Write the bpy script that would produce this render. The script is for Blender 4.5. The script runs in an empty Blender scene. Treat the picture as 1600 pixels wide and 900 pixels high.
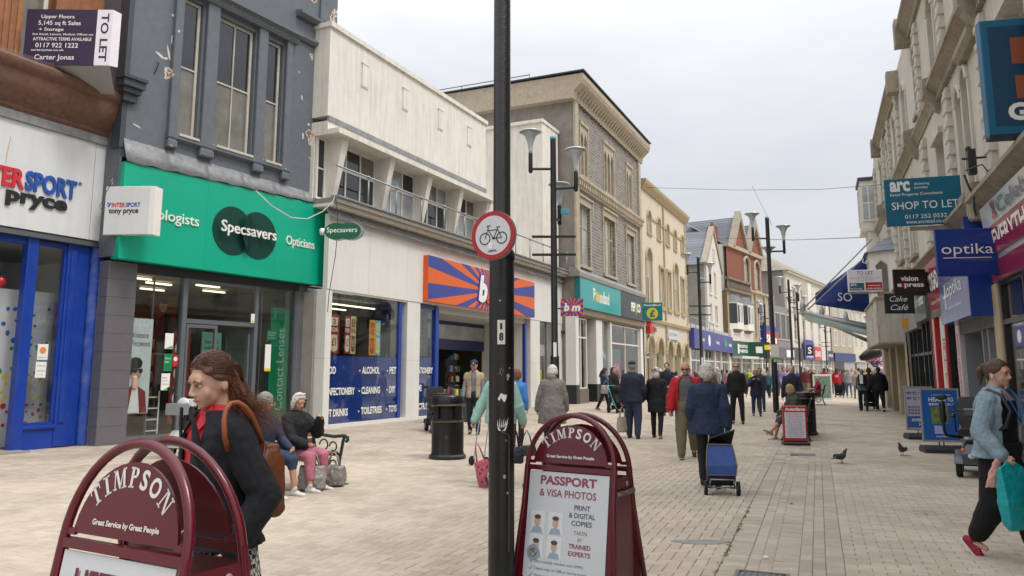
import bpy, bmesh, math, random
from math import sin, cos, radians as R, pi, atan2, sqrt
from mathutils import Vector, Matrix, noise as mnoise
random.seed(7)
S = bpy.context.scene
COL = S.collection
# ---------------------------------------------------------------- camera
EYE = 1.55
TILT = math.atan(175 / 1200)
cam = bpy.data.cameras.new('camera')
camo = bpy.data.objects.new('camera', cam); COL.objects.link(camo)
cam.sensor_width = 36; cam.lens = 1200 / 1600 * 36
cam.shift_y = -45 / 1600
cam.clip_start = .05; cam.clip_end = 3000
camo.location = (0, 0, EYE); camo.rotation_euler = (pi / 2 + TILT, 0, 0)
S.camera = camo
# ---------------------------------------------------------------- world, sun, exposure
W = bpy.data.worlds.new('World'); S.world = W; W.use_nodes = True
nt = W.node_tree; N = nt.nodes; L = nt.links
for n in list(N): N.remove(n)
SUN_EL, SUN_AZ = 58, 125           # degrees; azimuth clockwise from +Y
sky = N.new('ShaderNodeTexSky'); sky.sky_type = 'NISHITA'; sky.sun_disc = False
sky.sun_elevation = R(SUN_EL); sky.sun_rotation = R(SUN_AZ); sky.dust_density = 4
bs = N.new('ShaderNodeBackground'); bs.inputs[1].default_value = .05
L.new(sky.outputs[0], bs.inputs[0])
tc = N.new('ShaderNodeTexCoord'); sx = N.new('ShaderNodeSeparateXYZ'); L.new(tc.outputs['Generated'], sx.inputs[0])
mr = N.new('ShaderNodeMapRange'); mr.inputs[1].default_value = 0; mr.inputs[2].default_value = 1
mr.inputs[3].default_value = .43; mr.inputs[4].default_value = 1.75
pz = N.new('ShaderNodeMath'); pz.operation = 'POWER'; pz.inputs[1].default_value = 1.6; pz.use_clamp = True; L.new(sx.outputs[2], pz.inputs[0]); L.new(pz.outputs[0], mr.inputs[0])
mp = N.new('ShaderNodeMapping'); mp.inputs['Scale'].default_value = (1, 1, 3.2); L.new(tc.outputs['Generated'], mp.inputs[0])
nz = N.new('ShaderNodeTexNoise'); nz.inputs['Scale'].default_value = 1.9; nz.inputs['Detail'].default_value = 7; nz.inputs['Roughness'].default_value = .5
L.new(mp.outputs[0], nz.inputs[0])
mr2 = N.new('ShaderNodeMapRange'); mr2.inputs[1].default_value = .3; mr2.inputs[2].default_value = .7
mr2.inputs[3].default_value = .82; mr2.inputs[4].default_value = 1.09; L.new(nz.outputs[0], mr2.inputs[0])
mm = N.new('ShaderNodeMath'); mm.operation = 'MULTIPLY'; L.new(mr.outputs[0], mm.inputs[0]); L.new(mr2.outputs[0], mm.inputs[1])
bc = N.new('ShaderNodeBackground'); bc.inputs[0].default_value = (1.0, .993, .985, 1); L.new(mm.outputs[0], bc.inputs[1])
ad = N.new('ShaderNodeAddShader'); L.new(bs.outputs[0], ad.inputs[0]); L.new(bc.outputs[0], ad.inputs[1])
wo = N.new('ShaderNodeOutputWorld'); L.new(ad.outputs[0], wo.inputs[0])
sl = bpy.data.lights.new('sun', 'SUN'); sl.energy = 1.5; sl.angle = R(14); sl.color = (1, .97, .93)
so = bpy.data.objects.new('sun', sl); COL.objects.link(so)
_d = Vector((sin(R(SUN_AZ)) * cos(R(SUN_EL)), cos(R(SUN_AZ)) * cos(R(SUN_EL)), sin(R(SUN_EL))))
so.rotation_euler = _d.to_track_quat('Z', 'Y').to_euler(); so.location = (0, 0, 40)
S.view_settings.view_transform = 'Standard'; S.view_settings.look = 'None'; S.view_settings.exposure = 0.22
S.cycles.max_bounces = 6; S.cycles.transparent_max_bounces = 12; S.cycles.diffuse_bounces = 3

def at(u, v, Y):
    """world point seen at pixel u,v of the 1600x900 photograph at forward distance Y"""
    x = (u - 800) / 1200; y = (405 - v) / 1200
    d = (x, cos(TILT) - y * sin(TILT), sin(TILT) + y * cos(TILT))
    t = Y / d[1]
    return Vector((d[0] * t, Y, EYE + d[2] * t))
def gnd(u, v):
    """point of the level ground seen at pixel u,v"""
    x = (u - 800) / 1200; y = (405 - v) / 1200
    d = (x, cos(TILT) - y * sin(TILT), sin(TILT) + y * cos(TILT))
    t = -EYE / d[2]
    return Vector((d[0] * t, d[1] * t, 0))
# ---------------------------------------------------------------- materials
def C(h):
    r = [int(h[i:i + 2], 16) / 255 for i in (0, 2, 4)]
    return tuple(c / 12.92 if c <= .04045 else ((c + .055) / 1.055) ** 2.4 for c in r) + (1,)
MATS = {}
def mat(name, col, rough=.6, var=.12, scale=4, bump=.15, bscale=60, metal=0, dirt=0, dcol='4a443c', coat=0, streak=0, spec=.5):
    if name in MATS: return MATS[name]
    m = bpy.data.materials.new(name); m.use_nodes = True; MATS[name] = m
    t = m.node_tree; n = t.nodes; l = t.links; b = n['Principled BSDF']
    c = C(col) if isinstance(col, str) else col
    b.inputs['Roughness'].default_value = rough; b.inputs['Metallic'].default_value = metal
    b.inputs['Coat Weight'].default_value = coat; b.inputs['Specular IOR Level'].default_value = spec
    tc = n.new('ShaderNodeTexCoord'); co = tc.outputs['Object']
    nz = n.new('ShaderNodeTexNoise'); nz.inputs['Scale'].default_value = scale; nz.inputs['Detail'].default_value = 6; nz.inputs['Roughness'].default_value = .62
    l.new(co, nz.inputs[0])
    mx = n.new('ShaderNodeMix'); mx.data_type = 'RGBA'
    mx.inputs[6].default_value = tuple(x * (1 - var) for x in c[:3]) + (1,)
    mx.inputs[7].default_value = tuple(min(1, x * (1 + var)) for x in c[:3]) + (1,)
    cr = n.new('ShaderNodeMapRange'); cr.inputs[1].default_value = .3; cr.inputs[2].default_value = .7; l.new(nz.outputs[0], cr.inputs[0])
    l.new(cr.outputs[0], mx.inputs[0]); out = mx.outputs[2]
    if dirt or streak:
        mpn = n.new('ShaderNodeMapping'); l.new(co, mpn.inputs[0])
        mpn.inputs['Scale'].default_value = (3.5, 3.5, .35) if streak else (1, 1, 1)
        n2 = n.new('ShaderNodeTexNoise'); n2.inputs['Scale'].default_value = 1.6; n2.inputs['Detail'].default_value = 8; n2.inputs['Roughness'].default_value = .7
        l.new(mpn.outputs[0], n2.inputs[0])
        r2 = n.new('ShaderNodeMapRange'); r2.inputs[1].default_value = .46; r2.inputs[2].default_value = .74; r2.inputs[4].default_value = dirt or streak; l.new(n2.outputs[0], r2.inputs[0])
        m2 = n.new('ShaderNodeMix'); m2.data_type = 'RGBA'; m2.inputs[7].default_value = C(dcol)
        l.new(out, m2.inputs[6]); l.new(r2.outputs[0], m2.inputs[0]); out = m2.outputs[2]
    l.new(out, b.inputs['Base Color'])
    if bump:
        n3 = n.new('ShaderNodeTexNoise'); n3.inputs['Scale'].default_value = bscale; n3.inputs['Detail'].default_value = 3; l.new(co, n3.inputs[0])
        bp = n.new('ShaderNodeBump'); bp.inputs['Strength'].default_value = bump; bp.inputs['Distance'].default_value = .02
        l.new(n3.outputs[0], bp.inputs['Height']); l.new(bp.outputs[0], b.inputs['Normal'])
    return m
def plain(name, col, rough=.5, **k):
    return mat(name, col, rough, var=k.pop('var', .04), bump=k.pop('bump', 0), **k)
def glassmat(name, tint=(.9, .93, .93), refl=1.0, dark=0.0):
    m = bpy.data.materials.new(name); m.use_nodes = True; t = m.node_tree; n = t.nodes; l = t.links
    n.remove(n['Principled BSDF']); o = n['Material Output']
    tr = n.new('ShaderNodeBsdfTransparent'); tr.inputs[0].default_value = tint + (1,)
    gl = n.new('ShaderNodeBsdfGlossy'); gl.inputs['Roughness'].default_value = .015
    fr = n.new('ShaderNodeLayerWeight'); fr.inputs[0].default_value = .5
    pw = n.new('ShaderNodeMath'); pw.operation = 'POWER'; pw.inputs[1].default_value = 4; l.new(fr.outputs['Facing'], pw.inputs[0])
    mp_ = n.new('ShaderNodeMath'); mp_.operation = 'MULTIPLY_ADD'; mp_.inputs[1].default_value = .8 * refl; mp_.inputs[2].default_value = .07 * refl
    l.new(pw.outputs[0], mp_.inputs[0])
    mx = n.new('ShaderNodeMixShader'); l.new(mp_.outputs[0], mx.inputs[0]); l.new(tr.outputs[0], mx.inputs[1]); l.new(gl.outputs[0], mx.inputs[2])
    l.new(mx.outputs[0], o.inputs[0]); MATS[name] = m
    return m
GLASS = glassmat('shop_glass'); 
DARKPANE = plain('dark_pane', '23262a', .06, var=.5, scale=1.2, spec=.8)
CURTPANE = plain('curtained_pane', '6d6b62', .12, var=.35, scale=1.5, spec=.7)
PALEPANE = plain('pale_pane', 'a3a8ab', .10, var=.3, scale=1.0, spec=.7)
WHITE = mat('white_paint', 'dedbd2', .5, .05, bump=.05, streak=.25, dcol='8a857a')
# ---------------------------------------------------------------- mesh builder
class MB:
    def __init__(s): s.v = []; s.f = []
    def add(s, vs, fs):
        b = len(s.v); s.v += [tuple(x) for x in vs]; s.f += [tuple(i + b for i in f) for f in fs]; return s
    def box(s, x0, x1, y0, y1, z0, z1):
        if x0 > x1: x0, x1 = x1, x0
        if y0 > y1: y0, y1 = y1, y0
        if z0 > z1: z0, z1 = z1, z0
        v = [(x0, y0, z0), (x1, y0, z0), (x1, y1, z0), (x0, y1, z0), (x0, y0, z1), (x1, y0, z1), (x1, y1, z1), (x0, y1, z1)]
        return s.add(v, [(0, 3, 2, 1), (4, 5, 6, 7), (0, 1, 5, 4), (1, 2, 6, 5), (2, 3, 7, 6), (3, 0, 4, 7)])
    def cbox(s, x0, x1, y0, y1, z0, z1, c=.01):
        """box with chamfered front edges (front = y0)"""
        v = [(x0, y1, z0), (x1, y1, z0), (x1, y1, z1), (x0, y1, z1), (x0, y0 + c, z0), (x1, y0 + c, z0), (x1, y0 + c, z1), (x0, y0 + c, z1),
             (x0 + c, y0, z0 + c), (x1 - c, y0, z0 + c), (x1 - c, y0, z1 - c), (x0 + c, y0, z1 - c)]
        return s.add(v, [(0, 3, 2, 1), (8, 9, 10, 11), (4, 5, 9, 8), (5, 6, 10, 9), (6, 7, 11, 10), (7, 4, 8, 11), (0, 1, 5, 4), (1, 2, 6, 5), (2, 3, 7, 6), (3, 0, 4, 7)])
    def prism(s, poly, y0, y1):
        """poly in (x,z), anticlockwise seen from -y"""
        n = len(poly); v = [(x, y0, z) for x, z in poly] + [(x, y1, z) for x, z in poly]
        return s.add(v, [tuple(range(n)), tuple(range(2 * n - 1, n - 1, -1))] + [((i + 1) % n, i, n + i, n + (i + 1) % n) for i in range(n)])
    def xprism(s, poly, x0, x1):
        """poly in (y,z) swept along x"""
        n = len(poly); v = [(x0, y, z) for y, z in poly] + [(x1, y, z) for y, z in poly]
        return s.add(v, [tuple(range(n)), tuple(range(2 * n - 1, n - 1, -1))] + [((i + 1) % n, i, n + i, n + (i + 1) % n) for i in range(n)])
    def zprism(s, poly, z0, z1):
        n = len(poly); v = [(x, y, z0) for x, y in poly] + [(x, y, z1) for x, y in poly]
        return s.add(v, [tuple(range(n - 1, -1, -1)), tuple(range(n, 2 * n))] + [(i, (i + 1) % n, n + (i + 1) % n, n + i) for i in range(n)])
    def rings(s, rs, cap=True):
        b = [tuple(p) for r in rs for p in r]; n = len(rs[0]); f = []
        for k in range(len(rs) - 1):
            for i in range(n):
                j = (i + 1) % n; f.append((k * n + i, k * n + j, (k + 1) * n + j, (k + 1) * n + i))
        if cap: f.append(tuple(range(n - 1, -1, -1))); f.append(tuple((len(rs) - 1) * n + i for i in range(n)))
        return s.add(b, f)
    def lathe(s, prof, c=(0, 0, 0), n=16, axis='z'):
        rs = []
        for r, h in prof:
            rr = []
            for i in range(n):
                a = 2 * pi * i / n; p = (r * cos(a), r * sin(a), h)
                if axis == 'y': p = (p[0], p[2], -p[1])
                if axis == 'x': p = (p[2], p[0], p[1])
                rr.append((p[0] + c[0], p[1] + c[1], p[2] + c[2]))
            rs.append(rr)
        return s.rings(rs)
    def tube(s, pts, r, n=8, rads=None):
        pts = [Vector(p) for p in pts]; rs = []; up = None
        for i, p in enumerate(pts):
            d = (pts[min(i + 1, len(pts) - 1)] - pts[max(i - 1, 0)])
            if d.length < 1e-9: d = Vector((0, 0, 1))
            d.normalize()
            if up is None:
                up = Vector((0, 0, 1)) if abs(d.z) < .9 else Vector((1, 0, 0))
            a = d.cross(up)
            if a.length < 1e-6: a = d.orthogonal()
            a.normalize(); b = a.cross(d).normalized(); up = b
            q = rads[i] if rads else r
            rs.append([p + q * (cos(2 * pi * k / n) * a + sin(2 * pi * k / n) * b) for k in range(n)])
        return s.rings(rs)
    def ell(s, c, r, rot=None, n=12, m=8):
        c = Vector(c); vs = []; f = []
        for i in range(1, m):
            th = pi * i / m
            for k in range(n):
                p = Vector((r[0] * sin(th) * cos(2 * pi * k / n), r[1] * sin(th) * sin(2 * pi * k / n), r[2] * cos(th)))
                if rot: p = rot @ p
                vs.append(c + p)
        t = Vector((0, 0, r[2])); b = Vector((0, 0, -r[2]))
        if rot: t = rot @ t; b = rot @ b
        vs += [c + t, c + b]; T = len(vs) - 2; B = T + 1
        for i in range(m - 2):
            for k in range(n):
                j = (k + 1) % n; f.append((i * n + k, (i + 1) * n + k, (i + 1) * n + j, i * n + j))
        for k in range(n):
            j = (k + 1) % n; f.append((T, k, j)); f.append((B, (m - 2) * n + j, (m - 2) * n + k))
        return s.add(vs, f)
    def cap(s, a, b, ra, rb, n=12, k=(1, 1)):
        """round-ended tapered limb from a to b"""
        a = Vector(a); b = Vector(b); d = b - a; ln = d.length
        if ln < 1e-6: return s.ell(a, (ra, ra, ra))
        q = d.to_track_quat('Z', 'Y').to_matrix(); rs = []
        for t in (80, 50, 20): rs.append((-sin(R(t)) * ra, cos(R(t)) * ra))
        for t in (0, .5, 1): rs.append((ln * t, ra + (rb - ra) * t))
        for t in (20, 50, 80): rs.append((ln + sin(R(t)) * rb, cos(R(t)) * rb))
        return s.rings([[a + q @ Vector((cos(2 * pi * i / n) * r * k[0], sin(2 * pi * i / n) * r * k[1], h)) for i in range(n)] for h, r in rs])
    def xform(s, M):
        s.v = [tuple(M @ Vector(v)) for v in s.v]; return s
    def mesh(s, name):
        me = bpy.data.meshes.new(name); me.from_pydata(s.v, [], s.f); me.update()
        bm = bmesh.new(); bm.from_mesh(me); bmesh.ops.recalc_face_normals(bm, faces=bm.faces); bm.to_mesh(me); bm.free()
        return me
    def obj(s, name, m, parent=None, smooth=False, recalc=True, **k):
        me = s.mesh(name) if recalc else bpy.data.meshes.new(name)
        if not recalc: me.from_pydata(s.v, [], s.f); me.update()
        if smooth: me.shade_smooth() if smooth is True else me.set_sharp_from_angle(angle=R(smooth))
        if smooth and smooth is not True: me.shade_smooth(); me.set_sharp_from_angle(angle=R(smooth))
        me.materials.append(m)
        o = bpy.data.objects.new(name, me); COL.objects.link(o); o.parent = parent
        return tag(o, **k)
def tag(o, label=None, cat=None, group=None, kind=None):
    if label: o['label'] = label
    if cat: o['category'] = cat
    if group: o['group'] = group
    if kind: o['kind'] = kind
    return o
def empty(name, loc, rz=0, label=None, cat=None, group=None):
    o = bpy.data.objects.new(name, None); COL.objects.link(o); o.location = loc; o.rotation_euler = (0, 0, rz); o.empty_display_size = .2
    return tag(o, label, cat, group)
def copy_tree(o, parent=None):
    c = o.copy(); COL.objects.link(c); c.parent = parent
    for ch in [x for x in o.children]: copy_tree(ch, c)
    return c
def quick(name, m, parent, mesh, loc, rot=(0, 0, 0), sc=(1, 1, 1)):
    o = bpy.data.objects.new(name, mesh); COL.objects.link(o); o.parent = parent; o.location = loc; o.rotation_euler = rot; o.scale = sc
    return o
# ---------------------------------------------------------------- lettering
GLY = {}
def glyphs(s, bold=0.0, italic=0.0):
    """flat font outline of a string as verts (x,z), faces"""
    k = (s, bold, italic)
    if k in GLY: return GLY[k]
    cu = bpy.data.curves.new('t', 'FONT'); cu.body = s; cu.size = 1; cu.offset = bold; cu.shear = italic; cu.resolution_u = 3; cu.fill_mode = 'FRONT'; cu.extrude = 0
    ob = bpy.data.objects.new('t', cu)
    me = ob.to_mesh(); vs = [(v.co.x, v.co.y) for v in me.vertices]; fs = [tuple(p.vertices) for p in me.polygons]
    ob.to_mesh_clear(); bpy.data.objects.remove(ob); bpy.data.curves.remove(cu)
    GLY[k] = (vs, fs); return GLY[k]
def text(mb, s, x0, x1, z0, z1, y, bold=.0, italic=0, th=0.0, fit=True, align='l', rot=None):
    """lettering filling the box x0..x1, z0..z1 on the plane y (facing -y); th gives it depth"""
    vs, fs = glyphs(s, bold, italic)
    if not vs: return mb
    ax = min(v[0] for v in vs); bx = max(v[0] for v in vs); az = min(v[1] for v in vs); bz = max(v[1] for v in vs)
    kz = (z1 - z0) / max(bz - az, 1e-6); kx = (x1 - x0) / max(bx - ax, 1e-6)
    if not fit: kx = kz
    off = x0
    if not fit and align == 'c': off = (x0 + x1) / 2 - kx * (bx - ax) / 2
    p = [(off + (a - ax) * kx, z0 + (b - az) * kz) for a, b in vs]
    if rot: cx, cz, an = rot; p = [(cx + (a - cx) * cos(an) - (b - cz) * sin(an), cz + (a - cx) * sin(an) + (b - cz) * cos(an)) for a, b in p]
    if th:
        n = len(p); ed = {}
        for f in fs:
            for i in range(len(f)):
                e = (f[i], f[(i + 1) % len(f)])
                if (e[1], e[0]) in ed: del ed[(e[1], e[0])]
                else: ed[e] = 1
        mb.add([(a, y - th, b) for a, b in p] + [(a, y, b) for a, b in p], [tuple(f) for f in fs] + [(e[1], e[0], n + e[0], n + e[1]) for e in ed])
    else: mb.add([(a, y, b) for a, b in p], fs)
    return mb
def sign_text(parent, s, x0, x1, z0, z1, y, m, name='lettering', **k):
    mb = MB()
    for i, t in enumerate([s] if isinstance(s, str) else s): text(mb, t, x0, x1, z0, z1, y, **k)
    return mb.obj(name, m, parent, recalc=False)
def lines(parent, rows, y, m, name='lettering', **k):
    """rows of (string, x0, x1, z0, z1) as one printed part"""
    mb = MB()
    for r in rows: text(mb, *r[:5], y, **k)
    return mb.obj(name, m, parent, recalc=False)
# ---------------------------------------------------------------- wall with real openings
def wallgrid(mb, x0, x1, z0, z1, holes, y=0, dep=.25):
    """front sheet y with rectangular or arched holes, each with reveals dep deep. hole=(x0,x1,z0,z1[,rise])"""
    xs = sorted({x0, x1, *[h[0] for h in holes], *[h[1] for h in holes]}); zs = sorted({z0, z1, *[h[2] for h in holes], *[h[3] for h in holes]})
    for i in range(len(xs) - 1):
        run = None
        for j in range(len(zs) - 1):
            cx = (xs[i] + xs[i + 1]) / 2; cz = (zs[j] + zs[j + 1]) / 2
            if any(h[0] < cx < h[1] and h[2] < cz < h[3] for h in holes): continue
            mb.add([(xs[i], y, zs[j]), (xs[i + 1], y, zs[j]), (xs[i + 1], y, zs[j + 1]), (xs[i], y, zs[j + 1])], [(0, 1, 2, 3)])
    for h in holes:
        a, b, c, d = h[:4]; rise = h[4] if len(h) > 4 else 0; yb = y + dep
        if not rise: ring = [(a, c), (b, c), (b, d), (a, d)]
        else:
            n = 8; point = len(h) > 5
            arc = []
            for k in range(n + 1):
                t = pi * k / n
                zz = (1 - abs(cos(t)) ** 1.5) if point else sin(t)
                arc.append(((a + b) / 2 + (b - a) / 2 * cos(t), d - rise + rise * zz))
            ring = [(a, c), (b, c)] + arc
            for k in range(n):
                p, q = arc[k], arc[k + 1]; mb.add([(q[0], y, q[1]), (p[0], y, p[1]), (p[0], y, d), (q[0], y, d)], [(0, 1, 2, 3)])
        n = len(ring)
        for k in range(n):
            p, q = ring[k], ring[(k + 1) % n]
            mb.add([(p[0], y, p[1]), (q[0], y, q[1]), (q[0], yb, q[1]), (p[0], yb, p[1])], [(0, 1, 2, 3)])
    return mb
def window(root, x0, x1, z0, z1, y, fm, pm, cols=1, rows=2, fw=.06, fd=.06, split=True, bar=.03, panes=True, rise=0, name='window'):
    """sash window: frame bars with each pane a sub-part"""
    mb = MB()
    mb.box(x0, x0 + fw, y, y + fd, z0, z1); mb.box(x1 - fw, x1, y, y + fd, z0, z1)
    mb.box(x0 + fw, x1 - fw, y, y + fd, z0, z0 + fw); mb.box(x0 + fw, x1 - fw, y, y + fd, z1 - fw - rise * .3, z1)
    gx = [(x0 + fw) + (x1 - x0 - 2 * fw) * i / cols for i in range(cols + 1)]
    rr = rows if isinstance(rows, (list, tuple)) else [i / rows for i in range(rows + 1)]
    gz = [(z0 + fw) + (z1 - z0 - 2 * fw) * i for i in rr]
    for i in range(1, cols): mb.box(gx[i] - bar / 2, gx[i] + bar / 2, y + .004, y + fd - .004, z0 + fw, z1 - fw)
    for j in range(1, len(gz) - 1): mb.box(x0 + fw, x1 - fw, y + .002, y + fd - .002, gz[j] - bar * .7, gz[j] + bar * .7)
    fr = mb.obj(name, fm, root)
    pmf = pm if callable(pm) else (lambda i, j: pm)
    if panes:
        for i in range(cols):
            for j in range(len(gz) - 1):
                q = MB().box(gx[i], gx[i + 1], y + fd * .6, y + fd * .6 + .008, gz[j], gz[j + 1]); q.obj('pane', pmf(i, j), fr)
    else: MB().box(x0 + fw, x1 - fw, y + fd * .6, y + fd * .6 + .008, z0 + fw, z1 - fw).obj('pane', pmf(0, 0), fr)
    return fr
def facade(name, o, ang, label, cat='building', left=True):
    """Empty at the foot of a street front: x runs right as seen from the street, y into the building, z up"""
    return empty(name, (o[0], o[1], 0), R(90 - ang) + (0 if left else pi), label, cat)
# ================================================================ ground
STREET = R(21.5)
def sw(s, t, z=0):   # street coordinates: s along, t to the right, from the drainage channel
    return Vector((s * sin(STREET) + t * cos(STREET), s * cos(STREET) - t * sin(STREET), z))
def paving_mat(name, c1, c2, wear=.36):
    m = bpy.data.materials.new(name); m.use_nodes = True; t = m.node_tree; n = t.nodes; l = t.links; b = n['Principled BSDF']
    b.inputs['Roughness'].default_value = .8; b.inputs['Specular IOR Level'].default_value = .25
    g = n.new('ShaderNodeNewGeometry'); oi = n.new('ShaderNodeTexWhiteNoise'); oi.noise_dimensions = '1D'
    l.new(g.outputs['Random Per Island'], oi.inputs['W'])
    tcx = n.new('ShaderNodeTexCoord'); co = g.outputs['Position']
    mx = n.new('ShaderNodeMix'); mx.data_type = 'RGBA'; mx.inputs[6].default_value = C(c1); mx.inputs[7].default_value = C(c2); l.new(oi.outputs[0], mx.inputs[0])
    nz = n.new('ShaderNodeTexNoise'); nz.inputs['Scale'].default_value = .55; nz.inputs['Detail'].default_value = 8; nz.inputs['Roughness'].default_value = .65; l.new(co, nz.inputs[0])
    r = n.new('ShaderNodeMapRange'); r.inputs[1].default_value = .44; r.inputs[2].default_value = .66; r.inputs[4].default_value = wear; l.new(nz.outputs[0], r.inputs[0])
    m2 = n.new('ShaderNodeMix'); m2.data_type = 'RGBA'; l.new(mx.outputs[2], m2.inputs[6]); m2.inputs[7].default_value = C('6f665a'); l.new(r.outputs[0], m2.inputs[0])
    ng = n.new('ShaderNodeTexNoise'); ng.inputs['Scale'].default_value = 160; ng.inputs['Detail'].default_value = 2; l.new(co, ng.inputs[0])
    r3 = n.new('ShaderNodeMapRange'); r3.inputs[1].default_value = .3; r3.inputs[2].default_value = .7; r3.inputs[3].default_value = .8; r3.inputs[4].default_value = 1.15; l.new(ng.outputs[0], r3.inputs[0])
    m3 = n.new('ShaderNodeMix'); m3.data_type = 'RGBA'; m3.blend_type = 'MULTIPLY'; m3.inputs[0].default_value = 1
    l.new(m2.outputs[2], m3.inputs[6]); l.new(r3.outputs[0], m3.inputs[7])
    # pale chewing-gum spots
    vo = n.new('ShaderNodeTexVoronoi'); vo.inputs['Scale'].default_value = 3.2; l.new(co, vo.inputs[0])
    cr = n.new('ShaderNodeMapRange'); cr.inputs[1].default_value = .035; cr.inputs[2].default_value = .06; cr.inputs[3].default_value = .55; cr.inputs[4].default_value = 0; l.new(vo.outputs[0], cr.inputs[0])
    m4 = n.new('ShaderNodeMix'); m4.data_type = 'RGBA'; l.new(m3.outputs[2], m4.inputs[6]); m4.inputs[7].default_value = C('d0c9bd'); l.new(cr.outputs[0], m4.inputs[0])
    l.new(m4.outputs[2], b.inputs['Base Color'])
    bp = n.new('ShaderNodeBump'); bp.inputs['Strength'].default_value = .25; bp.inputs['Distance'].default_value = .004; l.new(ng.outputs[0], bp.inputs['Height']); l.new(bp.outputs[0], b.inputs['Normal'])
    MATS[name] = m; return m
def far_paving(name, c1, c2, mortar, rot, sc=1):
    """same blocks as a surface pattern where they are too far off to tell apart"""
    m = bpy.data.materials.new(name); m.use_nodes = True; t = m.node_tree; n = t.nodes; l = t.links; b = n['Principled BSDF']
    b.inputs['Roughness'].default_value = .85; b.inputs['Specular IOR Level'].default_value = .2
    tcx = n.new('ShaderNodeTexCoord'); mpn = n.new('ShaderNodeMapping'); mpn.inputs['Rotation'].default_value = (0, 0, rot); l.new(tcx.outputs['Object'], mpn.inputs[0])
    bk = n.new('ShaderNodeTexBrick'); l.new(mpn.outputs[0], bk.inputs[0]); bk.inputs['Scale'].default_value = 1; bk.inputs['Brick Width'].default_value = .205; bk.inputs['Row Height'].default_value = .105
    bk.inputs['Mortar Size'].default_value = .005; bk.inputs['Mortar Smooth'].default_value = .3
    bk.inputs['Color1'].default_value = C(c1); bk.inputs['Color2'].default_value = C(c2); bk.inputs['Mortar'].default_value = C(mortar)
    nz = n.new('ShaderNodeTexNoise'); nz.inputs['Scale'].default_value = .55; nz.inputs['Detail'].default_value = 8; nz.inputs['Roughness'].default_value = .65; l.new(tcx.outputs['Object'], nz.inputs[0])
    r = n.new('ShaderNodeMapRange'); r.inputs[1].default_value = .38; r.inputs[2].default_value = .72; r.inputs[4].default_value = .4; l.new(nz.outputs[0], r.inputs[0])
    m2 = n.new('ShaderNodeMix'); m2.data_type = 'RGBA'; l.new(bk.outputs[0], m2.inputs[6]); m2.inputs[7].default_value = C('6f665a'); l.new(r.outputs[0], m2.inputs[0])
    l.new(m2.outputs[2], b.inputs['Base Color'])
    return m
PAVE = paving_mat('paver_buff', 'c0b4a4', 'b0a493')
PAVE2 = paving_mat('paver_channel', 'b9ad9e', 'a99d8e', .4)
FARP = far_paving('far_pavers', 'c0b4a4', 'b0a493', '94897b', pi / 2 + STREET)
JOINT = mat('sand_joint', '9a8d7d', .95, .2, 12, .2)
g = MB().add([(-600, -60, -.012), (600, -60, -.012), (600, 1500, -.012), (-600, 1500, -.012)], [(0, 1, 2, 3)]); g.obj('ground', JOINT, kind='structure')
S_FAR = 26
fp = MB(); a = [sw(S_FAR, -60, -.002), sw(S_FAR, 60, -.002), sw(240, 60, -.002), sw(240, -60, -.002)]; fp.add(a, [(0, 1, 2, 3)]); fp.obj('far_paving', FARP, kind='structure')
# individual blocks: 200 x 100 mm with chamfered edges
def block(mb, s0, s1, t0, t1, z, tilt=0, c=.004):
    j = .0018; s0 += j; s1 -= j; t0 += j; t1 -= j
    vs = [sw(s0, t0, -.01), sw(s1, t0, -.01), sw(s1, t1, -.01), sw(s0, t1, -.01)]
    dz = (random.random() - .5) * tilt; dw = (random.random() - .5) * tilt
    vs += [sw(s0, t0, z - c * .8 + dz), sw(s1, t0, z - c * .8 + dw), sw(s1, t1, z - c * .8 - dz), sw(s0, t1, z - c * .8 - dw)]
    vs += [sw(s0 + c, t0 + c, z + dz), sw(s1 - c, t0 + c, z + dw), sw(s1 - c, t1 - c, z - dz), sw(s0 + c, t1 - c, z - dw)]
    mb.add(vs, [(8, 9, 10, 11), (4, 5, 9, 8), (5, 6, 10, 9), (6, 7, 11, 10), (7, 4, 8, 11)] if c else [(4, 5, 6, 7)])
def in_view(s, t, m=.4):
    p = sw(s, t); return p.y > 2.1 and abs(p.x) < p.y * .70 + m
pav = empty('street_paving', (0, 0, 0)); tag(pav, kind='structure')
near = []; rest = MB()
def put(s0, s1, t0, t1, z, store, chm=.005, tilt=.002):
    sc, tcn = (s0 + s1) / 2, (t0 + t1) / 2
    if not in_view(sc, tcn): return
    store.append((sw(sc, tcn).length, s0, s1, t0, t1, z + random.uniform(-.001, .001), tilt))
L1 = []
# left carriageway: courses run along the street
# 2:1 herringbone laid square to the street
for i in range(-235, 0):
    for j in range(0, 255):
        t = -.92 + i * .1 + .0; s = 1.5 + j * .1
        if t < -14 and s > 13: continue
        c = (j - i) % 4
        if c == 0: put(s, s + .2, t, t + .1, 0, L1)
        elif c == 3: put(s, s + .1, t, t + .2, 0, L1)
# footway right of the channel: courses run across the street
R1 = []
s = 1.5; k = 0
while s < S_FAR:
    t = .12
    if k % 2: put(s, s + .1, .12, .22, .0, R1); t = .22
    while t < 8.5: put(s, s + .1, t, t + .2, .0, R1); t += .2
    s += .1; k += 1
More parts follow.
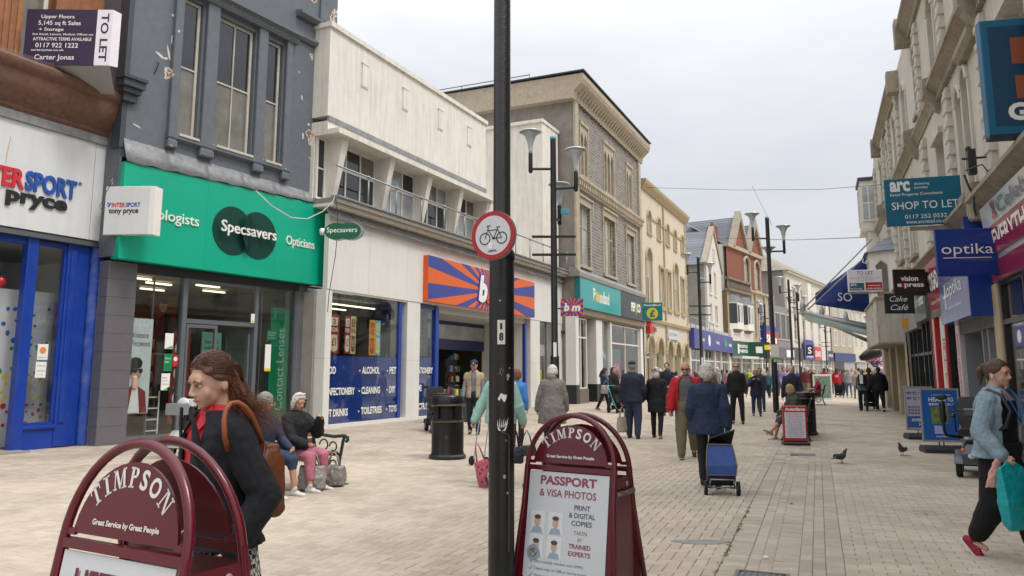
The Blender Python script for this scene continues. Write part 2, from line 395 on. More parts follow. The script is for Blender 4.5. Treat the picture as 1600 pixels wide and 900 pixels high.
# the drainage channel: kerb strip, two rows of setts, a dished row, kerb strip
CH = []
s = 1.5
while s < 40:
    put(s, s + .2, -.92, -.82, .0, CH, tilt=.003); s += .2
s = 1.5
while s < 40:
    put(s, s + .1, -.82, -.62, -.004, CH, tilt=.006); s += .1
s = 1.5
while s < 40:
    for t0_ in (-.62, -.52): put(s + (.1 if t0_ < -.6 else 0), s + .2 + (.1 if t0_ < -.6 else 0), t0_, t0_ + .1, -.009, CH, tilt=.004)
    put(s, s + .1, -.42, -.22, -.005, CH, tilt=.006); put(s + .1, s + .2, -.42, -.22, -.005, CH, tilt=.006)
    put(s, s + .2, -.22, -.12, .0, CH, tilt=.003); put(s + .1, s + .3, -.12, -.02, .001, CH, tilt=.003); put(s, s + .2, -.02, .12, .002, CH, tilt=.003); s += .2
L1.sort(); R1.sort(); CH.sort()
def lay(store, nparts, m, name, stuffname):
    for q in store[:nparts]:
        _, s0, s1, t0, t1, z, tl = q
        c = MB(); block(c, s0, s1, t0, t1, z, tl); o = c.mesh(name); o.materials.append(m)
        ob = bpy.data.objects.new(name, o); COL.objects.link(ob); ob.parent = pav
    mb = MB()
    for q in store[nparts:]:
        _, s0, s1, t0, t1, z, tl = q
        block(mb, s0, s1, t0, t1, z, tl, .005 if q[0] < 14 else 0)
    o = mb.obj(stuffname, m, pav, recalc=False, kind='stuff')
lay(L1 + R1 if False else sorted(L1 + R1), 230, PAVE, 'paving_brick', 'paving_bricks_beyond')
lay(CH, 68, PAVE2, 'channel_sett', 'channel_setts_beyond')
MOSS = mat('moss', '5d6a35', .95, .4, 20, .6)
mb = MB()
for i in range(260):
    s = random.uniform(5.6, 9.5); 
    if random.random() > .25 + .5 * (mnoise.noise(Vector((s * 2, 0, 0))) > 0): continue
    p = sw(s, -.82 + random.gauss(0, .012)); r = random.uniform(.004, .011); mb.ell((p.x, p.y, .001), (r, r, r * .6), n=5, m=3)
mb.obj('moss', MOSS, kind='stuff')
# cast iron gully grate at the foot of the picture, and a small drain cover
IRON = mat('cast_iron', '6d6c6a', .5, .2, 15, .3, 80, metal=.6)
gr = empty('gully_grate', sw(6.35, -.48), -STREET, 'rectangular iron gully grate in the drainage channel nearest the viewer', 'drain cover')
mb = MB(); mb.box(-.2, .2, -.2, -.17, 0, .008); mb.box(-.2, .2, .17, .2, 0, .008); mb.box(-.2, -.17, -.17, .17, 0, .008); mb.box(.17, .2, -.17, .17, 0, .008); mb.obj('frame', IRON, gr)
mb = MB()
mb.box(-.17, .17, -.17, .17, -.006, -.002)
for i in range(7): mb.box(-.15 + i * .045, -.13 + i * .045, -.17, .17, -.002, .004)
mb.obj('bars', IRON, gr)
gr = empty('gully_cover', sw(15.8, -.35), -STREET, 'small round-cornered iron cover in the channel left of the walking pigeon', 'drain cover')
mb = MB(); mb.box(-.22, .22, -.2, .2, 0, .008)
for i in range(6): mb.box(-.17 + i * .06, -.14 + i * .06, -.15, .15, .008, .011)
mb.obj('cover', IRON, gr)
TAR = mat('tar_patch', '8b8a86', .9, .15, 9, .3)
p = gnd(1095, 847); mb = MB(); mb.zprism([(p.x + .26 * cos(a) * (1 + .15 * sin(3 * a)), p.y + .1 * sin(a)) for a in [2 * pi * i / 14 for i in range(14)]], -.001, .004)
mb.obj('mortar_patch', TAR, kind='structure')
LEAF = mat('dry_leaf', '9b5a2a', .8, .2, 20, .2)
for i, (u, v, nm) in enumerate([(1237, 788, 'curled orange-brown dead leaf in the channel'), (1447, 804, 'small crumpled scrap on the right-hand paving'), (1197, 872, 'white paper scrap at the channel near the gully grate')]):
    p = gnd(u, v); mb = MB(); 
    mb.add([(p.x - .03, p.y, .004), (p.x - .01, p.y - .018, .012), (p.x + .03, p.y, .005), (p.x, p.y + .02, .02), (p.x, p.y, .006)], [(0, 1, 4), (1, 2, 4), (2, 3, 4), (3, 0, 4)])
    mb.obj(['dead_leaf', 'paper_scrap', 'paper_scrap'][i], LEAF if i == 0 else plain('scrap%d' % i, ['', 'b79a6a', 'e4e2dc'][i], .8), label=nm, cat=['leaf', 'litter', 'litter'][i])
# ================================================================ left side of the street
TERRA = mat('terracotta_stone', '9a6746', .8, .2, 6, .3, 40, streak=.35)
BROWN = mat('brown_cornice_stone', '6f5145', .75, .22, 9, .3, 50, streak=.3)
LEAD = mat('lead_flashing', '86888a', .5, .25, 7, .35, 18, dirt=.35, dcol='4d4a48')
PANEL = mat('fascia_panel', 'd2d5d6', .35, .03, 2, 0, streak=.18, dcol='a59d90')
RBLUE = mat('royal_blue_paint', '123a96', .32, .12, 5, .05, dirt=.15, dcol='5c6f9c')
def room(root, x0, x1, y0, y1, z1, wallm, floorm=None, ceilm=None, z0=0.02):
    mb = MB().box(x0, x1, y1, y1 + .05, z0, z1).box(x0 - .05, x0, y0, y1, z0, z1).box(x1, x1 + .05, y0, y1, z0, z1)
    mb.obj('shop_wall', wallm, root)
    MB().box(x0, x1, y0, y1, z0 - .02, z0).obj('shop_floor', floorm or wallm, root)
    MB().box(x0, x1, y0, y1, z1, z1 + .05).obj('shop_ceiling', ceilm or wallm, root)
def pane(root, x0, x1, z0, z1, y, m=GLASS, name='shop_window'):
    return MB().box(x0, x1, y, y + .01, z0, z1).obj(name, m, root)
def shopframe(root, xs, zs, y, m, w=.06, d=.08, name='window_frame'):
    mb = MB()
    for x in xs: mb.box(x - w / 2, x + w / 2, y, y + d, zs[0], zs[-1])
    for z in zs: mb.box(xs[0], xs[-1], y + .003, y + d - .003, z - w / 2, z + w / 2)
    return mb.obj(name, m, root)
# ---------------------------------------------------------------- sports shop
B = facade('sports_shop_building', (-9.13, 16.46), 26, 'sports shop with brown stone cornice, white fascia and royal blue shopfront at the left edge')
ST = mat('sports_room', 'b9bcc0', .8, .05)
MB().box(-9, .4, .9, 12, 4.2, 13).obj('upper_body', TERRA, B)
room(B, -8.9, .3, .16, 3.2, 4.1, ST, plain('sports_floor', '55575a', .5), plain('sports_ceil', '8d8f92', .7))
for i, (a, b) in enumerate([(-9, -4.3), (-4.29, -2.2), (-2.19, -.12), (-.11, .42)]):
    MB().cbox(a, b, -.06, .12, 4.36, 6.50, .004).obj('fascia_panel', PANEL, B)
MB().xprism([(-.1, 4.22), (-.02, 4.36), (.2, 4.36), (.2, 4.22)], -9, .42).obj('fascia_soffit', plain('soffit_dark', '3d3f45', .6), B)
MB().box(-9, .42, -.12, .3, 6.5, 6.68).obj('lead_strip', LEAD, B)
prof = [(.4, 6.68), (-.1, 6.68), (-.16, 6.74), (-.14, 6.8), (-.2, 6.86), (-.36, 7.0), (-.46, 7.2), (-.48, 7.38), (-.54, 7.42), (-.6, 7.5), (-.6, 7.58), (-.5, 7.66), (.4, 7.72)]
for i in range(6): MB().xprism(prof, .45 - (i + 1) * 1.5 + .006, .45 - i * 1.5).obj('cornice_stone', BROWN, B, smooth=40)
# bird spikes on the cornice
mb = MB()
for i in range(170):
    x = .4 - i * .02; mb.box(x - .0012, x + .0012, -.5, -.497, 7.66, 7.66 + random.uniform(.05, .1))
mb.obj('bird_spikes', plain('spike_steel', 'a59c92', .4, metal=.5), B, kind='stuff')
mb = MB().box(-2.25, -1.68, .35, 1, 7.6, 12); mb.obj('pilaster', TERRA, B)
for k in range(4): MB().box(-2.2 + k * .13, -2.13 + k * .13, .325, .36, 7.7, 12).obj('fluting', TERRA, B)
MB().box(-.98, .28, .45, 1, 7.6, 12).obj('pilaster', TERRA, B)
MB().box(-.98, -.6, .40, .6, 7.6, 12).obj('pilaster', TERRA, B)
window(B, -1.68, -.98, 7.7, 11.6, .7, WHITE, CURTPANE, 1, 2, fw=.09)
window(B, -3.4, -2.3, 7.7, 11.6, .7, WHITE, PALEPANE, 1, 2, fw=.12)
MB().box(-9, -3.4, .5, 1, 7.6, 12).obj('pilaster', TERRA, B)
mb = MB().cap((-2.42, .32, 7.8), (-2.42, .32, 10.9), .025, .025, 8); mb.obj('downpipe', WHITE, B, smooth=True)
# shopfront
mb = MB(); mb.cbox(-.48, .0, .02, .3, .02, 4.24, .012); mb.obj('pilaster', RBLUE, B)
MB().cbox(-.42, -.30, -.012, .02, .5, 4.1, .01).obj('pilaster_moulding', RBLUE, B)
mb = MB().lathe([(.2, .0), (.2, 4.3)], (.22, .12, .02), 16); mb.obj('round_pillar', mat('worn_blue_paint', '16409a', .35, .2, 9, .1, dirt=.5, dcol='8a93ab'), B, smooth=40)
mb = MB().cbox(-1.36, -1.14, -.02, .16, .0, 4.3, .012); mb.obj('door_post', RBLUE, B)
MB().box(-1.14, -.48, .05, .2, 0, .45).cbox(-1.14, -.48, 0, .18, .4, .47, .01).obj('window_plinth', RBLUE, B)
mb = MB().box(-1.14, -1.09, .07, .14, .47, 4.2).box(-.54, -.48, .07, .14, .47, 4.2).box(-1.09, -.54, .07, .14, .47, .53).box(-1.09, -.54, .07, .14, 4.1, 4.2); mb.obj('window_frame', RBLUE, B)
pane(B, -1.09, -.54, .53, 4.1, .1)
mb = MB().box(-4.2, -4, .05, .16, 0, 4.3).box(-4, -1.36, .05, .16, 4.08, 4.3).box(-9, -4.2, .05, .14, 0, .3); mb.obj('window_frame', RBLUE, B)
pane(B, -8.9, -4.2, .3, 4.3, .1); pane(B, -4, -2.6, .1, 4.08, .1)
MB().box(-4.2, -1.2, -.4, .9, -.01, .03).obj('entrance_slab', mat('concrete_slab', '8d8a84', .9, .1, 5, .2), B)
# patterned dots printed on the white screen behind the glass
MB().box(-2.9, -.35, .55, .58, .05, 3.2).obj('dotted_screen', plain('screen_grey', 'b4b7bb', .6), B)
rows = {'dot_blue': ('2257a8', 2.0, 2.9), 'dot_green': ('1f8a3c', 1.35, 2.2), 'dot_yellow': ('c9b52a', .95, 1.45), 'dot_red': ('b3262b', .45, .95)}
for nm, (col, za, zb) in rows.items():
    mb = MB(); m = plain(nm, col, .5)
    pts = []
    for tries in range(500):
        x = random.uniform(-2.8, -.45); z = random.uniform(za, zb); big = .045 + .07 * max(0, (-.9 - x)) / 1.5
        r = random.uniform(.6, 1.1) * big
        if all((x - a) ** 2 + (z - b) ** 2 > (r + c + .03) ** 2 for a, b, c in pts): pts.append((x, z, r))
        if len(pts) > 34: break
    for x, z, r in pts:
        an = random.uniform(0, pi); e = random.uniform(.7, 1.0); ph = []
        for k in range(9):
            a = 2 * pi * k / 9; px, pz = r * cos(a), r * e * sin(a); ph.append((x + px * cos(an) - pz * sin(an), z + px * sin(an) + pz * cos(an)))
        mb.prism(ph, .545, .552)
    mb.obj('printed_dots', m, B)
PAPER = plain('paper', 'e4e4df', .7)
def poster(root, x0, x1, z0, z1, y, m=PAPER, name='notice'):
    return MB().box(x0, x1, y - .003, y, z0, z1).obj(name, m, root)
q = poster(B, -.92, -.7, 1.78, 2.1, .098); lines(q, [('THANK YOU', -.9, -.72, 1.81, 1.84)], .0945, plain('inkblue', '2c5ca8', .6))
mb = MB().lathe([(.0, 0), (.07, 0), (.07, .003), (0, .003)], (-.81, .094, 1.97), 12, 'y'); mb.obj('picture', plain('orange_art', 'd58a4a', .6), q)
q = poster(B, -.93, -.71, 1.42, 1.74, .098); lines(q, [('Opening', -.9, -.74, 1.64, 1.68), ('times here', -.9, -.74, 1.54, 1.58), ('today', -.88, -.76, 1.47, 1.49)], .0945, plain('inkblue', '2c5ca8', .6))
MB().ell((-1.65, .3, 3.3), (.09, .09, .11)).obj('red_balloon', plain('balloon_red', 'a61f22', .25), B, smooth=True)
# lettering
RED = plain('sign_red', 'c22b35', .4); SBLUE = plain('sign_blue', '1d4f9e', .4); BLACKP = plain('sign_black', '1f2226', .4)
def ledge_text(s, x0, x1, z0, z1, m): return sign_text(B, s, x0, x1, z0, z1, -.06, m, bold=.035, th=.04)
ledge_text('INTER', -2.66, -1.60, 5.14, 5.53, RED); ledge_text('SPORT', -1.58, -.50, 5.14, 5.55, SBLUE)
ledge_text('tony', -3.15, -2.05, 4.77, 5.14, BLACKP); ledge_text('pryce', -1.93, -.68, 4.77, 5.08, BLACKP)
sign_text(B, '®', -.46, -.38, 5.48, 5.56, -.06, SBLUE, th=.01)
mb = MB()
for k in range(5): mb.tube([(-1.98 + .01 * k, -.064, 5.6 + .12 * k), (-1.97 + .008 * k, -.064, 5.9 + .06 * k)], .006)
mb.obj('rust_stain', plain('rust', 'c9a98c', .9), B)
# projecting box sign at the right-hand end of the fascia
pr = empty('projecting_sign', at(160, 367, 16.2), R(-4), 'square white projecting box sign reading INTERSPORT tony pryce beside the green fascia', 'sign')
MB().cbox(0, 1.0, 0, .14, 0, 1.06, .01).obj('box', PANEL, pr); MB().box(1.0, 1.11, .003, .3, .004, 1.055).obj('side_panel', plain('box_side', 'e6e4de', .4), pr)
lines(pr, [('INTER', .16, .46, .60, .70)], -.004, RED, bold=.03); lines(pr, [('SPORT', .47, .8, .60, .70)], -.004, SBLUE, bold=.03); lines(pr, [('tony pryce', .10, .76, .43, .57)], -.004, BLACKP, bold=.03)
mb = MB().prism([(.07, .64), (.1, .6), (.15, .7), (.12, .7), (.1, .66)], -.006, 0).lathe([(0, 0), (.022, 0), (.022, .004), (0, .004)], (.075, -.002, .69), 10, 'y'); mb.obj('logo_mark', SBLUE, pr)
mb = MB()
for k in range(3): mb.tube([(-.06 + .035 * cos(a) , -.02, .62 + .06 * sin(a)) for a in [2 * pi * i / 12 for i in range(13)]], .006, 5)
mb.tube([(-.06, -.02, .68), (-.02, -.03, .85), (.15, 0, 1.2), (.22, .05, 1.6)], .005, 5); mb.obj('cable', BLACKP, pr, smooth=True)
# TO LET board fixed in front of the upper floor
PURP = plain('purple_print', '2b1d3d', .35)
tl = empty('to_let_board', at(54, 101, 14.9), R(1.5), 'purple and white TO LET board fixed above the brown cornice at top left', 'sign')
MB().box(-.25, 1.18, 0, .03, 0, 1.2).obj('board', PURP, tl)
MB().box(1.185, 1.50, -.004, .03, .0, 1.2).obj('white_strip', plain('board_white', 'e3e0e8', .4), tl)
MB().add([(1.50, 0, 0), (1.58, .18, .03), (1.58, .18, 1.2), (1.50, 0, 1.2), (1.50, .03, 0), (1.50, .03, 1.2)], [(0, 1, 2, 3), (0, 4, 1), (3, 2, 5), (4, 5, 2, 1)]).obj('return_board', plain('board_white', 'e3e0e8', .4), tl)
MB().add([(.3, .03, 0), (1.5, .03, 0), (1.2, .9, -.28), (.3, .9, -.28)], [(0, 1, 2, 3)]).obj('bracket', plain('bracket_grey', '9a9a98', .5), tl)
lines(tl, [('Upper Floors', .05, .72, .98, 1.08), ('5,145 sq ft Sales', .0, .86, .83, .95), ('+ Storage', .02, .52, .71, .80), ('Suit Retail, Leisure, Medical, Offices etc', -.1, 1.13, .63, .68), ('ATTRACTIVE TERMS AVAILABLE', -.08, 1.1, .52, .59), ('0117 922 1222', -.02, .84, .37, .47), ('carterjonas.co.uk', -.1, .56, .28, .345), ('Carter Jonas', -.02, .78, .08, .22)], -.003, PAPER, bold=.012)
mb = MB(); text(mb, 'TO LET', .83, 1.87, .52, .68, -.007, bold=.02, rot=(1.35, .6, -pi / 2)); mb.obj('lettering', PURP, tl, recalc=False)
# ---------------------------------------------------------------- opticians
GREY = mat('flaking_grey_paint', '5f666d', .55, .1, 5, .3, 30)
_t = GREY.node_tree; _n = _t.nodes; _l = _t.links; _b = _n['Principled BSDF']
_vo = _n.new('ShaderNodeTexNoise'); _vo.inputs['Scale'].default_value = 1.5; _vo.inputs['Detail'].default_value = 9; _vo.inputs['Roughness'].default_value = .58
_tc = _n.new('ShaderNodeTexCoord'); _l.new(_tc.outputs['Object'], _vo.inputs[0])
_sx = _n.new('ShaderNodeSeparateXYZ'); _l.new(_tc.outputs['Object'], _sx.inputs[0])
_r0 = _n.new('ShaderNodeMapRange'); _r0.inputs[1].default_value = 4.5; _r0.inputs[2].default_value = 6.4; _r0.inputs[3].default_value = 0; _r0.inputs[4].default_value = .085; _l.new(_sx.outputs[0], _r0.inputs[0])
_ad = _n.new('ShaderNodeMath'); _l.new(_vo.outputs[0], _ad.inputs[0]); _l.new(_r0.outputs[0], _ad.inputs[1])
_r = _n.new('ShaderNodeMapRange'); _r.inputs[1].default_value = .678; _r.inputs[2].default_value = .684; _l.new(_ad.outputs[0], _r.inputs[0])
_r2 = _n.new('ShaderNodeMapRange'); _r2.inputs[1].default_value = .71; _r2.inputs[2].default_value = .72; _l.new(_ad.outputs[0], _r2.inputs[0])
_mx = _n.new('ShaderNodeMix'); _mx.data_type = 'RGBA'; _src = _b.inputs['Base Color'].links[0].from_socket
_l.new(_src, _mx.inputs[6]); _mx.inputs[7].default_value = C('c8c3b5'); _l.new(_r.outputs[0], _mx.inputs[0])
_my = _n.new('ShaderNodeMix'); _my.data_type = 'RGBA'; _l.new(_mx.outputs[2], _my.inputs[6]); _my.inputs[7].default_value = C('8a5a46'); _l.new(_r2.outputs[0], _my.inputs[0]); _l.new(_my.outputs[2], _b.inputs['Base Color'])
DKGREY = mat('dark_grey_paint', '3c4249', .5, .12, 8, .2, 40)
B = facade('opticians_building', (-8.54, 16.32), 30, 'dark grey painted building with flaking paint and tall sashes above a bright green fascia')
wm = MB(); holes = [(1.25, 1.84, 7.0, 10.5), (2.3, 3.48, 7.0, 10.45), (3.86, 4.45, 7.0, 10.45)]
wallgrid(wm, -.05, 6.42, 6.2, 13.5, holes, 0, .22); wm.obj('wall', GREY, B, recalc=False)
MB().box(-.05, 6.42, .23, 10, 4.0, 13.5).box(-.05, 0, 0, .24, 4, 13.5).box(6.37, 6.42, .0, .24, 4, 13.5).obj('building_body', GREY, B)
SASH = mat('worn_sash_paint', 'bdb9ae', .55, .1, 10, .15, dirt=.4, dcol='6c665b')
def halfp(i, j): return DARKPANE if j else CURTPANE
window(B, 1.27, 1.83, 7.06, 10.5, .1, SASH, halfp, 1, 2, fw=.07)
window(B, 2.32, 3.46, 7.06, 10.45, .1, SASH, halfp, 2, 2, fw=.07)
window(B, 3.88, 4.43, 7.06, 10.45, .1, SASH, halfp, 1, 2, fw=.07)
for (a, b) in [(1.02, 1.24), (1.9, 2.26), (3.52, 3.82), (4.5, 4.72)]:
    MB().cbox(a, b, -.12, 0, 6.75, 10.62, .02).obj('window_pilaster', GREY, B)
    MB().cbox(a - .02, b + .02, -.15, 0, 6.68, 6.86, .03).obj('pilaster_foot', GREY, B)
MB().xprism([(0, 10.6), (-.16, 10.6), (-.2, 10.68), (-.2, 10.74), (-.32, 10.8), (-.32, 10.9), (0, 10.95)], .9, 4.85).obj('window_head', GREY, B)
MB().xprism([(0, 6.86), (-.14, 6.92), (-.14, 7.02), (0, 7.05)], 1.0, 4.75).obj('sill', GREY, B)
for a, b in [(1.27, 1.83), (2.32, 3.46), (3.88, 4.43)]: MB().box(a, b, -.16, .1, 7.0, 7.06).obj('sill_board', SASH, B)
MB().cbox(5.75, 6.44, -.08, .0, 6.3, 13.5, .02).obj('corner_pilaster', GREY, B)
for z, p in [(10.85, .14), (11.5, .24)]:
    MB().xprism([(0, z), (-p * .5, z), (-p, z + .08), (-p, z + .15), (0, z + .2)], 4.85, 6.5).obj('string_course', GREY, B)
    MB().xprism([(0, z), (-p * .5 - .08, z), (-p - .08, z + .08), (-p - .08, z + .15), (0, z + .2)], 5.7, 6.55).obj('string_course', GREY, B)
MB().cbox(5.7, 6.5, -.12, 0, 6.2, 6.75, .02).obj('pilaster_foot', GREY, B)
# corner corbel and dark downpipe against the neighbour
MB().box(-.1, .02, -.02, .3, 6.4, 13).obj('corner_strip', DKGREY, B)
for k, (w, z0, z1) in enumerate([(.12, 7.45, 7.62), (.2, 7.62, 7.74), (.28, 7.74, 7.9), (.33, 7.9, 7.97)]):
    MB().box(-.06 - w * .7, .12 + w * .5, -w, 0, z0, z1).obj('corbel_course', DKGREY, B)
mb = MB().cap((.62, -.01, 8.32), (.66, -.1, 8.56), .012, .012).cap((.66, -.1, 8.56), (.66, -.02, 8.6), .01, .01); mb.obj('iron_hook', BLACKP, B)
# scabs of render left where a sign was
mb = MB()
for x, z, w, h, an in [(.95, 8.95, .05, .32, .25), (.75, 8.8, .22, .06, -.4), (1.02, 9.3, .04, .2, 0), (.88, 8.78, .14, .05, .3), (.3, 6.98, .2, .03, -.25), (1.02, 9.9, .12, .05, 0), (.25, 6.55, .3, .04, -.3), (1.1, 7.8, .03, .08, 0), (5.3, 8.1, .06, .16, 0), (5.2, 9.2, .05, .12, .2), (5.5, 8.5, .08, .05, 0)]:
    pts = [(x + (w * cos(a) * random.uniform(.7, 1.1)) / 1.6 * cos(an) - h * sin(a) / 1.6 * sin(an), z + w * cos(a) / 1.6 * sin(an) + h * sin(a) * random.uniform(.8, 1.1) / 1.6 * cos(an)) for a in [2 * pi * i / 9 for i in range(9)]]
    mb.prism(pts, -.006, .002)
mb.obj('render_scabs', plain('scab', 'c9c6bd', .8), B)
# lead sheets dressed over the fascia top
for i in range(6):
    x0 = -.0 + i * 1.08; x1 = x0 + 1.085
    mb = MB(); n = 7; top = []; bot = []
    for k in range(n + 1):
        x = x0 + (x1 - x0) * k / n; w = .012 * sin(9 * x) + .01 * random.random()
        top.append((x, -.02, 6.62 - .015 * x + .02 * random.random())); bot.append((x, -.20 + w, 6.09 + .03 * x - .03 * abs(sin(5 * x))))
    mid = [((a[0] + b[0]) / 2, -.08 + .015 * sin(14 * a[0]), (a[2] + b[2]) / 2 + .02) for a, b in zip(top, bot)]
    vs = top + mid + bot; f = []
    for r in range(2):
        for k in range(n): f.append((r * (n + 1) + k, (r + 1) * (n + 1) + k, (r + 1) * (n + 1) + k + 1, r * (n + 1) + k + 1))
    me = mb.add(vs, f).obj('lead_sheet', LEAD, B, smooth=True, recalc=False)
    md = me.modifiers.new('s', 'SOLIDIFY'); md.thickness = .008
TEAL = mat('green_fascia', '00a383', .35, .03, 1.5, 0, streak=.12, dcol='3a9484')
for i, (a, b) in enumerate([(-.02, 2.15), (2.153, 4.3), (4.303, 6.42)]): MB().add([(a, -.16, 3.94), (b, -.16, 3.94), (b, -.16, 6.07 + .026 * b), (a, -.16, 6.07 + .026 * a), (a, .1, 3.94), (b, .1, 3.94), (b, .1, 6.07 + .026 * b), (a, .1, 6.07 + .026 * a)], [(0, 1, 2, 3), (4, 7, 6, 5), (0, 4, 5, 1), (3, 2, 6, 7), (0, 3, 7, 4), (1, 5, 6, 2)]).obj('fascia_panel', TEAL, B)
DGREEN = mat('deep_green_disc', '0a3d35', .3, .05, 2, 0)
dsc = MB().lathe([(0, 0), (.6, 0), (.62, .03), (.62, .11), (0, .11)], (2.93, -.18, 5.0), 40, 'y'); dsc.obj('logo_disc', DGREEN, B, smooth=40)
dsc = MB().lathe([(0, 0), (.6, 0), (.62, .03), (.62, .09), (0, .09)], (3.72, -.182, 5.0), 40, 'y'); dsc.obj('logo_disc', DGREEN, B, smooth=40)
LENS = plain('lens_green', '06302b', .3)
arcL = [(2.93 + .6 * cos(a), 5 + .6 * sin(a)) for a in [R(-50 + 100 * i / 12) for i in range(13)]]; arcR = [(3.72 - .6 * cos(a), 5 + .6 * sin(a)) for a in [R(50 - 100 * i / 12) for i in range(13)]]
MB().prism(arcL + arcR, -.3005, -.2975).obj('logo_overlap', LENS, B)
sign_text(B, 'Specsavers', 2.46, 4.2, 4.83, 5.2, -.302, PAPER, bold=.006, th=.03)
sign_text(B, 'Opticians', 4.68, 5.72, 4.84, 5.16, -.16, PAPER, th=.03)
sign_text(B, 'Audiologists', .1, 1.92, 4.86, 5.18, -.16, PAPER, th=.03)
# tiled pillars
TILE = mat('grey_tile', '66656a', .3, .06, 6, .05, 90, dirt=.12)
MB().box(.004, .66, .16, .5, 0, 3.9).box(5.55, 6.42, .16, .5, 0, 3.9).obj('pillar_core', plain('grout', '86848a', .9), B)
for k in range(10):
    z = .004 + k * .392
    for (a, b) in [(.0, .655), (5.56, 6.0), (6.003, 6.415)]:
        MB().cbox(a, b, .146, .17, z, z + .386, .003).obj('tile', TILE, B)
    MB().box(-.018, .0, .15, .45, z, z + .386).obj('tile', TILE, B)
# shopfront: aluminium frame and glass
ALU = plain('grey_aluminium', '6d7278', .35, metal=.3); DALU = plain('dark_aluminium', '2d3035', .4)
MB().box(.66, 5.56, .17, .3, 3.74, 3.94).obj('head_rail', DALU, B)
shopframe(B, [1.96, 4.12], [2.74, 3.7], .2, ALU, .09, .1)
mb = MB().box(1.9, 2.02, .18, .32, 0, 3.74).box(4.06, 4.17, .18, .32, 0, 3.74).box(5.46, 5.56, .18, .32, 0, 3.74).box(.66, 1.9, .2, .3, 0, .14).box(4.17, 5.46, .2, .3, 0, .14).box(2.02, 4.06, .2, .3, 2.68, 2.78); mb.obj('mullion', ALU, B)
pane(B, .66, 1.9, .14, 3.74, .24); pane(B, 2.02, 4.06, 2.78, 3.74, .24); pane(B, 4.17, 5.46, .14, 3.74, .24)
dr = MB().box(2.05, 2.11, .2, .27, .05, 2.66).box(2.86, 2.93, .2, .27, .05, 2.66).box(2.11, 2.86, .2, .27, 2.58, 2.66).box(2.11, 2.86, .2, .27, .05, .2).obj('door', ALU, B); pane(dr, 2.11, 2.86, .2, 2.58, .23, name='door_glass')
dr = MB().box(3.98, 4.04, .3, 1.2, .05, .15).box(3.98, 4.04, .3, 1.2, 2.5, 2.6).box(3.98, 4.04, .3, .38, .05, 2.6).box(3.98, 4.04, 1.12, 1.2, .05, 2.6).obj('door', ALU, B); MB().box(4.005, 4.015, .38, 1.12, .15, 2.5).obj('door_glass', GLASS, dr)
MB().box(1.18, 1.21, .28, .31, .1, 3.7).box(.66, 1.9, .285, .3, 1.93, 1.95).box(4.35, 4.38, .28, .31, .1, 3.7).obj('inner_rail', ALU, B)
OPT = mat('opticians_room', '9a8b66', .8, .15, 2)
room(B, .5, 6.3, .35, 6, 3.8, OPT, plain('opt_floor', '77705f', .4), plain('opt_ceil', 'b0aa98', .8))
mb = MB(); 
for x, y in [(1.4, 1.2), (2.4, 1.8), (3.4, 1.2), (4.4, 2.2), (1.4, 3), (3.2, 3.2)]: mb.box(x - .35, x + .35, y, y + .08, 3.72, 3.76)
LITM = bpy.data.materials.new('strip_light'); LITM.use_nodes = True; LITM.node_tree.nodes['Principled BSDF'].inputs['Emission Color'].default_value = (1, .86, .62, 1); LITM.node_tree.nodes['Principled BSDF'].inputs['Emission Strength'].default_value = 2
mb.obj('ceiling_strip_light', LITM, B)
PY_ = -.1
pp = poster(B, .62, 1.22, .62, 2.72, .38, plain('pale_poster', 'd6dbda', .5), 'portrait_poster'); pp.location.y = -.11
lines(pp, [('Vivienne', .72, 1.12, 2.28, 2.42), ('Westwood', .68, 1.16, 2.10, 2.23)], .375, BLACKP)
mb = MB().ell((.86, .37, 1.55), (.15, .01, .2)).cap((.84, .37, 1.2), (.84, .37, 1.4), .06, .06); mb.obj('portrait_skin', plain('portrait_skin', 'c29a84', .6), pp)
mb = MB().ell((.84, .366, 1.72), (.17, .012, .14)).ell((.74, .366, 1.6), (.06, .012, .14)); mb.obj('portrait_hair', plain('portrait_hair', '1e1816', .6), pp)
mb = MB().ell((.83, .355, 1.56), (.06, .012, .05)).ell((.97, .355, 1.56), (.05, .012, .05)).box(.74, 1.0, .35, .356, 1.58, 1.6); mb.obj('portrait_sunglasses', BLACKP, pp)
mb = MB().prism([(.64, .64), (1.18, .64), (1.12, 1.1), (.9, 1.24), (.78, 1.24), (.64, 1.1)], .365, .372); mb.obj('portrait_jacket', plain('portrait_red', '8f3a3a', .6), pp)
MB().prism([(.72, .64), (1.0, .64), (.92, 1.22), (.8, 1.22)], .36, .364).obj('portrait_blouse', PAPER, pp)
# notices stuck to the glass
q = poster(B, 1.52, 1.74, 2.06, 2.42, .236); MB().prism([(1.54, 2.07), (1.73, 2.07), (1.73, 2.14)], .23, .234).obj('green_corner', plain('leaf_green', '49b04a', .5), q)
q = poster(B, 1.52, 1.74, 1.55, 1.95, .236, plain('notice_green', '0c7a4c', .5)); lines(q, [('We are', 1.55, 1.7, 1.82, 1.87), ('open', 1.55, 1.66, 1.73, 1.78)], .232, PAPER)
q = poster(B, 1.49, 1.71, 1.12, 1.5, .236); MB().prism([(1.55, 1.13), (1.7, 1.13), (1.7, 1.2)], .23, .234).obj('green_corner', plain('leaf_green', '49b04a', .5), q); lines(q, [('Please', 1.52, 1.64, 1.38, 1.42), ('keep your', 1.52, 1.68, 1.31, 1.35), ('distance', 1.52, 1.68, 1.24, 1.28)], .232, plain('ink', '55585c', .6))
q = poster(B, 1.76, 1.89, 1.66, 1.92, .236, plain('notice_red', 'c02c30', .5)); mb = MB().lathe([(.03, 0), (.05, 0), (.05, .003), (.03, .003)], (1.825, .231, 1.83), 12, 'y').lathe([(0, 0), (.055, 0), (.055, .001), (0, .001)], (1.825, .234, 1.83), 12, 'y'); mb.obj('ring', PAPER, q)
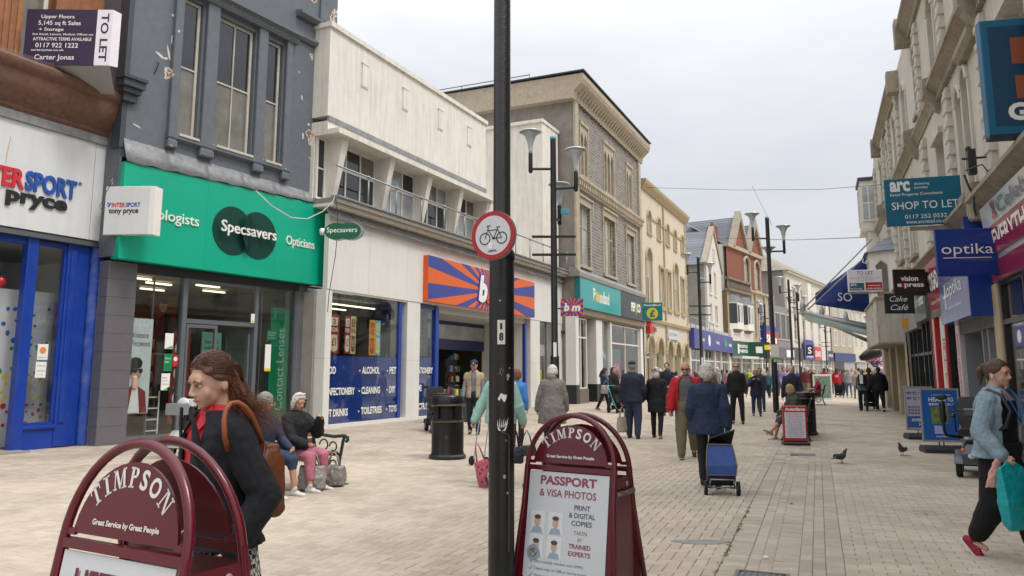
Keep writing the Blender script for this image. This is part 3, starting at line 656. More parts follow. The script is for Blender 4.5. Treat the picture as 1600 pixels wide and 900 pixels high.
q = poster(B, 3.93, 4.05, 2.78, 3.02, .18); MB().prism([(3.95, 2.8), (4.03, 2.8), (3.99, 2.88)], .172, .175).obj('warning_triangle', plain('warn_yellow', 'd9c21c', .5), q)
q = poster(B, 4.5, 4.7, 1.55, 2.25, .236); MB().box(4.5, 4.7, .23, .233, 1.55, 1.62).obj('yellow_foot', plain('warn_yellow', 'd9c21c', .5), q)
EMER = plain('emerald_panel', '007a50', .4)
gp = MB().box(4.75, 5.42, .34, .38, .15, 3.25).obj('contact_lens_panel', EMER, B)
mb = MB(); text(mb, 'Contact Lenses', 4.02, 6.2, 1.45, 1.72, .335, rot=(5.1, 1.6, pi / 2)); mb.obj('lettering', plain('pale_green_print', '9cc8b6', .5), gp, recalc=False)
q = MB().prism([(4.62, 2.3), (4.62, 2.62), (4.95, 2.62), (4.95, 2.36), (4.68, 2.36)], .31, .32).obj('speech_bubble_notice', plain('bubble_green', '15845c', .5), B); lines(q, [('We welcome', 4.64, 4.9, 2.55, 2.59), ('everyone to', 4.64, 4.88, 2.48, 2.52), ('book today', 4.64, 4.88, 2.41, 2.45)], .306, PAPER)
q = MB().box(3.3, 3.9, 1.22, 1.26, .25, 2.55).obj('display_banner', plain('aqua_banner', '86c9b9', .5), B); lines(q, [('See and', 3.38, 3.8, 2.26, 2.36), ('understand', 3.38, 3.82, 2.1, 2.2)], 1.215, BLACKP)
for col, x, z, r in [('c46a3a', 3.5, 1.7, .1), ('7f9a35', 3.6, 1.2, .14), ('c5b838', 3.45, 1.35, .1), ('2a2c30', 3.7, 1.5, .12), ('b4484e', 3.4, 1.55, .06)]: MB().ell((x, 1.21, z), (r, .006, r * 1.1), n=9, m=6).obj('printed_flower', plain('fl' + col, col, .5), q)
# white step shelf and furniture just inside the glass
mb = MB(); 
for z in (.2, .45, .7, .95): mb.box(1.25, 1.6, .42, .44, z, z + .03)
mb.box(1.25, 1.28, .4, .42, .1, 1.1).box(1.57, 1.6, .4, .42, .1, 1.1); mb.obj('display_rack', WHITE, B)
mb = MB().lathe([(.3, .4), (.35, .45), (.35, .5), (0, .52)], (1.0, 1.2, 0), 14).lathe([(.04, 0), (.04, .45)], (1.0, 1.2, 0), 8).box(.7, 1.3, 1.45, 1.5, .5, 1.0); mb.obj('chair_inside', plain('chair_grey', '5a5a58', .6), B)
mb = MB()
for k in range(16): mb.box(2.2 + (k % 4) * .45, 2.5 + (k % 4) * .45, 3.9, 3.95, .8 + (k // 4) * .45, 1.1 + (k // 4) * .45)
mb.obj('frame_display', plain('display_cream', 'cfc39a', .6), B)
q = poster(B, 2.7, 3.5, 2.85, 3.55, 2.6, plain('brown_poster', '7a3a2a', .6), 'hanging_picture'); MB().ell((3.1, 2.59, 3.25), (.12, .01, .16)).obj('pictured_face', plain('portrait_skin', 'c29a84', .6), q); MB().ell((3.1, 2.585, 3.38), (.13, .01, .08)).prism([(2.9, 2.86), (3.4, 2.86), (3.2, 3.08)], 2.58, 2.59).obj('pictured_hair', BLACKP, q)
q = MB().box(2.2, 2.72, .9, .93, .3, 2.5).obj('red_roundel_banner', plain('banner_red', '8f332c', .5), B)
for z in (.9, 1.5, 2.1): MB().lathe([(.13, 0), (.18, 0), (.18, .004), (.13, .004)], (2.46, .895, z), 18, 'y').obj('ring', PAPER, q)
MB().cbox(5.85, 6.15, .02, .146, 3.3, 3.86, .02).obj('alarm_box', plain('alarm_white', 'e2e2e4', .4), B); MB().box(5.87, 6.13, .03, .14, 3.24, 3.3).obj('alarm_strobe', plain('strobe_blue', '2a3f8a', .3), B)
# small oval hanging sign
o = empty('hanging_sign', at(502, 362, 20.2), R(-6), 'small green twin-oval hanging sign reading Specsavers over the joint with the white shop', 'sign')
mb = MB(); n = 40; pts = []
for c, sgn in ((.42, -1), (.78, 1)):
    for i in range(15): a = R(62 + 236 * i / 14) if sgn < 0 else R(-118 + 236 * i / 14); pts.append((c + .32 * cos(a), .23 * sin(a)))
mb.prism(pts, -.05, .05); mb.obj('green_face', plain('bottle_green', '0a5c3e', .3), o, smooth=40)
mb = MB(); mb.prism([(.6 + (x - .6) * 1.03 + .03, z * 1.05) for x, z in pts], -.04, .12); mb.obj('casing', plain('steel_casing', '9aa09f', .3, metal=.5), o)
lines(o, [('Specsavers', .17, 1.0, -.08, .1)], -.052, PAPER, bold=.01)
mb = MB().lathe([(.09, 0), (.1, .05), (.09, .1)], (-.02, 0, 0), 12, 'x').cap((.0, 0, 0), (.2, 0, 0), .03, .03); mb.obj('bracket', plain('alarm_white', 'e2e2e4', .4), o, smooth=True)
# loose cables over the green fascia and down the white pier
def cable(name, pts, r, m, label, cat='cable'):
    return MB().tube(pts, r, 5).obj(name, m, label=label, cat=cat, smooth=True)
CB = plain('cable_black', '25262a', .6); CW = plain('cable_white', 'c9c6be', .6)
cable('loose_cable', [at(u, v, y) for u, v, y in [(400, 298, 18.5), (425, 322, 18.9), (455, 340, 19.3), (480, 342, 19.7), (505, 330, 20.1), (520, 315, 20.3), (524, 305, 20.4), (515, 300, 20.3)]], .014, CW, 'white cable sagging across the top of the bright green fascia')
cable('loose_cable', [at(u, v, 20.3) for u, v in [(524, 305), (527, 330), (528, 360), (524, 400), (519, 430), (514, 460), (512, 488)]], .01, CB, 'thin black cable hanging down the white pier beside the green fascia')
# ---------------------------------------------------------------- discount store
CREAM = mat('cream_render', 'dcd8ce', .7, .05, 2.5, .1, 40, streak=.4, dcol='8d8678')
OFFW = mat('offwhite_cladding', 'dad9d4', .5, .03, 2, .04, streak=.12, dcol='8c877b')
B = facade('discount_store_building', (-5.03, 21.39), 25, 'long cream rendered building with slanted window fins above the blue and orange store sign')
B.scale = (1.05, 1.05, 1.05); B.location.z = -.05
MB().box(-.45, 8.95, 0, 11, 8.36, 10.9).obj('upper_wall', CREAM, B)
MB().box(-.5, 9.02, -.07, 11, 10.9, 11.04).obj('coping', CREAM, B)
MB().box(-.45, 8.95, -.05, .02, 8.22, 8.36).obj('lead_strip', LEAD, B)
MB().box(-.45, 8.95, -.02, .9, 7.98, 8.22).obj('hood_band', CREAM, B)
MB().box(-.45, 9.3, -.4, .95, 7.84, 7.98).obj('hood_slab', CREAM, B)
for x in (1.15, 3.3, 5.5, 7.6):
    MB().box(x - .14, x + .14, -.035, 0, 9.72, 10.38).obj('blind_panel', CREAM, B)
    MB().box(x - .17, x + .17, -.02, 0, 9.68, 9.73).box(x - .17, x + .17, -.05, 0, 10.38, 10.42).obj('panel_edge', CREAM, B)
MB().box(-.45, 8.95, .42, 11, 5.9, 7.9).box(8.95, 17.4, .42, 11, 5.6, 6.2).obj('building_body', CREAM, B)
mb = MB().box(14.7, 16.6, .05, 14, 5.9, 12.75).box(14.6, 16.7, .0, 14, 12.75, 12.9); mb.obj('rear_block', CREAM, B)
xs = [-.35, 2.15, 4.35, 6.5, 8.6]
fins = [.0, 2.3, 4.5, 6.65, 8.75]
for i, x in enumerate(fins):
    MB().add([(x - .05, .5, 6.1), (x + .14, .5, 6.1), (x + .14, .1, 6.1), (x - .02, .1, 6.1), (x - .05, .5, 7.84), (x + .24, .5, 7.84), (x + .24, -.22, 7.84), (x - .02, -.22, 7.84)], [(0, 1, 2, 3), (4, 7, 6, 5), (0, 4, 5, 1), (1, 5, 6, 2), (2, 6, 7, 3), (3, 7, 4, 0)]).obj('slanted_fin', CREAM, B)
MIX = [DARKPANE, PALEPANE, CURTPANE]
for i in range(4):
    a, b = fins[i] + .15, fins[i + 1] - .02
    window(B, a, b, 6.12, 7.84, .34, WHITE, lambda p, q, i=i: MIX[(p * 2 + q + i) % 3 if q else (i % 2)], 3, [0, .62, 1], fw=.05, bar=.05)
window(B, -.4, -.02, 6.12, 7.84, .34, WHITE, DARKPANE, 1, 2)
MB().box(-.45, 17.4, -.42, 1, 5.94, 6.08).obj('ledge', mat('ledge_concrete', '8a867e', .8, .15, 5, .2, streak=.3), B)
MB().box(-.45, 17.4, -.46, -.2, 6.08, 6.13).obj('ledge_lead', LEAD, B)
MB().box(-.45, 17.4, -.3, 1, 5.86, 5.94).obj('ledge_trim', CREAM, B)
for i in range(15):
    x0 = -.45 + i * 1.19; mb = MB(); n = 5; vs = []
    for r_, (y, z) in enumerate([(-.02, 5.88), (-.1, 5.72), (-.19, 5.6)]):
        for k in range(n + 1):
            x = x0 + 1.195 * k / n; vs.append((x, y - .03 * random.random(), z + .05 * random.random() * (r_ == 2) - .03 * (r_ == 2)))
    mb.add(vs, [(r_ * 6 + k, (r_ + 1) * 6 + k, (r_ + 1) * 6 + k + 1, r_ * 6 + k + 1) for r_ in range(2) for k in range(n)]); mb.obj('lead_sheet', LEAD, B, smooth=True, recalc=False)
RAIL = plain('rail_grey', '8f9498', .4, metal=.3)
mb = MB().tube([(-.4, -.32, 6.95), (17.3, -.32, 6.95)], .028, 8); mb.obj('guard_rail', RAIL, B, smooth=True)
for i in range(12):
    x = 1.05 + i * 1.42; MB().tube([(x, -.32, 6.08), (x, -.32, 6.95)], .025, 8).lathe([(.045, 0), (.045, .07)], (x, -.32, 6.92), 8).obj('rail_post', RAIL, B, smooth=True)
# fascia cladding
ex = [(-.25, 1.6), (1.605, 3.6), (3.605, 5.6), (5.605, 7.6), (7.605, 9.6), (9.605, 11.6), (11.605, 13.5), (13.505, 15.4), (15.405, 17.35)]
for a, b in ex: MB().box(a, b, -.03, .12, 3.68, 5.7).obj('cladding_panel', OFFW, B)
for a, b in [(-.25, .0), (3.68, 4.42), (13.15, 14.15), (16.05, 17.35)]:
    MB().box(a, b, -.01, .6, 1.86, 3.677).box(a, b, -.012, .6, 0, 1.855).obj('pier', OFFW, B)
MB().box(.0, 3.68, .0, .1, 3.63, 3.68).obj('window_head', OFFW, B)
MB().box(.0, 3.68, -.03, .3, .0, .14).box(4.42, 5.6, -.03, .3, 0, .12).obj('plinth', OFFW, B)
FILM = plain('blue_film', '1d3f8f', .2, spec=.6); FB_ = plain('frame_blue', '1c3c92', .35)
MB().box(.0, 3.32, .1, .11, .14, 1.93).obj('blue_window_film', FILM, B); MB().box(4.42, 5.42, .1, .11, .12, 1.95).obj('blue_window_film', FILM, B)
pane(B, .0, 3.32, .14, 3.63, .07); pane(B, 4.42, 5.42, .12, 3.6, .07)
MB().box(3.3, 3.45, .04, .14, .14, 3.63).box(3.45, 3.68, .2, .25, .14, 3.63).box(5.42, 5.62, .0, .2, .1, 3.6).box(4.42, 5.6, .04, .12, 3.52, 3.6).obj('blue_frame', FB_, B)
mb = MB()
for r_, row in enumerate([('FOOD', 'ALCOHOL', 'PET'), ('CONFECTIONERY', 'CLEANING', 'DIY'), ('SOFT DRINKS', 'TOILETRIES', 'TOYS')]):
    z = 1.45 - r_ * .56
    for (s, x0, w) in zip(row, (-.2, 1.52, 2.88), ((.55, .85, .36), (1.4, .9, .33), (1.12, 1.0, .42))[r_]):
        text(mb, s, x0, x0 + w, z, z + .2, .064, bold=.03)
        if x0 > 0: mb.lathe([(0, 0), (.025, 0), (.025, .004), (0, .004)], (x0 - .1, .066, z + .09), 10, 'y')
for s, x0, w, z in [('STATIONERY', 4.25, 1.12, 1.45), ('HOME', 4.2, .5, .9), ('ELECTRICAL', 4.22, 1.1, .33)]: text(mb, s, x0 + .02, x0 + w, z, z + .2, .064, bold=.03)
mb.obj('window_lettering', PAPER, B, recalc=False)
DISC = mat('store_room', '8f8d88', .8, .2, 1.5)
room(B, -.3, 16.9, .3, 7, 3.6, DISC, plain('store_floor', '9c9a95', .4), plain('store_ceil', '8f9092', .8))
mb = MB()
for k in range(5): mb.box(-.1, 3.4, 1.0 + k * 1.1, 1.06 + k * 1.1, 3.42, 3.46)
mb.obj('ceiling_strip_light', LITM, B)
SHELF = plain('shelf_grey', '3a3c40', .6)
mb = MB()
for x in (.3, 2.4, 8.8, 10.6): mb.box(x, x + .9, 2.6, 6.5, .05, 2.0)
mb.obj('shelving', SHELF, B)
for ci, col in enumerate(['a83a32', '3a6fa8', 'c9a63a', '4b8a4a', 'd7d3c8', '7a4a8a']):
    mb = MB()
    for k in range(70):
        x = random.choice([.3, 2.4, 8.8, 10.6, 6.2, 7.2]); x += random.uniform(0, .85); z = random.choice([.3, .7, 1.1, 1.5, 2.0]); y = random.uniform(2.5, 2.62)
        mb.box(x, x + random.uniform(.06, .14), y - .06, y, z, z + random.uniform(.1, .28))
    mb.obj('stacked_goods', plain('goods' + col, col, .6), B, kind='stuff')
# posters hanging in the first window
for (x0, x1, z0, z1, c1, c2) in [(.16, .62, 2.0, 3.05, '9c2f28', 'e6d9b8'), (.85, 1.1, 2.0, 3.05, '9c2f28', 'e9e2d2'), (1.12, 1.36, 2.0, 3.05, 'd6c48c', '7a5a30'), (2.0, 2.3, 1.98, 3.0, 'e2a82a', 'd23b2f'), (2.3, 2.56, 1.98, 3.0, '5bb3d6', 'f0e24a')]:
    q = poster(B, x0, x1, z0, z1, .2, plain('pst' + c1, c1, .5), 'sale_poster'); w = x1 - x0
    mb = MB()
    text(mb, 'FOR', x0 + w * .12, x1 - w * .12, z0 + .58, z0 + .70, .194, bold=.04)
    mb.prism([(x0 + w * .2, z1 - .3), (x1 - w * .2, z1 - .3), (x1 - w * .15, z1 - .08), (x0 + w * .15, z1 - .08)], .194, .196); mb.prism([(x0 + w * .15, z0 + .1), (x0 + w * .5, z0 + .04), (x1 - w * .15, z0 + .1), (x1 - w * .2, z0 + .5), (x0 + w * .2, z0 + .5)], .194, .196)
    mb.obj('print', plain('pst' + c2, c2, .5), q)
    lines(q, [('2', x0 + w * .35, x1 - w * .35, z1 - .26, z1 - .12), ('£1', x0 + w * .3, x1 - w * .3, z0 + .2, z0 + .42)], .192, plain('pst' + c1, c1, .5), bold=.03)
pane(B, 4.44, 5.4, 2.0, 3.55, .3, mat('lace_film', '6b6a68', .5, .7, 14), 'patterned_blind')
# recessed entrance
MB().box(5.62, 12.7, .05, 2.0, 3.45, 3.68).obj('entrance_soffit', plain('soffit_white', 'a9aaa8', .7), B)
MB().box(5.62, 12.9, 1.9, 2.0, 2.35, 3.45).obj('blue_transom', plain('navy_board', '14265c', .35), B)
pane(B, 6.4, 12.6, 2.75, 3.3, 1.87, PALEPANE, 'transom_glass')
MB().box(6.9, 7.05, 1.85, 1.98, 0, 2.35).box(8.4, 8.52, 1.85, 1.98, 0, 2.35).box(5.62, 5.72, .2, 2, 0, 2.35).box(12.6, 12.75, -.0, .12, 0, 3.5).obj('blue_frame', FB_, B); MB().box(12.62, 12.78, .12, 2, 0, 3.45).obj('entrance_side_wall', OFFW, B)
pane(B, 7.05, 8.4, .05, 2.35, 1.9); pane(B, 5.72, 6.9, .05, 2.35, 1.9)
MB().box(7.0, 8.4, 2.2, 2.9, 0, 1.0).obj('till_counter', PAPER, B)
pane(B, 14.15, 16.05, .5, 3.65, .1); MB().box(14.15, 16.05, .0, .15, 0, .5).obj('stall_riser', mat('brown_riser', '6b6157', .6, .2, 4), B)
MB().box(14.15, 14.22, .05, .15, .5, 3.65).box(15.1, 15.16, .05, .15, .5, 3.65).obj('window_frame', plain('bronze_frame', '8a857c', .4), B)
for col, x0, z0, w, h in [('2f8a94', 14.3, 1.8, .9, .6), ('d0b545', 14.4, 2.4, .7, .2), ('a0602c', 14.3, .6, .5, 1.0), ('b9c732', 15.3, 1.1, .25, .5), ('c7c5bf', 15.2, 2.2, .7, .5)]: poster(B, x0, x0 + w, z0, z0 + h, .5, plain('w' + col, col, .6), 'window_display')
# starburst sign
ORNG = plain('sign_orange', 'd85f1e', .35); VIOL = plain('sign_violet', '35408f', .35)
def starburst(root, x0, x1, z0, z1, y, cx, cz, n, th=.12):
    b_ = MB().box(x0, x1, y, y + th, z0, z1).obj('orange_board', ORNG, root)
    def edge(a):
        c, s = cos(a), sin(a); t = 1e9
        if c > 1e-9: t = min(t, (x1 - cx) / c)
        if c < -1e-9: t = min(t, (x0 - cx) / c)
        if s > 1e-9: t = min(t, (z1 - cz) / s)
        if s < -1e-9: t = min(t, (z0 - cz) / s)
        return (cx + c * t, cz + s * t)
    cor = [(atan2(z - cz, x - cx) % (2 * pi), (x, z)) for x in (x0, x1) for z in (z0, z1)]
    mb = MB()
    for k in range(n):
        a0 = 2 * pi * k / n + .03; a1 = a0 + pi / n
        pts = [(cx, cz), edge(a0)] + [p for a, p in sorted(cor) if a0 < a < a1 or a0 < a + 2 * pi < a1] + [edge(a1)]
        mb.prism(pts, y - .003 , y - .0005)
    mb.obj('violet_rays', VIOL, root)
sg = empty('store_sign', (0, 0, 0), 0, 'long orange and violet starburst sign reading b&m on the white fascia', 'sign')
sg.location = B.location; sg.rotation_euler = B.rotation_euler; sg.scale = B.scale
starburst(sg, 4.52, 13.1, 3.74, 5.22, -.22, 8.9, 4.45, 26, .19)
def bm_letters(root, x0, z0, w, h, y, th=.03):
    o1 = MB(); text(o1, 'b', x0 - w * .02, x0 + w * .36, z0 - .02 * h, z0 + h * 1.03, y, bold=.09, italic=.2, th=th); text(o1, 'm', x0 + w * .42, x0 + w * 1.03, z0 - .02 * h, z0 + h * .72, y, bold=.09, italic=.2, th=th)
    o1.obj('letter_outline', plain('outline_blue', '1c3a9c', .35), root, recalc=False)
    o2 = MB(); text(o2, 'b', x0, x0 + w * .33, z0, z0 + h, y - th - .004, bold=.05, italic=.2, th=.01); text(o2, 'm', x0 + w * .45, x0 + w, z0, z0 + h * .68, y - th - .004, bold=.05, italic=.2, th=.01); o2.obj('lettering', PAPER, root, recalc=False)
    o3 = MB(); text(o3, '&', x0 + w * .3, x0 + w * .5, z0, z0 + h * .48, y - th - .016, bold=.03, italic=.2, th=.01); o3.obj('ampersand', ORNG, root, recalc=False)
bm_letters(sg, 7.95, 3.98, 2.1, 1.0, -.223)
hs = empty('hanging_sign', at(876, 494, 33.0), R(-8), 'small square starburst hanging sign reading b&m beside the turquoise fascia', 'sign')
starburst(hs, 0, .98, 0, .74, 0, .5, .37, 14, .1); bm_letters(hs, .14, .2, .72, .36, -.003, .01)
MB().box(-.35, 0, .03, .07, .3, .36).obj('bracket', BLACKP, hs)
MB().ell((16.7, -.12, 3.3), (.09, .1, .07)).box(16.64, 16.76, -.02, .0, 3.28, 3.38).obj('camera_dome', BLACKP, B)
# ---------------------------------------------------------------- stone building with turquoise fascia
RUB = mat('grey_rubble_stone', '7c756b', .9, .18, 6, .2)
def rubble(m, bw=.42, rh=.17, c1='86817b', c2='6a6661', mo='a8a39b'):
    t = m.node_tree; n = t.nodes; l = t.links; b = n['Principled BSDF']
    tc = n.new('ShaderNodeTexCoord'); mp = n.new('ShaderNodeMapping'); mp.inputs['Rotation'].default_value = (pi / 2, 0, 0); l.new(tc.outputs['Object'], mp.inputs[0])
    nz = n.new('ShaderNodeTexNoise'); nz.inputs['Scale'].default_value = 1.7; nz.inputs['Detail'].default_value = 3; l.new(mp.outputs[0], nz.inputs[0])
    mxv = n.new('ShaderNodeMix'); mxv.data_type = 'RGBA'; mxv.blend_type = 'ADD'; mxv.inputs[0].default_value = .12; l.new(mp.outputs[0], mxv.inputs[6]); l.new(nz.outputs[1], mxv.inputs[7])
    bk = n.new('ShaderNodeTexBrick'); l.new(mxv.outputs[2], bk.inputs[0]); bk.inputs['Scale'].default_value = 1; bk.inputs['Brick Width'].default_value = bw; bk.inputs['Row Height'].default_value = rh; bk.inputs['Mortar Size'].default_value = .018
    bk.inputs['Color1'].default_value = C(c1); bk.inputs['Color2'].default_value = C(c2); bk.inputs['Mortar'].default_value = C(mo)
    l.new(bk.outputs[0], b.inputs['Base Color'])
    bp = n.new('ShaderNodeBump'); bp.inputs['Strength'].default_value = .8; bp.inputs['Distance'].default_value = .05; bp.invert = True; l.new(bk.outputs[1], bp.inputs['Height']); l.new(bp.outputs[0], b.inputs['Normal'])
rubble(RUB)
BATH = mat('bath_stone', 'aaa08c', .8, .15, 6, .15, 30, dirt=.35, dcol='6e6350')
CEM = mat('cement_side_wall', '86807a', .85, .2, 1.2, .15, 20, dirt=.45, dcol='63594d')
B = facade('turquoise_fascia_building', (3.08, 37.08), 24, 'grey rubble stone building with pointed cream window groups above a turquoise and black fascia')
LW = [(.45, 2.35, 6.8, 9.9), (4.7, 6.9, 6.8, 10.0), (9.3, 11.0, 6.8, 9.8)]
UW = [(.95, 2.1, 11.4, 14.1), (4.95, 6.9, 11.4, 14.2), (9.55, 10.8, 11.4, 14.1)]
wm = MB(); wallgrid(wm, 0, 12.7, 6.0, 15.4, LW + UW, 0, .3); wm.obj('front_wall', RUB, B, recalc=False)
MB().box(0.0, 12.7, .31, 13, 4.4, 15.4).obj('building_body', CEM, B)
MB().box(-.02, .002, .0, 13, 0, 15.4).obj('side_wall', CEM, B); MB().box(12.7, 12.72, 0, 13, 0, 15.4).obj('side_wall', CEM, B)
for a, b in [(.0, .42), (12.3, 12.7)]:
    MB().cbox(a - .06, b, -.14, 0, 6.1, 10.7, .03).cbox(a - .06, b, -.14, 0, 11.3, 15.0, .03).obj('corner_pilaster', BATH, B)
MB().xprism([(0, 10.6), (-.12, 10.62), (-.16, 10.9), (-.3, 11.05), (-.3, 11.2), (-.1, 11.34), (0, 11.34)], -.14, 12.75).obj('string_course', BATH, B)
for i in range(40): MB().box(.1 + i * .315, .26 + i * .315, -.26, -.1, 10.72, 10.95).obj('dentil', BATH, B)
MB().xprism([(13, 15.0), (-.15, 15.0), (-.2, 15.35), (-.62, 15.75), (-.7, 15.95), (-.7, 16.2), (13, 16.3)], -.5, 13.1).obj('cornice', BATH, B)
for i in range(30): MB().xprism([(0, 15.0), (-.15, 15.0), (-.2, 15.2), (-.5, 15.6), (0, 15.6)], .15 + i * .42, .33 + i * .42).obj('bracket', BATH, B)
MB().box(-.6, 13.2, -.78, 13, 16.3, 16.36).obj('gutter', DKGREY, B)
for (a, b, c, d), nl in zip(LW, (2, 3, 2)):
    MB().box(a - .18, b + .18, -.07, 0, d, d + .35).box(a - .3, b + .3, -.16, 0, d + .35, d + .45).box(a - .3, a - .18, -.12, 0, d - .5, d + .35).box(b + .18, b + .3, -.12, 0, d - .5, d + .35).box(a - .15, b + .15, -.12, .05, c - .15, c).box(a - .18, a, -.05, 0, c, d).box(b, b + .18, -.05, 0, c, d).obj('window_surround', BATH, B)
    w = (b - a) / nl
    for i in range(nl):
        window(B, a + i * w + .06, a + (i + 1) * w - .06, c, d, .12, BATH, [CURTPANE, PALEPANE][i % 2], 1, [0, .66, 1], fw=.07, bar=.07)
    MB().box(a, b, .2, .24, c, d).obj('window_backing', BATH, B)
for (a, b, c, d), nl in zip(UW, (2, 3, 2)):
    w = (b - a) / nl; mb = MB(); hs_ = []
    for i in range(nl): hs_.append((a + i * w + .07, a + (i + 1) * w - .07, c + .1, d - .35, .45, 1))
    wallgrid(mb, a, b, c, d, hs_, -.02, .2); mb.obj('pointed_window_tracery', BATH, B, recalc=False)
    MB().box(a, b, .17, .2, c, d).obj('pane', plain('stone_pane', '85807a', .3, var=.3), B)
    MB().box(a - .12, b + .12, -.1, 0, d, d + .16).box(a - .12, a, -.06, 0, c, d).box(b, b + .12, -.06, 0, c, d).box(a - .14, b + .14, -.12, 0, c - .12, c).obj('window_surround', BATH, B)
MB().box(-.2, 12.9, -.3, .3, 6.1, 6.3).obj('ledge', mat('ledge_concrete', '8a867e', .8, .15, 5, .2, streak=.3), B)
MB().xprism([(.3, 6.3), (-.3, 6.3), (-.05, 6.55), (.3, 6.6)], -.1, 12.8).obj('ledge_lead', LEAD, B)
TURQ = plain('turquoise_fascia', '2f9a98', .3); CHAR = plain('charcoal_fascia', '2f3338', .35); DTQ = plain('dark_turquoise', '0d6f72', .4)
MB().box(.05, 7.0, -.25, 0, 4.62, 6.1).obj('fascia_panel', TURQ, B); MB().box(7.003, 12.7, -.25, 0, 4.62, 6.1).obj('fascia_panel', CHAR, B); MB().box(-.1, .05, -.25, 0, 4.62, 6.1).obj('fascia_end', DTQ, B)
lines(B, [('P', 2.0, 2.35, 5.12, 5.75), ('undland', 2.95, 4.75, 5.05, 5.7)], -.255, PAPER, bold=.03)
YEL = plain('logo_yellow', 'd6b92a', .4)
MB().lathe([(.1, 0), (.27, 0), (.27, .006), (.1, .006)], (2.65, -.254, 5.32), 16, 'y').obj('yellow_o', YEL, B)
lines(B, [('PEP', 9.2, 10.1, 5.08, 5.62), ('CO', 10.55, 11.35, 5.08, 5.62)], -.255, PAPER, bold=.05)
MB().ell((10.32, -.255, 5.3), (.16, .01, .4), n=10, m=8).obj('green_leaf', plain('leaf_green2', '8fb52d', .4), B)
MB().xprism([(0, 4.62), (-.18, 4.6), (-.14, 4.3), (.05, 4.2), (.3, 4.2)], 0, 12.7).obj('stone_lintel', mat('brown_lintel', '877a69', .8, .15, 5, .15, dirt=.3), B)
SHOPG = mat('pound_room', '8f918e', .8, .15, 2)
room(B, .1, 12.6, .7, 8, 4.15, SHOPG, None, None)
BASE = plain('pier_black', '26292c', .4)
for a, b in [(-.1, .35), (3.1, 4.15), (5.62, 5.9), (12.1, 12.7)]:
    MB().box(a, b, -.02, .5, .9, 4.2).obj('pier', OFFW, B); MB().box(a, b, -.03, .5, 0, .9).obj('pier_base', BASE, B)
pane(B, .35, 1.9, .7, 4.15, .15); MB().box(.35, 1.9, .02, .3, 0, .7).obj('stall_riser', mat('brown_riser', '6b6157', .6, .2, 4), B)
pane(B, 4.15, 5.62, .5, 4.15, .15); pane(B, 5.9, 12.1, .5, 4.15, .15); MB().box(4.15, 12.1, .05, .3, 0, .5).obj('stall_riser', mat('brown_riser', '6b6157', .6, .2, 4), B)
shopframe(B, [.35, 1.0, 1.9], [.72, 3.2, 4.12], .1, WHITE, .07, .1); shopframe(B, [5.95, 9.0, 12.0], [.52, 3.1, 4.12], .1, WHITE, .08, .1)
for c, x0, x1, z0, z1 in [('7a3d74', 4.3, 5.4, 3.2, 3.9), ('b03a3c', 4.3, 5.2, 1.9, 2.6), ('4a93c0', 4.8, 5.5, .7, 2.2), ('b5446a', 6.1, 8.6, .7, 2.2), ('1f7f84', 6.1, 8.6, 2.2, 2.8), ('3a3f42', 9.3, 11.9, .6, 3.0), ('c3c7c4', .5, .9, 1.0, 2.6), ('b5532f', 1.1, 1.6, 1.8, 2.2), ('4a9ea0', 1.1, 1.5, .9, 1.7), ('cfae3a', .5, .9, 2.7, 3.1)]:
    poster(B, x0, x1, z0, z1, .3, plain('pw' + c, c, .5), 'window_poster')
MB().prism([(4.2, 2.5), (4.9, 2.1), (4.9, 2.4), (4.2, 2.75)], .25, .26).prism([(4.9, 2.5), (5.55, 2.1), (5.55, 2.4), (4.9, 2.75)], .25, .26).obj('white_display_arrows', PAPER, B)
lines(B, [('café', 6.6, 8.2, 1.6, 2.0), ('£1', 6.6, 7.6, 1.0, 1.4)], .29, PAPER)
# roof rail and skylight of the neighbour wall
mb = MB().tube([(.3, 2.5, 16.9), (.3, 12.5, 16.9)], .03, 6).tube([(.3, 2.5, 16.6), (.3, 12.5, 16.6)], .02, 6)
for k in range(6): mb.tube([(.3, 2.5 + 2 * k, 16.25), (.3, 2.5 + 2 * k, 16.95)], .025, 6)
mb.obj('roof_rail', RAIL, B)
o = empty('hanging_sign', at(1004, 501, 44.6), R(-6), 'teal hanging sign with a yellow pound disc reading Poundland', 'sign')
MB().box(0, 1.15, 0, .14, 0, 1.05).obj('box', DTQ, o); lines(o, [('Poundland', .1, 1.05, .84, .96)], -.004, PAPER, bold=.02)
MB().lathe([(0, 0), (.33, 0), (.33, .01), (0, .01)], (.57, -.001, .42), 20, 'y').obj('yellow_disc', YEL, o); lines(o, [('£', .43, .72, .2, .63)], -.015, DTQ, bold=.05)
# ---------------------------------------------------------------- cream arcade building
CRM = mat('yellow_cream_stucco', 'c6bdaa', .75, .06, 3, .1, 30, streak=.2, dcol='8d7d5e')
CRD = mat('cream_trim', 'a89878', .75, .12, 6, .1, 30)
B = facade('cream_arcade_building', (8.4, 49.0), 24.3, 'yellow-cream stucco building with arched ground-floor arcade and small round-headed attic windows')
top = [(x, x + .9, 10.7, 12.2, .4) for x in (1.5, 4.2, 6.9, 9.4, 12.0)]
fst = [(.9, 2.3, 6.0, 9.6, .7), (4.6, 5.7, 6.0, 8.7), (6.9, 7.9, 6.0, 8.7), (9.0, 10.4, 6.0, 9.6, .7), (11.6, 12.6, 6.0, 8.7)]
grd = [(.5, 2.3, 0, 3.75, .95), (3.1, 4.9, 0, 3.7, .95), (6.0, 7.8, 0, 3.65, .95), (8.6, 10.4, 0, 3.6, .95), (11.4, 13.2, 0, 3.55, .95)]
wm = MB(); wallgrid(wm, 0, 13.8, 0, 13.9, top + fst + grd, 0, .35); wm.obj('front_wall', CRM, B, recalc=False)
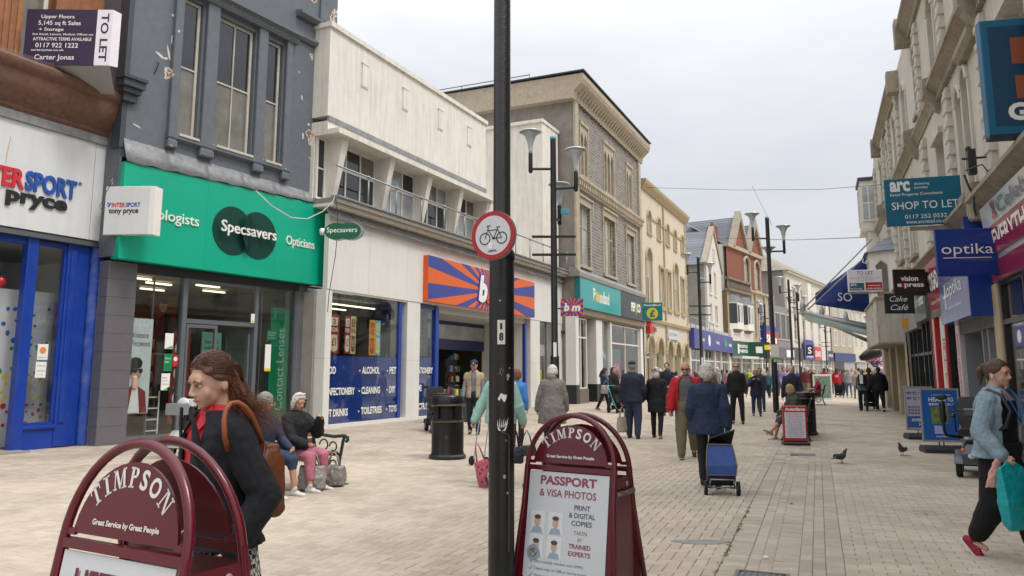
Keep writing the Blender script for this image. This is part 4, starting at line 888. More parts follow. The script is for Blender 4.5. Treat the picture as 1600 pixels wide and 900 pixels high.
MB().box(0, 13.8, .36, 12, 4.2, 13.9).box(13.78, 13.8, 0, 12, 0, 13.9).obj('building_body', CRM, B)
MB().xprism([(0, 13.4), (-.1, 13.4), (-.35, 13.75), (-.4, 13.9), (-.4, 14.02), (12, 14.1)], -.1, 13.95).obj('cornice', CRD, B)
MB().xprism([(0, 4.75), (-.15, 4.75), (-.2, 4.95), (-.1, 5.05), (0, 5.05)], 0, 13.9).obj('string_course', CRD, B)
MB().tube([(5.95, -.08, .0), (5.95, -.08, 13.3)], .06, 8).obj('downpipe', CRD, B)
for k in range(23): MB().cbox(13.5 if k % 2 else 13.35, 13.85, -.05, 0, .2 + k * .57, .72 + k * .57, .02).obj('quoin', CRD, B)
for (a, b, c, d, r_) in top:
    mb = MB()
    for s_ in (-1, 1): mb.box((a - .14) if s_ < 0 else b, a if s_ < 0 else b + .14, -.06, 0, c, d - .4)
    mb.tube([((a + b) / 2 + (b - a + .14) / 2 * cos(t), -.03, d - .4 + (.47) * sin(t)) for t in [pi * i / 10 for i in range(11)]], .08, 6)
    mb.box(a - .2, b + .2, -.1, .1, c - .12, c).obj('window_surround', CRD, B); window(B, a, b, c, d, .15, WHITE, PALEPANE, 2, 2, fw=.07)
for i in range(4):
    a = top[i][1] + .15; b = top[i + 1][0] - .15; MB().box(a, b, -.07, 0, 11.75, 11.92).obj('string_course', CRD, B)
for h in fst:
    a, b, c, d = h[:4]; mb = MB().box(a - .18, a, -.07, 0, c - .2, d - (.7 if len(h) > 4 else 0)).box(b, b + .18, -.07, 0, c - .2, d - (.7 if len(h) > 4 else 0)).box(a - .22, b + .22, -.12, .05, c - .25, c)
    if len(h) > 4: mb.tube([((a + b) / 2 + (b - a + .16) / 2 * cos(t), -.03, d - .7 + .78 * sin(t)) for t in [pi * i / 12 for i in range(13)]], .1, 6)
    else: mb.box(a - .22, b + .22, -.1, 0, d, d + .18)
    mb.obj('window_surround', CRD, B); window(B, a, b, c, d, .15, WHITE, lambda i, j: [PALEPANE, CURTPANE][(i + j) % 2], 2 if len(h) > 4 else 1, 2, fw=.09)
for i, (a, b, c, d, r_) in enumerate(grd):
    mb = MB().tube([((a + b) / 2 + (b - a + .2) / 2 * cos(t), -.04, d - .95 + 1.05 * sin(t)) for t in [pi * i / 12 for i in range(13)]], .13, 6); mb.obj('arch_moulding', CRD, B)
    for x in (a - .16, b + .16): MB().cbox(x - .14, x + .14, -.08, 0, 2.6, 2.85, .02).cbox(x - .1, x + .1, -.05, 0, 0, 2.6, .02).obj('arch_pier', CRD, B)
    pane(B, a, b, .3, d, .33, GLASS if i != 3 else DARKPANE); MB().box((a + b) / 2 - .03, (a + b) / 2 + .03, .3, .36, 0, d - .2).box(a, b, .3, .36, 2.4, 2.5).obj('window_frame', [WHITE, BLACKP, BLACKP, BLACKP, BLACKP][i], B)
room(B, .1, 13.6, .4, 7, 4.15, SHOPG)
MB().prism([(.55, 2.75), (2.25, 2.75), (2.2, 3.1), (1.9, 3.5), (1.4, 3.65), (.9, 3.5), (.6, 3.1)], .28, .32).obj('fanlight_board', PAPER, B)
for c, x, w in [('4a5f45', 3.3, 1.4), ('7d8a80', 6.2, 1.4), ('9a9c94', 11.7, 1.2)]: poster(B, x, x + w, .8, 2.9, .5, plain('arc' + c, c, .6, var=.6, scale=5), 'window_display')
REDL = plain('red_letter', 'b5202a', .4)
sg = empty('red_letter_sign', (0, 0, 0), 0, 'small red cut-out letters over the first arch of the cream building', 'sign'); sg.location = B.location; sg.rotation_euler = B.rotation_euler
sign_text(sg, 'Jeanius', .9, 2.75, 4.0, 4.55, -.1, REDL, bold=.05, th=.05); MB().prism([(.4, 3.95), (.95, 3.95), (.95, 4.95), (.7, 4.95), (.7, 4.6), (.4, 4.45)], -.3, -.06).obj('red_blade', REDL, sg)
sg = empty('shop_name_board', (0, 0, 0), 0, 'pale grey name board reading JOYOURS above the middle arches', 'sign'); sg.location = B.location; sg.rotation_euler = B.rotation_euler
MB().box(6.3, 9.6, -.12, -.02, 3.82, 4.5).obj('board', plain('board_grey', 'c2c4c8', .5), sg); lines(sg, [('JOYOURS', 6.6, 9.2, 4.03, 4.28)], -.125, plain('grey_ink', '6a6c72', .5))
# ---------------------------------------------------------------- far left terrace
FA = (14.1, 61.5)
def along(o, ang, s): return (o[0] + s * sin(R(ang)), o[1] + s * cos(R(ang)))
SLATE = mat('slate_roof', '6f747a', .6, .2, 3, .3, 10, dirt=.25, dcol='8a7a5a')
rubble(SLATE, .5, .28, '747a80', '62676d', '50545a'); 
LSLATE = mat('lichened_roof', '8a857a', .8, .3, 1.4, .3, 10, dirt=.6, dcol='8d7448')
WREND = mat('grey_white_render', 'b9b6ad', .8, .06, 2, .1, 20, streak=.2)
PINKW = mat('pale_render', 'cdc8be', .8, .05, 2, .1, 20, streak=.15)
def shopbase(B, x0, x1, z1, fas, fz0, fz1, fmat, piers, nm='fascia_panel', roomm=None, out=.3):
    MB().box(x0, x1, -out, .1, fz0, fz1).obj(nm, fmat, B)
    for p in piers: MB().box(p - .2, p + .2, -.05, .4, 0, fz0).obj('pier', WHITE, B)
    for a, b in zip(piers[:-1], piers[1:]):
        pane(B, a + .2, b - .2, .4, fz0 - .1, .12); MB().box(a + .2, b - .2, .02, .2, 0, .4).obj('stall_riser', BASE, B)
        MB().box((a + b) / 2 - .04, (a + b) / 2 + .04, .08, .16, .4, fz0 - .1).box(a + .2, b - .2, .08, .16, 2.4, 2.5).obj('window_frame', WHITE, B)
    room(B, x0 + .1, x1 - .1, .5, 5, z1, roomm or SHOPG)
    for k in range(5):
        x = random.uniform(x0 + .5, x1 - 1.2); c = random.choice(['a33b34', '3f6f96', '2f3538', 'b9b7b0', '4f7a4c', 'b08a3a'])
        poster(B, x, x + random.uniform(.5, 1.0), random.uniform(.6, 1.2), random.uniform(1.6, 2.4), .6, plain('fp' + c, c, .6), 'window_display')
# gabled white house with the long violet-blue fascia
B = facade('gabled_white_house', FA, 24.5, 'pale gabled house with slate roof set back above the long violet-blue fascia')
MB().box(0, 20, .0, 9, 4.6, 5.4).obj('single_storey_roof', WREND, B)
wm = MB(); wallgrid(wm, 11.5, 20, 5.4, 11.8, [(12.6, 13.9, 6.2, 8.0), (15.4, 16.9, 6.2, 8.0), (12.7, 13.9, 9.0, 11.3), (15.4, 16.7, 9.0, 11.3)], .5, .2); wm.obj('front_wall', PINKW, B, recalc=False)
MB().prism([(11.5, 11.8), (20, 11.8), (15.75, 15.5)], .5, .7).obj('gable', PINKW, B)
MB().box(11.5, 11.52, .5, 12, 5.4, 11.8).box(11.5, 20, .72, 12, 5.4, 11.8).obj('building_body', WREND, B)
MB().add([(11.2, .6, 11.6), (15.75, .6, 15.55), (15.75, 12, 15.55), (11.2, 12, 11.6), (20.3, .6, 11.6), (20.3, 12, 11.6)], [(0, 1, 2, 3), (1, 4, 5, 2)]).obj('roof', SLATE, B)
mb = MB()
for s_ in (-1, 1): mb.add([(15.75 + s_ * 4.5, .35, 11.6), (15.75, .35, 15.5), (15.75, .35, 16.0), (15.75 + s_ * 4.9, .35, 11.75), (15.75 + s_ * 4.5, .9, 11.6), (15.75, .9, 15.5), (15.75, .9, 16.0), (15.75 + s_ * 4.9, .9, 11.75)], [(0, 1, 2, 3), (4, 7, 6, 5), (3, 2, 6, 7), (0, 3, 7, 4), (0, 4, 5, 1)])
mb.obj('gable_coping', mat('coping_stone', '9b9284', .8, .2, 5, .2, dirt=.3), B)
for a, c, h in [(12.6, 6.2, 1.8), (15.4, 6.2, 1.8), (12.7, 9.0, 2.3), (15.4, 9.0, 2.3)]: window(B, a, a + 1.35, c, c + h, .6, WHITE, PALEPANE, 2, 2, fw=.12); MB().box(a - .15, a + 1.5, .38, .5, c - .15, c).obj('sill', WHITE, B)
window(B, 15.1, 15.7, 12.1, 13.7, .45, WHITE, PALEPANE, 1, 2, fw=.08); window(B, 15.85, 16.45, 12.1, 13.7, .45, WHITE, PALEPANE, 1, 2, fw=.08)
BLUEV = plain('violet_blue_fascia', '3a3f8c', .35)
shopbase(B, .2, 20, 3.4, None, 3.4, 5.0, BLUEV, [.3, 6, 11.5, 15, 19.8], out=.4)
lines(B, [('pharmacy', 2.3, 4.6, 3.95, 4.4), ('body', 10.2, 11.9, 3.9, 4.35), ('beauty', 17.3, 19.2, 3.85, 4.4)], -.405, PAPER, bold=.02)
MB().lathe([(.3, 0), (.5, 0), (.5, .02), (.3, .02)], (6.8, -.402, 4.2), 18, 'y').obj('ring', PAPER, B)
MB().box(14.6, 16.2, -.42, -.405, 4.0, 4.4).box(15.1, 15.7, -.421, -.404, 3.8, 4.65).obj('green_cross', plain('pharm_green', '3fa24a', .4), B)
mb = MB().tube([(0.3, -.1, 5.9), (11.3, -.1, 5.9)], .03, 6)
for k in range(6): mb.tube([(.4 + 2.1 * k, -.1, 5.0), (.4 + 2.1 * k, -.1, 5.9)], .03, 6)
mb.obj('roof_rail', RAIL, B)
# bay-windowed house, green fascia
p = along(FA, 24.5, 20)
BUFF = mat('buff_brick', 'a08f72', .85, .2, 4, .2, dirt=.3)
B = facade('bay_windowed_house', p, 34, 'buff house with two white first-floor bays and a stone balustrade over the dark green fascia')
MB().box(0, 7.6, 0, 10, 4.2, 9.9).box(0, .02, 0, 10, 0, 9.9).obj('building_body', BUFF, B)
MB().box(-.1, 7.7, -.3, .3, 9.9, 10.15).box(-.1, 7.7, -.3, .1, 11.1, 11.35).obj('parapet', mat('weathered_stone', '7d7364', .9, .25, 5, .3, dirt=.5), B)
for k in range(18): MB().lathe([(.12, 0), (.07, .12), (.13, .4), (.07, .85), (.12, .95)], (.1 + k * .44, -.1, 10.15), 8).obj('baluster', mat('weathered_stone', '7d7364', .9, .25, 5, .3, dirt=.5), B, smooth=True)
for x in (.5, 4.1):
    q = MB().zprism([(x, 0), (x + .5, -.7), (x + 2.5, -.7), (x + 3, 0)], 5.9, 6.5).zprism([(x, 0), (x + .5, -.7), (x + 2.5, -.7), (x + 3, 0)], 8.6, 8.8).obj('bay_panel', WHITE, B)
    MB().add([(x - .1, 0, 8.8), (x + .45, -.8, 8.8), (x + 2.55, -.8, 8.8), (x + 3.1, 0, 8.8), (x + .6, 0, 9.8), (x + 2.4, 0, 9.8)], [(0, 1, 4), (1, 2, 5, 4), (2, 3, 5)]).obj('bay_roof', SLATE, B)
    window(B, x + .5, x + 1.45, 6.5, 8.6, -.7, WHITE, DARKPANE, 1, 1, fw=.14); window(B, x + 1.55, x + 2.5, 6.5, 8.6, -.7, WHITE, PALEPANE, 1, 1, fw=.14)
    MB().add([(x, 0, 6.5), (x + .5, -.7, 6.5), (x + .5, -.7, 8.6), (x, 0, 8.6)], [(0, 1, 2, 3)]).obj('side_pane', DARKPANE, B)
    MB().add([(x + .0, 0, 5.9), (x + .5, -.7, 5.9), (x + 2.5, -.7, 5.9), (x + 3, 0, 5.9), (x + .6, 0, 5.4), (x + 2.4, 0, 5.4)], [(0, 4, 1), (1, 4, 5, 2), (2, 5, 3)]).obj('bay_corbel', mat('weathered_stone', '7d7364', .9, .25, 5, .3, dirt=.5), B)
MB().box(0, 7.6, -.25, 0, 4.7, 6.0 - .1).obj('blank_panel', PINKW, B)
DGF = plain('forest_fascia', '1f5546', .4)
shopbase(B, 0, 7.6, 3.0, None, 3.1, 4.7, DGF, [.2, 3.8, 7.4]); MB().box(.5, 7.9, -1.2, -.1, 2.85, 3.1).obj('canopy', PINKW, B)
lines(B, [('MOUNTAIN', 2.6, 5.2, 4.0, 4.35), ('WAREHOUSE', 2.6, 5.2, 3.5, 3.85)], -.305, PAPER, bold=.03)
MB().box(1.9, 2.4, -.31, -.304, 3.4, 4.4).obj('logo_mark', PAPER, B)
# red brick twin-gabled building
p2 = along(p, 34, 7.6)
BRK = mat('red_brick', '7f4d3d', .85, .15, 6, .2, 20, dirt=.2, dcol='6e5a4a')
B = facade('red_brick_building', p2, 34, 'red brick building with two stone-edged gables and arched windows')
mb = MB(); wallgrid(mb, -5.5, 7.5, 4.6, 15.2, [(.4, 2.2, 11.2, 14.4, .7), (4.2, 6.3, 11.2, 14.4, .9)], .6, .3); mb.obj('front_wall', BRK, B, recalc=False)
MB().box(-5.5, 7.5, .95, 11, 0, 15.2).obj('building_body', PINKW, B)
for cx in (-.8, 5.0):
    MB().prism([(cx - 2.4, 15.2), (cx + 2.4, 15.2), (cx, 19.0)], .6, .9).obj('gable', BRK, B)
    for s_ in (-1, 1): MB().add([(cx + s_ * 2.5, .3, 15.0), (cx, .3, 18.6), (cx, .3, 19.6), (cx + s_ * 3.1, .3, 15.0), (cx + s_ * 2.5, 1.0, 15.0), (cx, 1.0, 18.6), (cx, 1.0, 19.6), (cx + s_ * 3.1, 1.0, 15.0)], [(0, 1, 2, 3), (4, 7, 6, 5), (3, 2, 6, 7), (0, 4, 5, 1), (0, 3, 7, 4)]).obj('gable_coping', mat('coping_stone', '9b9284', .8, .2, 5, .2, dirt=.3), B)
    MB().add([(cx - 2.6, .9, 15.2), (cx, .9, 18.9), (cx, 10, 18.9), (cx - 2.6, 10, 15.2), (cx + 2.6, .9, 15.2), (cx + 2.6, 10, 15.2)], [(0, 1, 2, 3), (1, 4, 5, 2)]).obj('roof', SLATE, B)
MB().add([(-5.5, .9, 15.2), (-5.5, 6, 18.4), (7.5, 6, 18.4), (7.5, .9, 15.2)], [(0, 3, 2, 1)]).obj('roof', SLATE, B)
MB().box(-5.6, 7.6, .3, .9, 14.9, 15.3).obj('cornice', BATH, B)
for a, b, c, d, rr in [(.4, 2.2, 11.2, 14.4, .7), (4.2, 6.3, 11.2, 14.4, .9)]:
    window(B, a, b, c, d, .75, BATH, PALEPANE, 2, 2, fw=.2); MB().box(a - .3, a, .45, .6, c - .3, d - .5).box(b, b + .3, .45, .6, c - .3, d - .5).box(a - .3, b + .3, .4, .6, c - .5, c - .2).tube([((a + b) / 2 + (b - a + .3) / 2 * cos(t), .5, d - rr + (rr + .15) * sin(t)) for t in [pi * i / 12 for i in range(13)]], .16, 6).obj('window_surround', BATH, B)
MB().box(-4.6, -3.8, 2, 3, 15.5, 17.4).lathe([(.2, 0), (.15, .5)], (-4.2, 2.5, 17.4), 8).obj('chimney', BRK, B)
mb = MB().box(0, 7.5, .0, .9, 4.6, 10.4).obj('stone_front', BATH, B)
MB().xprism([(0, 10.2), (-.3, 10.4), (-.3, 10.6), (.7, 10.7)], -.1, 7.6).obj('string_course', BATH, B)
for x in (.4, 2.0, 5.6): MB().lathe([(.2, 0), (.16, .2), (.14, 4.4), (.22, 4.8)], (x, -.1, 5.4), 10).obj('attached_column', BATH, B, smooth=40)
window(B, 3.1, 4.9, 5.2, 9.4, -.1, WHITE, DARKPANE, 1, [0, .25, .5, .75, 1], fw=.15)
shopbase(B, 0, 7.5, 3.0, None, 3.1, 4.6, plain('grey_fascia', '5d646c', .4), [.2, 3.8, 7.3]); MB().lathe([(0, 0), (.5, 0), (.5, .01), (0, .01)], (3.3, -.31, 3.9), 14, 'y').obj('pale_roundel', plain('pinkpaper', 'c98f92', .5), B)
hs = empty('hanging_sign', (p2[0] - .8, p2[1] - 1.6, 3.0), R(-10), 'dark green square hanging sign with a white compass mark', 'sign'); MB().box(0, 2.2, 0, .12, 0, 1.7).obj('box', plain('deep_green_box', '163f33', .4), hs); MB().box(.75, 1.45, -.01, 0, .5, 1.2).obj('white_mark', PAPER, hs)
# grey modern infill and the large hipped building at the bend
p3 = along(p2, 34, 7.5)
B = facade('grey_infill_building', p3, 34, 'narrow grey two-storey infill building with a red and blue shop sign')
MB().box(0, 10.2, 0, 9, 4.2, 9.6).obj('building_body', mat('grey_infill', '7f8082', .7, .08, 2, .1), B); MB().box(0, 2.0, -.2, 0, 0, 10.6).obj('end_pier', mat('grey_infill', '7f8082', .7, .08, 2, .1), B)
for i in range(3): window(B, 2.4 + i * 2.5, 4.6 + i * 2.5, 5.4, 8.8, -.08, WREND, DARKPANE, 2, 1, fw=.14)
MB().box(-3.6, 1.8, -.5, 0, 3.1, 6.2).obj('red_sign', plain('carpet_red', 'b5333a', .4), B); MB().box(-3.8, -3.6, -.5, 0, 3.1, 6.8).box(-3.6, 1.8, -.5, 0, 6.2, 6.8).obj('blue_border', FB_, B); lines(B, [('Shoe', -3.2, 1.2, 4.8, 5.8), ('Zone', -3.2, 1.2, 3.5, 4.4)], -.505, PAPER, bold=.04)
shopbase(B, 2, 10.2, 3.0, None, 3.1, 4.4, plain('slate_fascia', '5b5f66', .4), [2.2, 6, 10]); MB().box(6.0, 9.6, -.33, -.3, 3.3, 4.2).obj('white_board', PAPER, B)
p4 = along(p3, 34, 10.2)
B = facade('hipped_roof_building', p4, 34, 'big white building with a lichened hipped roof where the street bends')
wins = [(x, x + 1.5, z, z + h) for x in (1.5, 6, 10.5, 15, 19.5) for z, h in ((5.6, 3.0), (10.2, 2.2))]
wm = MB(); wallgrid(wm, -1.5, 23, 4.4, 14.6, wins, 0, .25); wm.obj('front_wall', PINKW, B, recalc=False)
MB().box(-1.5, 23, .3, 14, 0, 14.6).box(-1.5, -1.45, 0, 14, 4.4, 14.6).obj('building_body', PINKW, B)
MB().add([(-2, -.5, 14.6), (23.4, -.5, 14.6), (23.4, 14.5, 14.6), (-2, 14.5, 14.6), (5, 7, 19.2), (17, 7, 19.2)], [(0, 1, 5, 4), (1, 2, 5), (2, 3, 4, 5), (3, 0, 4)]).obj('roof', LSLATE, B)
MB().box(-1.8, 23.2, -.4, .3, 14.3, 14.7).box(-1.5, 23, -.12, 0, 9.3, 9.5).obj('cornice', WREND, B); MB().box(-1, 2, 8, 10, 14.6, 18.2).obj('chimney', mat('weathered_stone', '7d7364', .9, .25, 5, .3, dirt=.5), B)
for w in wins: window(B, w[0], w[1], w[2], w[3], .1, WHITE, random.choice([PALEPANE, DARKPANE]), 2, 2, fw=.12); MB().box(w[0] - .2, w[1] + .2, -.15, 0, w[3] + .1, w[3] + .35).box(w[0] - .2, w[1] + .2, -.15, 0, w[2] - .2, w[2]).obj('window_surround', WREND, B)
MB().box(6.2, 8.0, -.9, 0, 10.0, 13.6).obj('oriel_window', WHITE, B)
shopbase(B, 0, 23, 3.0, None, 3.1, 4.6, plain('black_fascia', '3a3d40', .4), [.2, 5.5, 11, 17, 22.8])
FCOL = [('2c3f8a', 4.6, 9.8, 3.1, 5.8, 'orange'), ('c23b46', 10.2, 14.4, 3.1, 5.0, 'red'), ('c9cacc', 14.6, 18.4, 3.1, 4.6, 'white'), ('2a2f5e', 18.6, 22.5, 3.1, 4.6, 'navy')]
for c, a, b, z0, z1, nm in FCOL: MB().box(a, b, -.45, -.31, z0, z1).obj('fascia_panel', plain('ff' + c, c, .4), B)
MB().box(5.4, 9.4, -.47, -.45, 4.1, 4.9).obj('orange_band', plain('amber_band', 'c98a3a', .4), B); lines(B, [('CLEARANCE', 10.5, 14, 3.6, 4.4), ('BARGAINS', 5.6, 9.2, 3.4, 3.9), ('JEWELLER', 18.9, 22, 3.6, 4.1)], -.455, PAPER, bold=.03)
for k in range(3):
    pb = along(p4, 34, 24 + k * 11)
    Bk = facade('distant_terrace_house', pb, 40, ['tan stone house with sash windows beyond the hipped building', 'cream house partly behind the glass canopy at the street end', 'pale stone house at the very end of the street'][k])
    col = [BATH, CRM, PINKW][k]; MB().box(0, 11, 0, 9, 0, 13 - k * .6).obj('building_body', col, Bk); MB().box(-.2, 11.2, -.4, .3, 12.8 - k * .6, 13.2 - k * .6).obj('cornice', col, Bk)
    MB().add([(-.2, -.3, 13.2 - k * .6), (11.2, -.3, 13.2 - k * .6), (11.2, 5, 16), (-.2, 5, 16)], [(0, 1, 2, 3)]).obj('roof', SLATE, Bk)
    for x in (1.2, 4.7, 8.2):
        for z in (5.5, 9.4): window(Bk, x, x + 1.5, z, z + 2.5, -.05, WHITE, PALEPANE, 2, 2, fw=.14)
    MB().box(.2, 10.8, -.3, 0, 3.1, 4.4).obj('fascia_panel', plain('kf%d' % k, ['2d3a70', 'b8b6ae', '6f8f3a'][k], .4), Bk)
    pane(Bk, .5, 5.2, .4, 3, -.03, DARKPANE); pane(Bk, 5.6, 10.4, .4, 3, -.03, PALEPANE)
hs = empty('hanging_sign', at(1260, 556, 100), R(-8), 'tall black hanging sign with a white letter S', 'sign'); MB().box(0, .9, 0, .15, 0, 1.4).obj('box', BLACKP, hs); lines(hs, [('S', .22, .68, .25, 1.15)], -.01, PAPER, bold=.03)
# ================================================================ right side of the street
STUC = mat('stained_white_stucco', 'c2bdb1', .8, .07, 2.2, .15, 30, streak=.5, dcol='847a69')
MOULD = mat('weathered_moulding', '958b7b', .85, .2, 5, .25, 25, dirt=.4, dcol='5d5547')
B = facade('white_stucco_terrace', (14.17, 28.16), 21.5, 'tall weathered white stucco terrace with arched upper windows and stained cornices on the right', left=False)
first = []; second = []
for x in (22.6, 14.5, 5.6): first += [(x, x + .56, 4.9, 7.0, .28), (x + .72, x + 1.28, 4.9, 7.15, .28)]
for x in (18.6, 11.4, 2.3, -4.2): first.append((x, x + 1.1, 5.2, 6.8))
for x in (22.8, 18.9, 15.2, 11.9, 8.9, 6.0, 3.0, .2, -3.0): second.append((x, x + .75, 8.3, 10.1, .3))
wm = MB(); wallgrid(wm, -6.5, 30, 4.2, 10.95, first + second, 0, .32); wm.obj('front_wall', STUC, B, recalc=False)
MB().box(-6.5, 30, .33, 12, 4.2, 10.9).box(-6.5, -6.45, 0, 12, 0, 10.95).box(29.95, 30, 0, 12, 0, 10.95).obj('building_body', STUC, B)
for h in first + second:
    window(B, h[0], h[1], h[2], h[3], .2, STUC if random.random() < .4 else WHITE, random.choice([PALEPANE, CURTPANE, DARKPANE]), 1, 2, fw=.06)
    if len(h) > 4:
        a, b, c, d, rr = h; MB().tube([((a + b) / 2 + (b - a + .1) / 2 * cos(t), -.03, d - rr + (rr + .06) * sin(t)) for t in [pi * i / 10 for i in range(11)]], .06, 6).box(a - .1, a, -.045, 0, c, d - rr).box(b, b + .1, -.045, 0, c, d - rr).obj('window_surround', STUC, B)
    else: MB().box(h[0] - .12, h[1] + .12, -.1, 0, h[3], h[3] + .14).obj('window_surround', STUC, B)
    MB().box(h[0] - .12, h[1] + .12, -.12, .1, h[2] - .1, h[2]).obj('sill', MOULD, B)
def cornice(x0, x1, z, out, h, m=MOULD, y=0): return MB().xprism([(y, z), (y - out * .25, z), (y - out * .3, z + h * .2), (y - out * .85, z + h * .6), (y - out, z + h * .65), (y - out, z + h * .9), (y - out * .9, z + h), (y, z + h)], x0, x1).obj('cornice', m, B)
for a, b, o_ in [(12.5, 30, .28), (8.4, 12.48, .16), (2.5, 8.38, .24), (-6.5, 2.48, .14)]: cornice(a, b, 7.6, o_, .36)
for x in (12.3, 8.2, 16.9, 21.5, 2.4, -2): 
    MB().xprism([(0, 7.3), (-.1, 7.35), (-.26, 7.6), (-.34, 7.66), (-.34, 8.05), (0, 8.15)], x, x + .34).obj('bracket_block', MOULD, B)
for k in range(110): MB().box(12.6 + k * .16, 12.68 + k * .16, -.1, -.0, 7.5, 7.6).obj('dentil', MOULD, B) if k < 90 else None
cornice(8.4, 30, 10.65, .34, .5); cornice(-2.8, 5.2, 10.5, .3, .45); MB().box(-6.5, 30, .02, .4, 10.95, 11.2).obj('parapet', STUC, B)
MB().box(8.3, 8.7, -.38, 0, 10.5, 11.25).box(4.9, 5.3, -.34, 0, 10.3, 11.0).box(-2.9, -2.5, -.34, 0, 10.3, 11.0).box(6.1, 6.7, .1, .7, 11, 11.9).obj('bracket_block', MOULD, B)
for x in (27, 20.4, 17.3, 13.7, 9.9, 4.6, 1.6, -.9, -5.6):
    MB().cbox(x - .16, x + .16, -.1, 0, 4.6, 7.4, .02).cbox(x - .16, x + .16, -.1, 0, 8.0, 10.5, .02).obj('pilaster_strip', STUC, B)
    for k in range(9): MB().cbox(x - .21, x + .21, -.125, 0, 4.75 + k * .3 + (.7 if k > 8 else 0), 4.88 + k * .3, .02).obj('quoin', STUC, B)
    for k in range(8): MB().cbox(x - .21, x + .21, -.125, 0, 8.1 + k * .3, 8.23 + k * .3, .02).obj('quoin', STUC, B)
for x in (16.4, 12.9, 7.7, 3.9):
    mb = MB()
    for r_ in range(4):
        for c_ in range(3): mb.lathe([(.035, 0), (.035, .02)], (x + c_ * .12 + (r_ % 2) * .06, 0, 5.5 + r_ * .1), 6, 'y')
    mb.obj('pierced_plaster', MOULD, B)
for x0, x1, z in [(15.6, 17.0, 7.2)]: MB().xprism([(0, z), (-.12, z), (-.2, z + .1), (-.2, z + .2), (0, z + .24)], x0, x1).obj('label_mould', MOULD, B)
# ledges over the shopfronts
cornice(16.4, 30, 4.24, .34, .28); cornice(12.6, 16.2, 4.3, .35, .26); cornice(-6.5, 12.5, 4.3, .2, .2)
MB().cbox(16.2, 16.62, -.3, 0, 4.1, 4.75, .04).obj('console_bracket', MOULD, B)
# black antenna units with cables
an = empty('wall_antenna', (0, 0, 0), 0, 'black paired aerial units with trailing cables on the stucco wall above the blue fascia', 'antenna'); an.location = B.location; an.rotation_euler = B.rotation_euler
an.location = B.matrix_basis @ Vector((.95, 0, -.12))
MB().cap((15.9, -.3, 5.0), (15.9, -.3, 5.4), .045, .045).cbox(16.03, 16.18, -.36, -.24, 4.9, 5.32, .02).obj('unit', BLACKP, an)
MB().tube([(16.0, 0, 5.2), (16.0, -.42, 5.2)], .02).tube([(16.1, -.42, 4.9), (16.15, -.38, 4.7), (16.05, -.3, 4.55), (16.1, -.32, 4.35), (16.12, -.3, 4.2)], .018, 6).tube([(16.2, -.42, 4.95), (16.35, -.2, 5.0), (16.4, -.1, 4.8), (16.3, -.1, 4.6)], .012, 6).obj('cable', BLACKP, an)
# shop fronts, near to far
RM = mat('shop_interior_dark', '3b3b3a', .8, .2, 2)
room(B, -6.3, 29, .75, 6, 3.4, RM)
CREAMP = mat('cream_pilaster', 'b3a488', .6, .1, 4, .1, dirt=.3)
# white and crimson fascia
F1 = plain('pale_fascia_gloss', 'b3bcc2', .15, spec=.8); CRIM = plain('crimson_fascia', '8e2237', .2, spec=.7)
MB().xprism([(.2, 3.02), (-.06, 3.02), (-.2, 4.22), (.2, 4.22)], 16.75, 30).obj('fascia_panel', F1, B)
MB().xprism([(-.07, 3.0), (-.09, 3.0), (-.125, 3.3), (-.1, 3.3)], 16.72, 30).obj('crimson_strip', CRIM, B); MB().xprism([(-.1, 3.4), (-.135, 3.4), (-.165, 3.85), (-.13, 3.85)], 17.25, 27).obj('crimson_panel', CRIM, B)
def slant(rows, m, bold=.03):
    mb = MB()
    for (s, a, b, z0, z1) in rows: text(mb, s, a, b, z0, z1, 0, bold=bold)
    mb.v = [(x, -.06 - (z - 3.02) * .1167 - .022, z) for x, y, z in mb.v]; return mb.obj('lettering', m, B, recalc=False)
slant([('EVERYTHING FOR', 17.35, 21.5, 3.48, 3.77), ('ACCESSORIES', 16.85, 17.8, 3.08, 3.2), ('ALL YOUR NEEDS', 18.0, 19.6, 3.08, 3.2)], PAPER); slant([('Celebrations', 18.0, 22.0, 3.92, 4.15)], plain('script_grey', '5b5d66', .4), 0)
slant([('x', 17.62, 17.9, 3.9, 4.18)], CRIM)
MB().cbox(16.3, 16.7, -.05, .3, 0, 3.0, .02).obj('pilaster', CREAMP, B)
BLK = plain('black_shop_frame', '15171b', .3)
mb = MB()
for x in (16.7, 18.2, 20.2, 22.4, 25, 28): mb.box(x, x + .09, 0, .1, 0, 3.0)
mb.box(16.7, 30, 0, .1, 2.3, 2.38).box(16.7, 30, 0, .1, 0, .3).box(16.7, 30, 0, .1, 2.94, 3.02); mb.obj('shopfront_frame', BLK, B); pane(B, 16.75, 30, .3, 2.95, .05)
# blue opticians box fascia
BX = plain('lavender_blue_fascia', '5c6fa6', .18, spec=.8); DB = plain('deep_blue', '123582', .25)
MB().box(12.75, 16.28, -.34, .1, 2.52, 4.05).obj('fascia_box', BX, B); MB().box(16.281, 16.36, -.38, .1, 2.48, 4.2).obj('fascia_end', DB, B); MB().box(12.75, 16.28, -.36, -.33, 3.35, 4.05).obj('blue_band', DB, B)
lines(B, [('optika', 13.7, 15.4, 2.95, 3.3), ('opticians', 13.75, 15.3, 2.75, 2.85)], -.345, PAPER); MB().box(13.45, 13.5, -.352, -.34, 2.8, 3.3).box(13.3, 13.65, -.353, -.341, 3.03, 3.08).obj('logo_cross', PAPER, B)
GRYD = plain('grey_door', '34373b', .4)
MB().box(12.75, 16.3, -.04, .3, 2.3, 2.52).obj('soffit_beam', mat('soffit_grey', '6c6a66', .8, .2, 5), B)
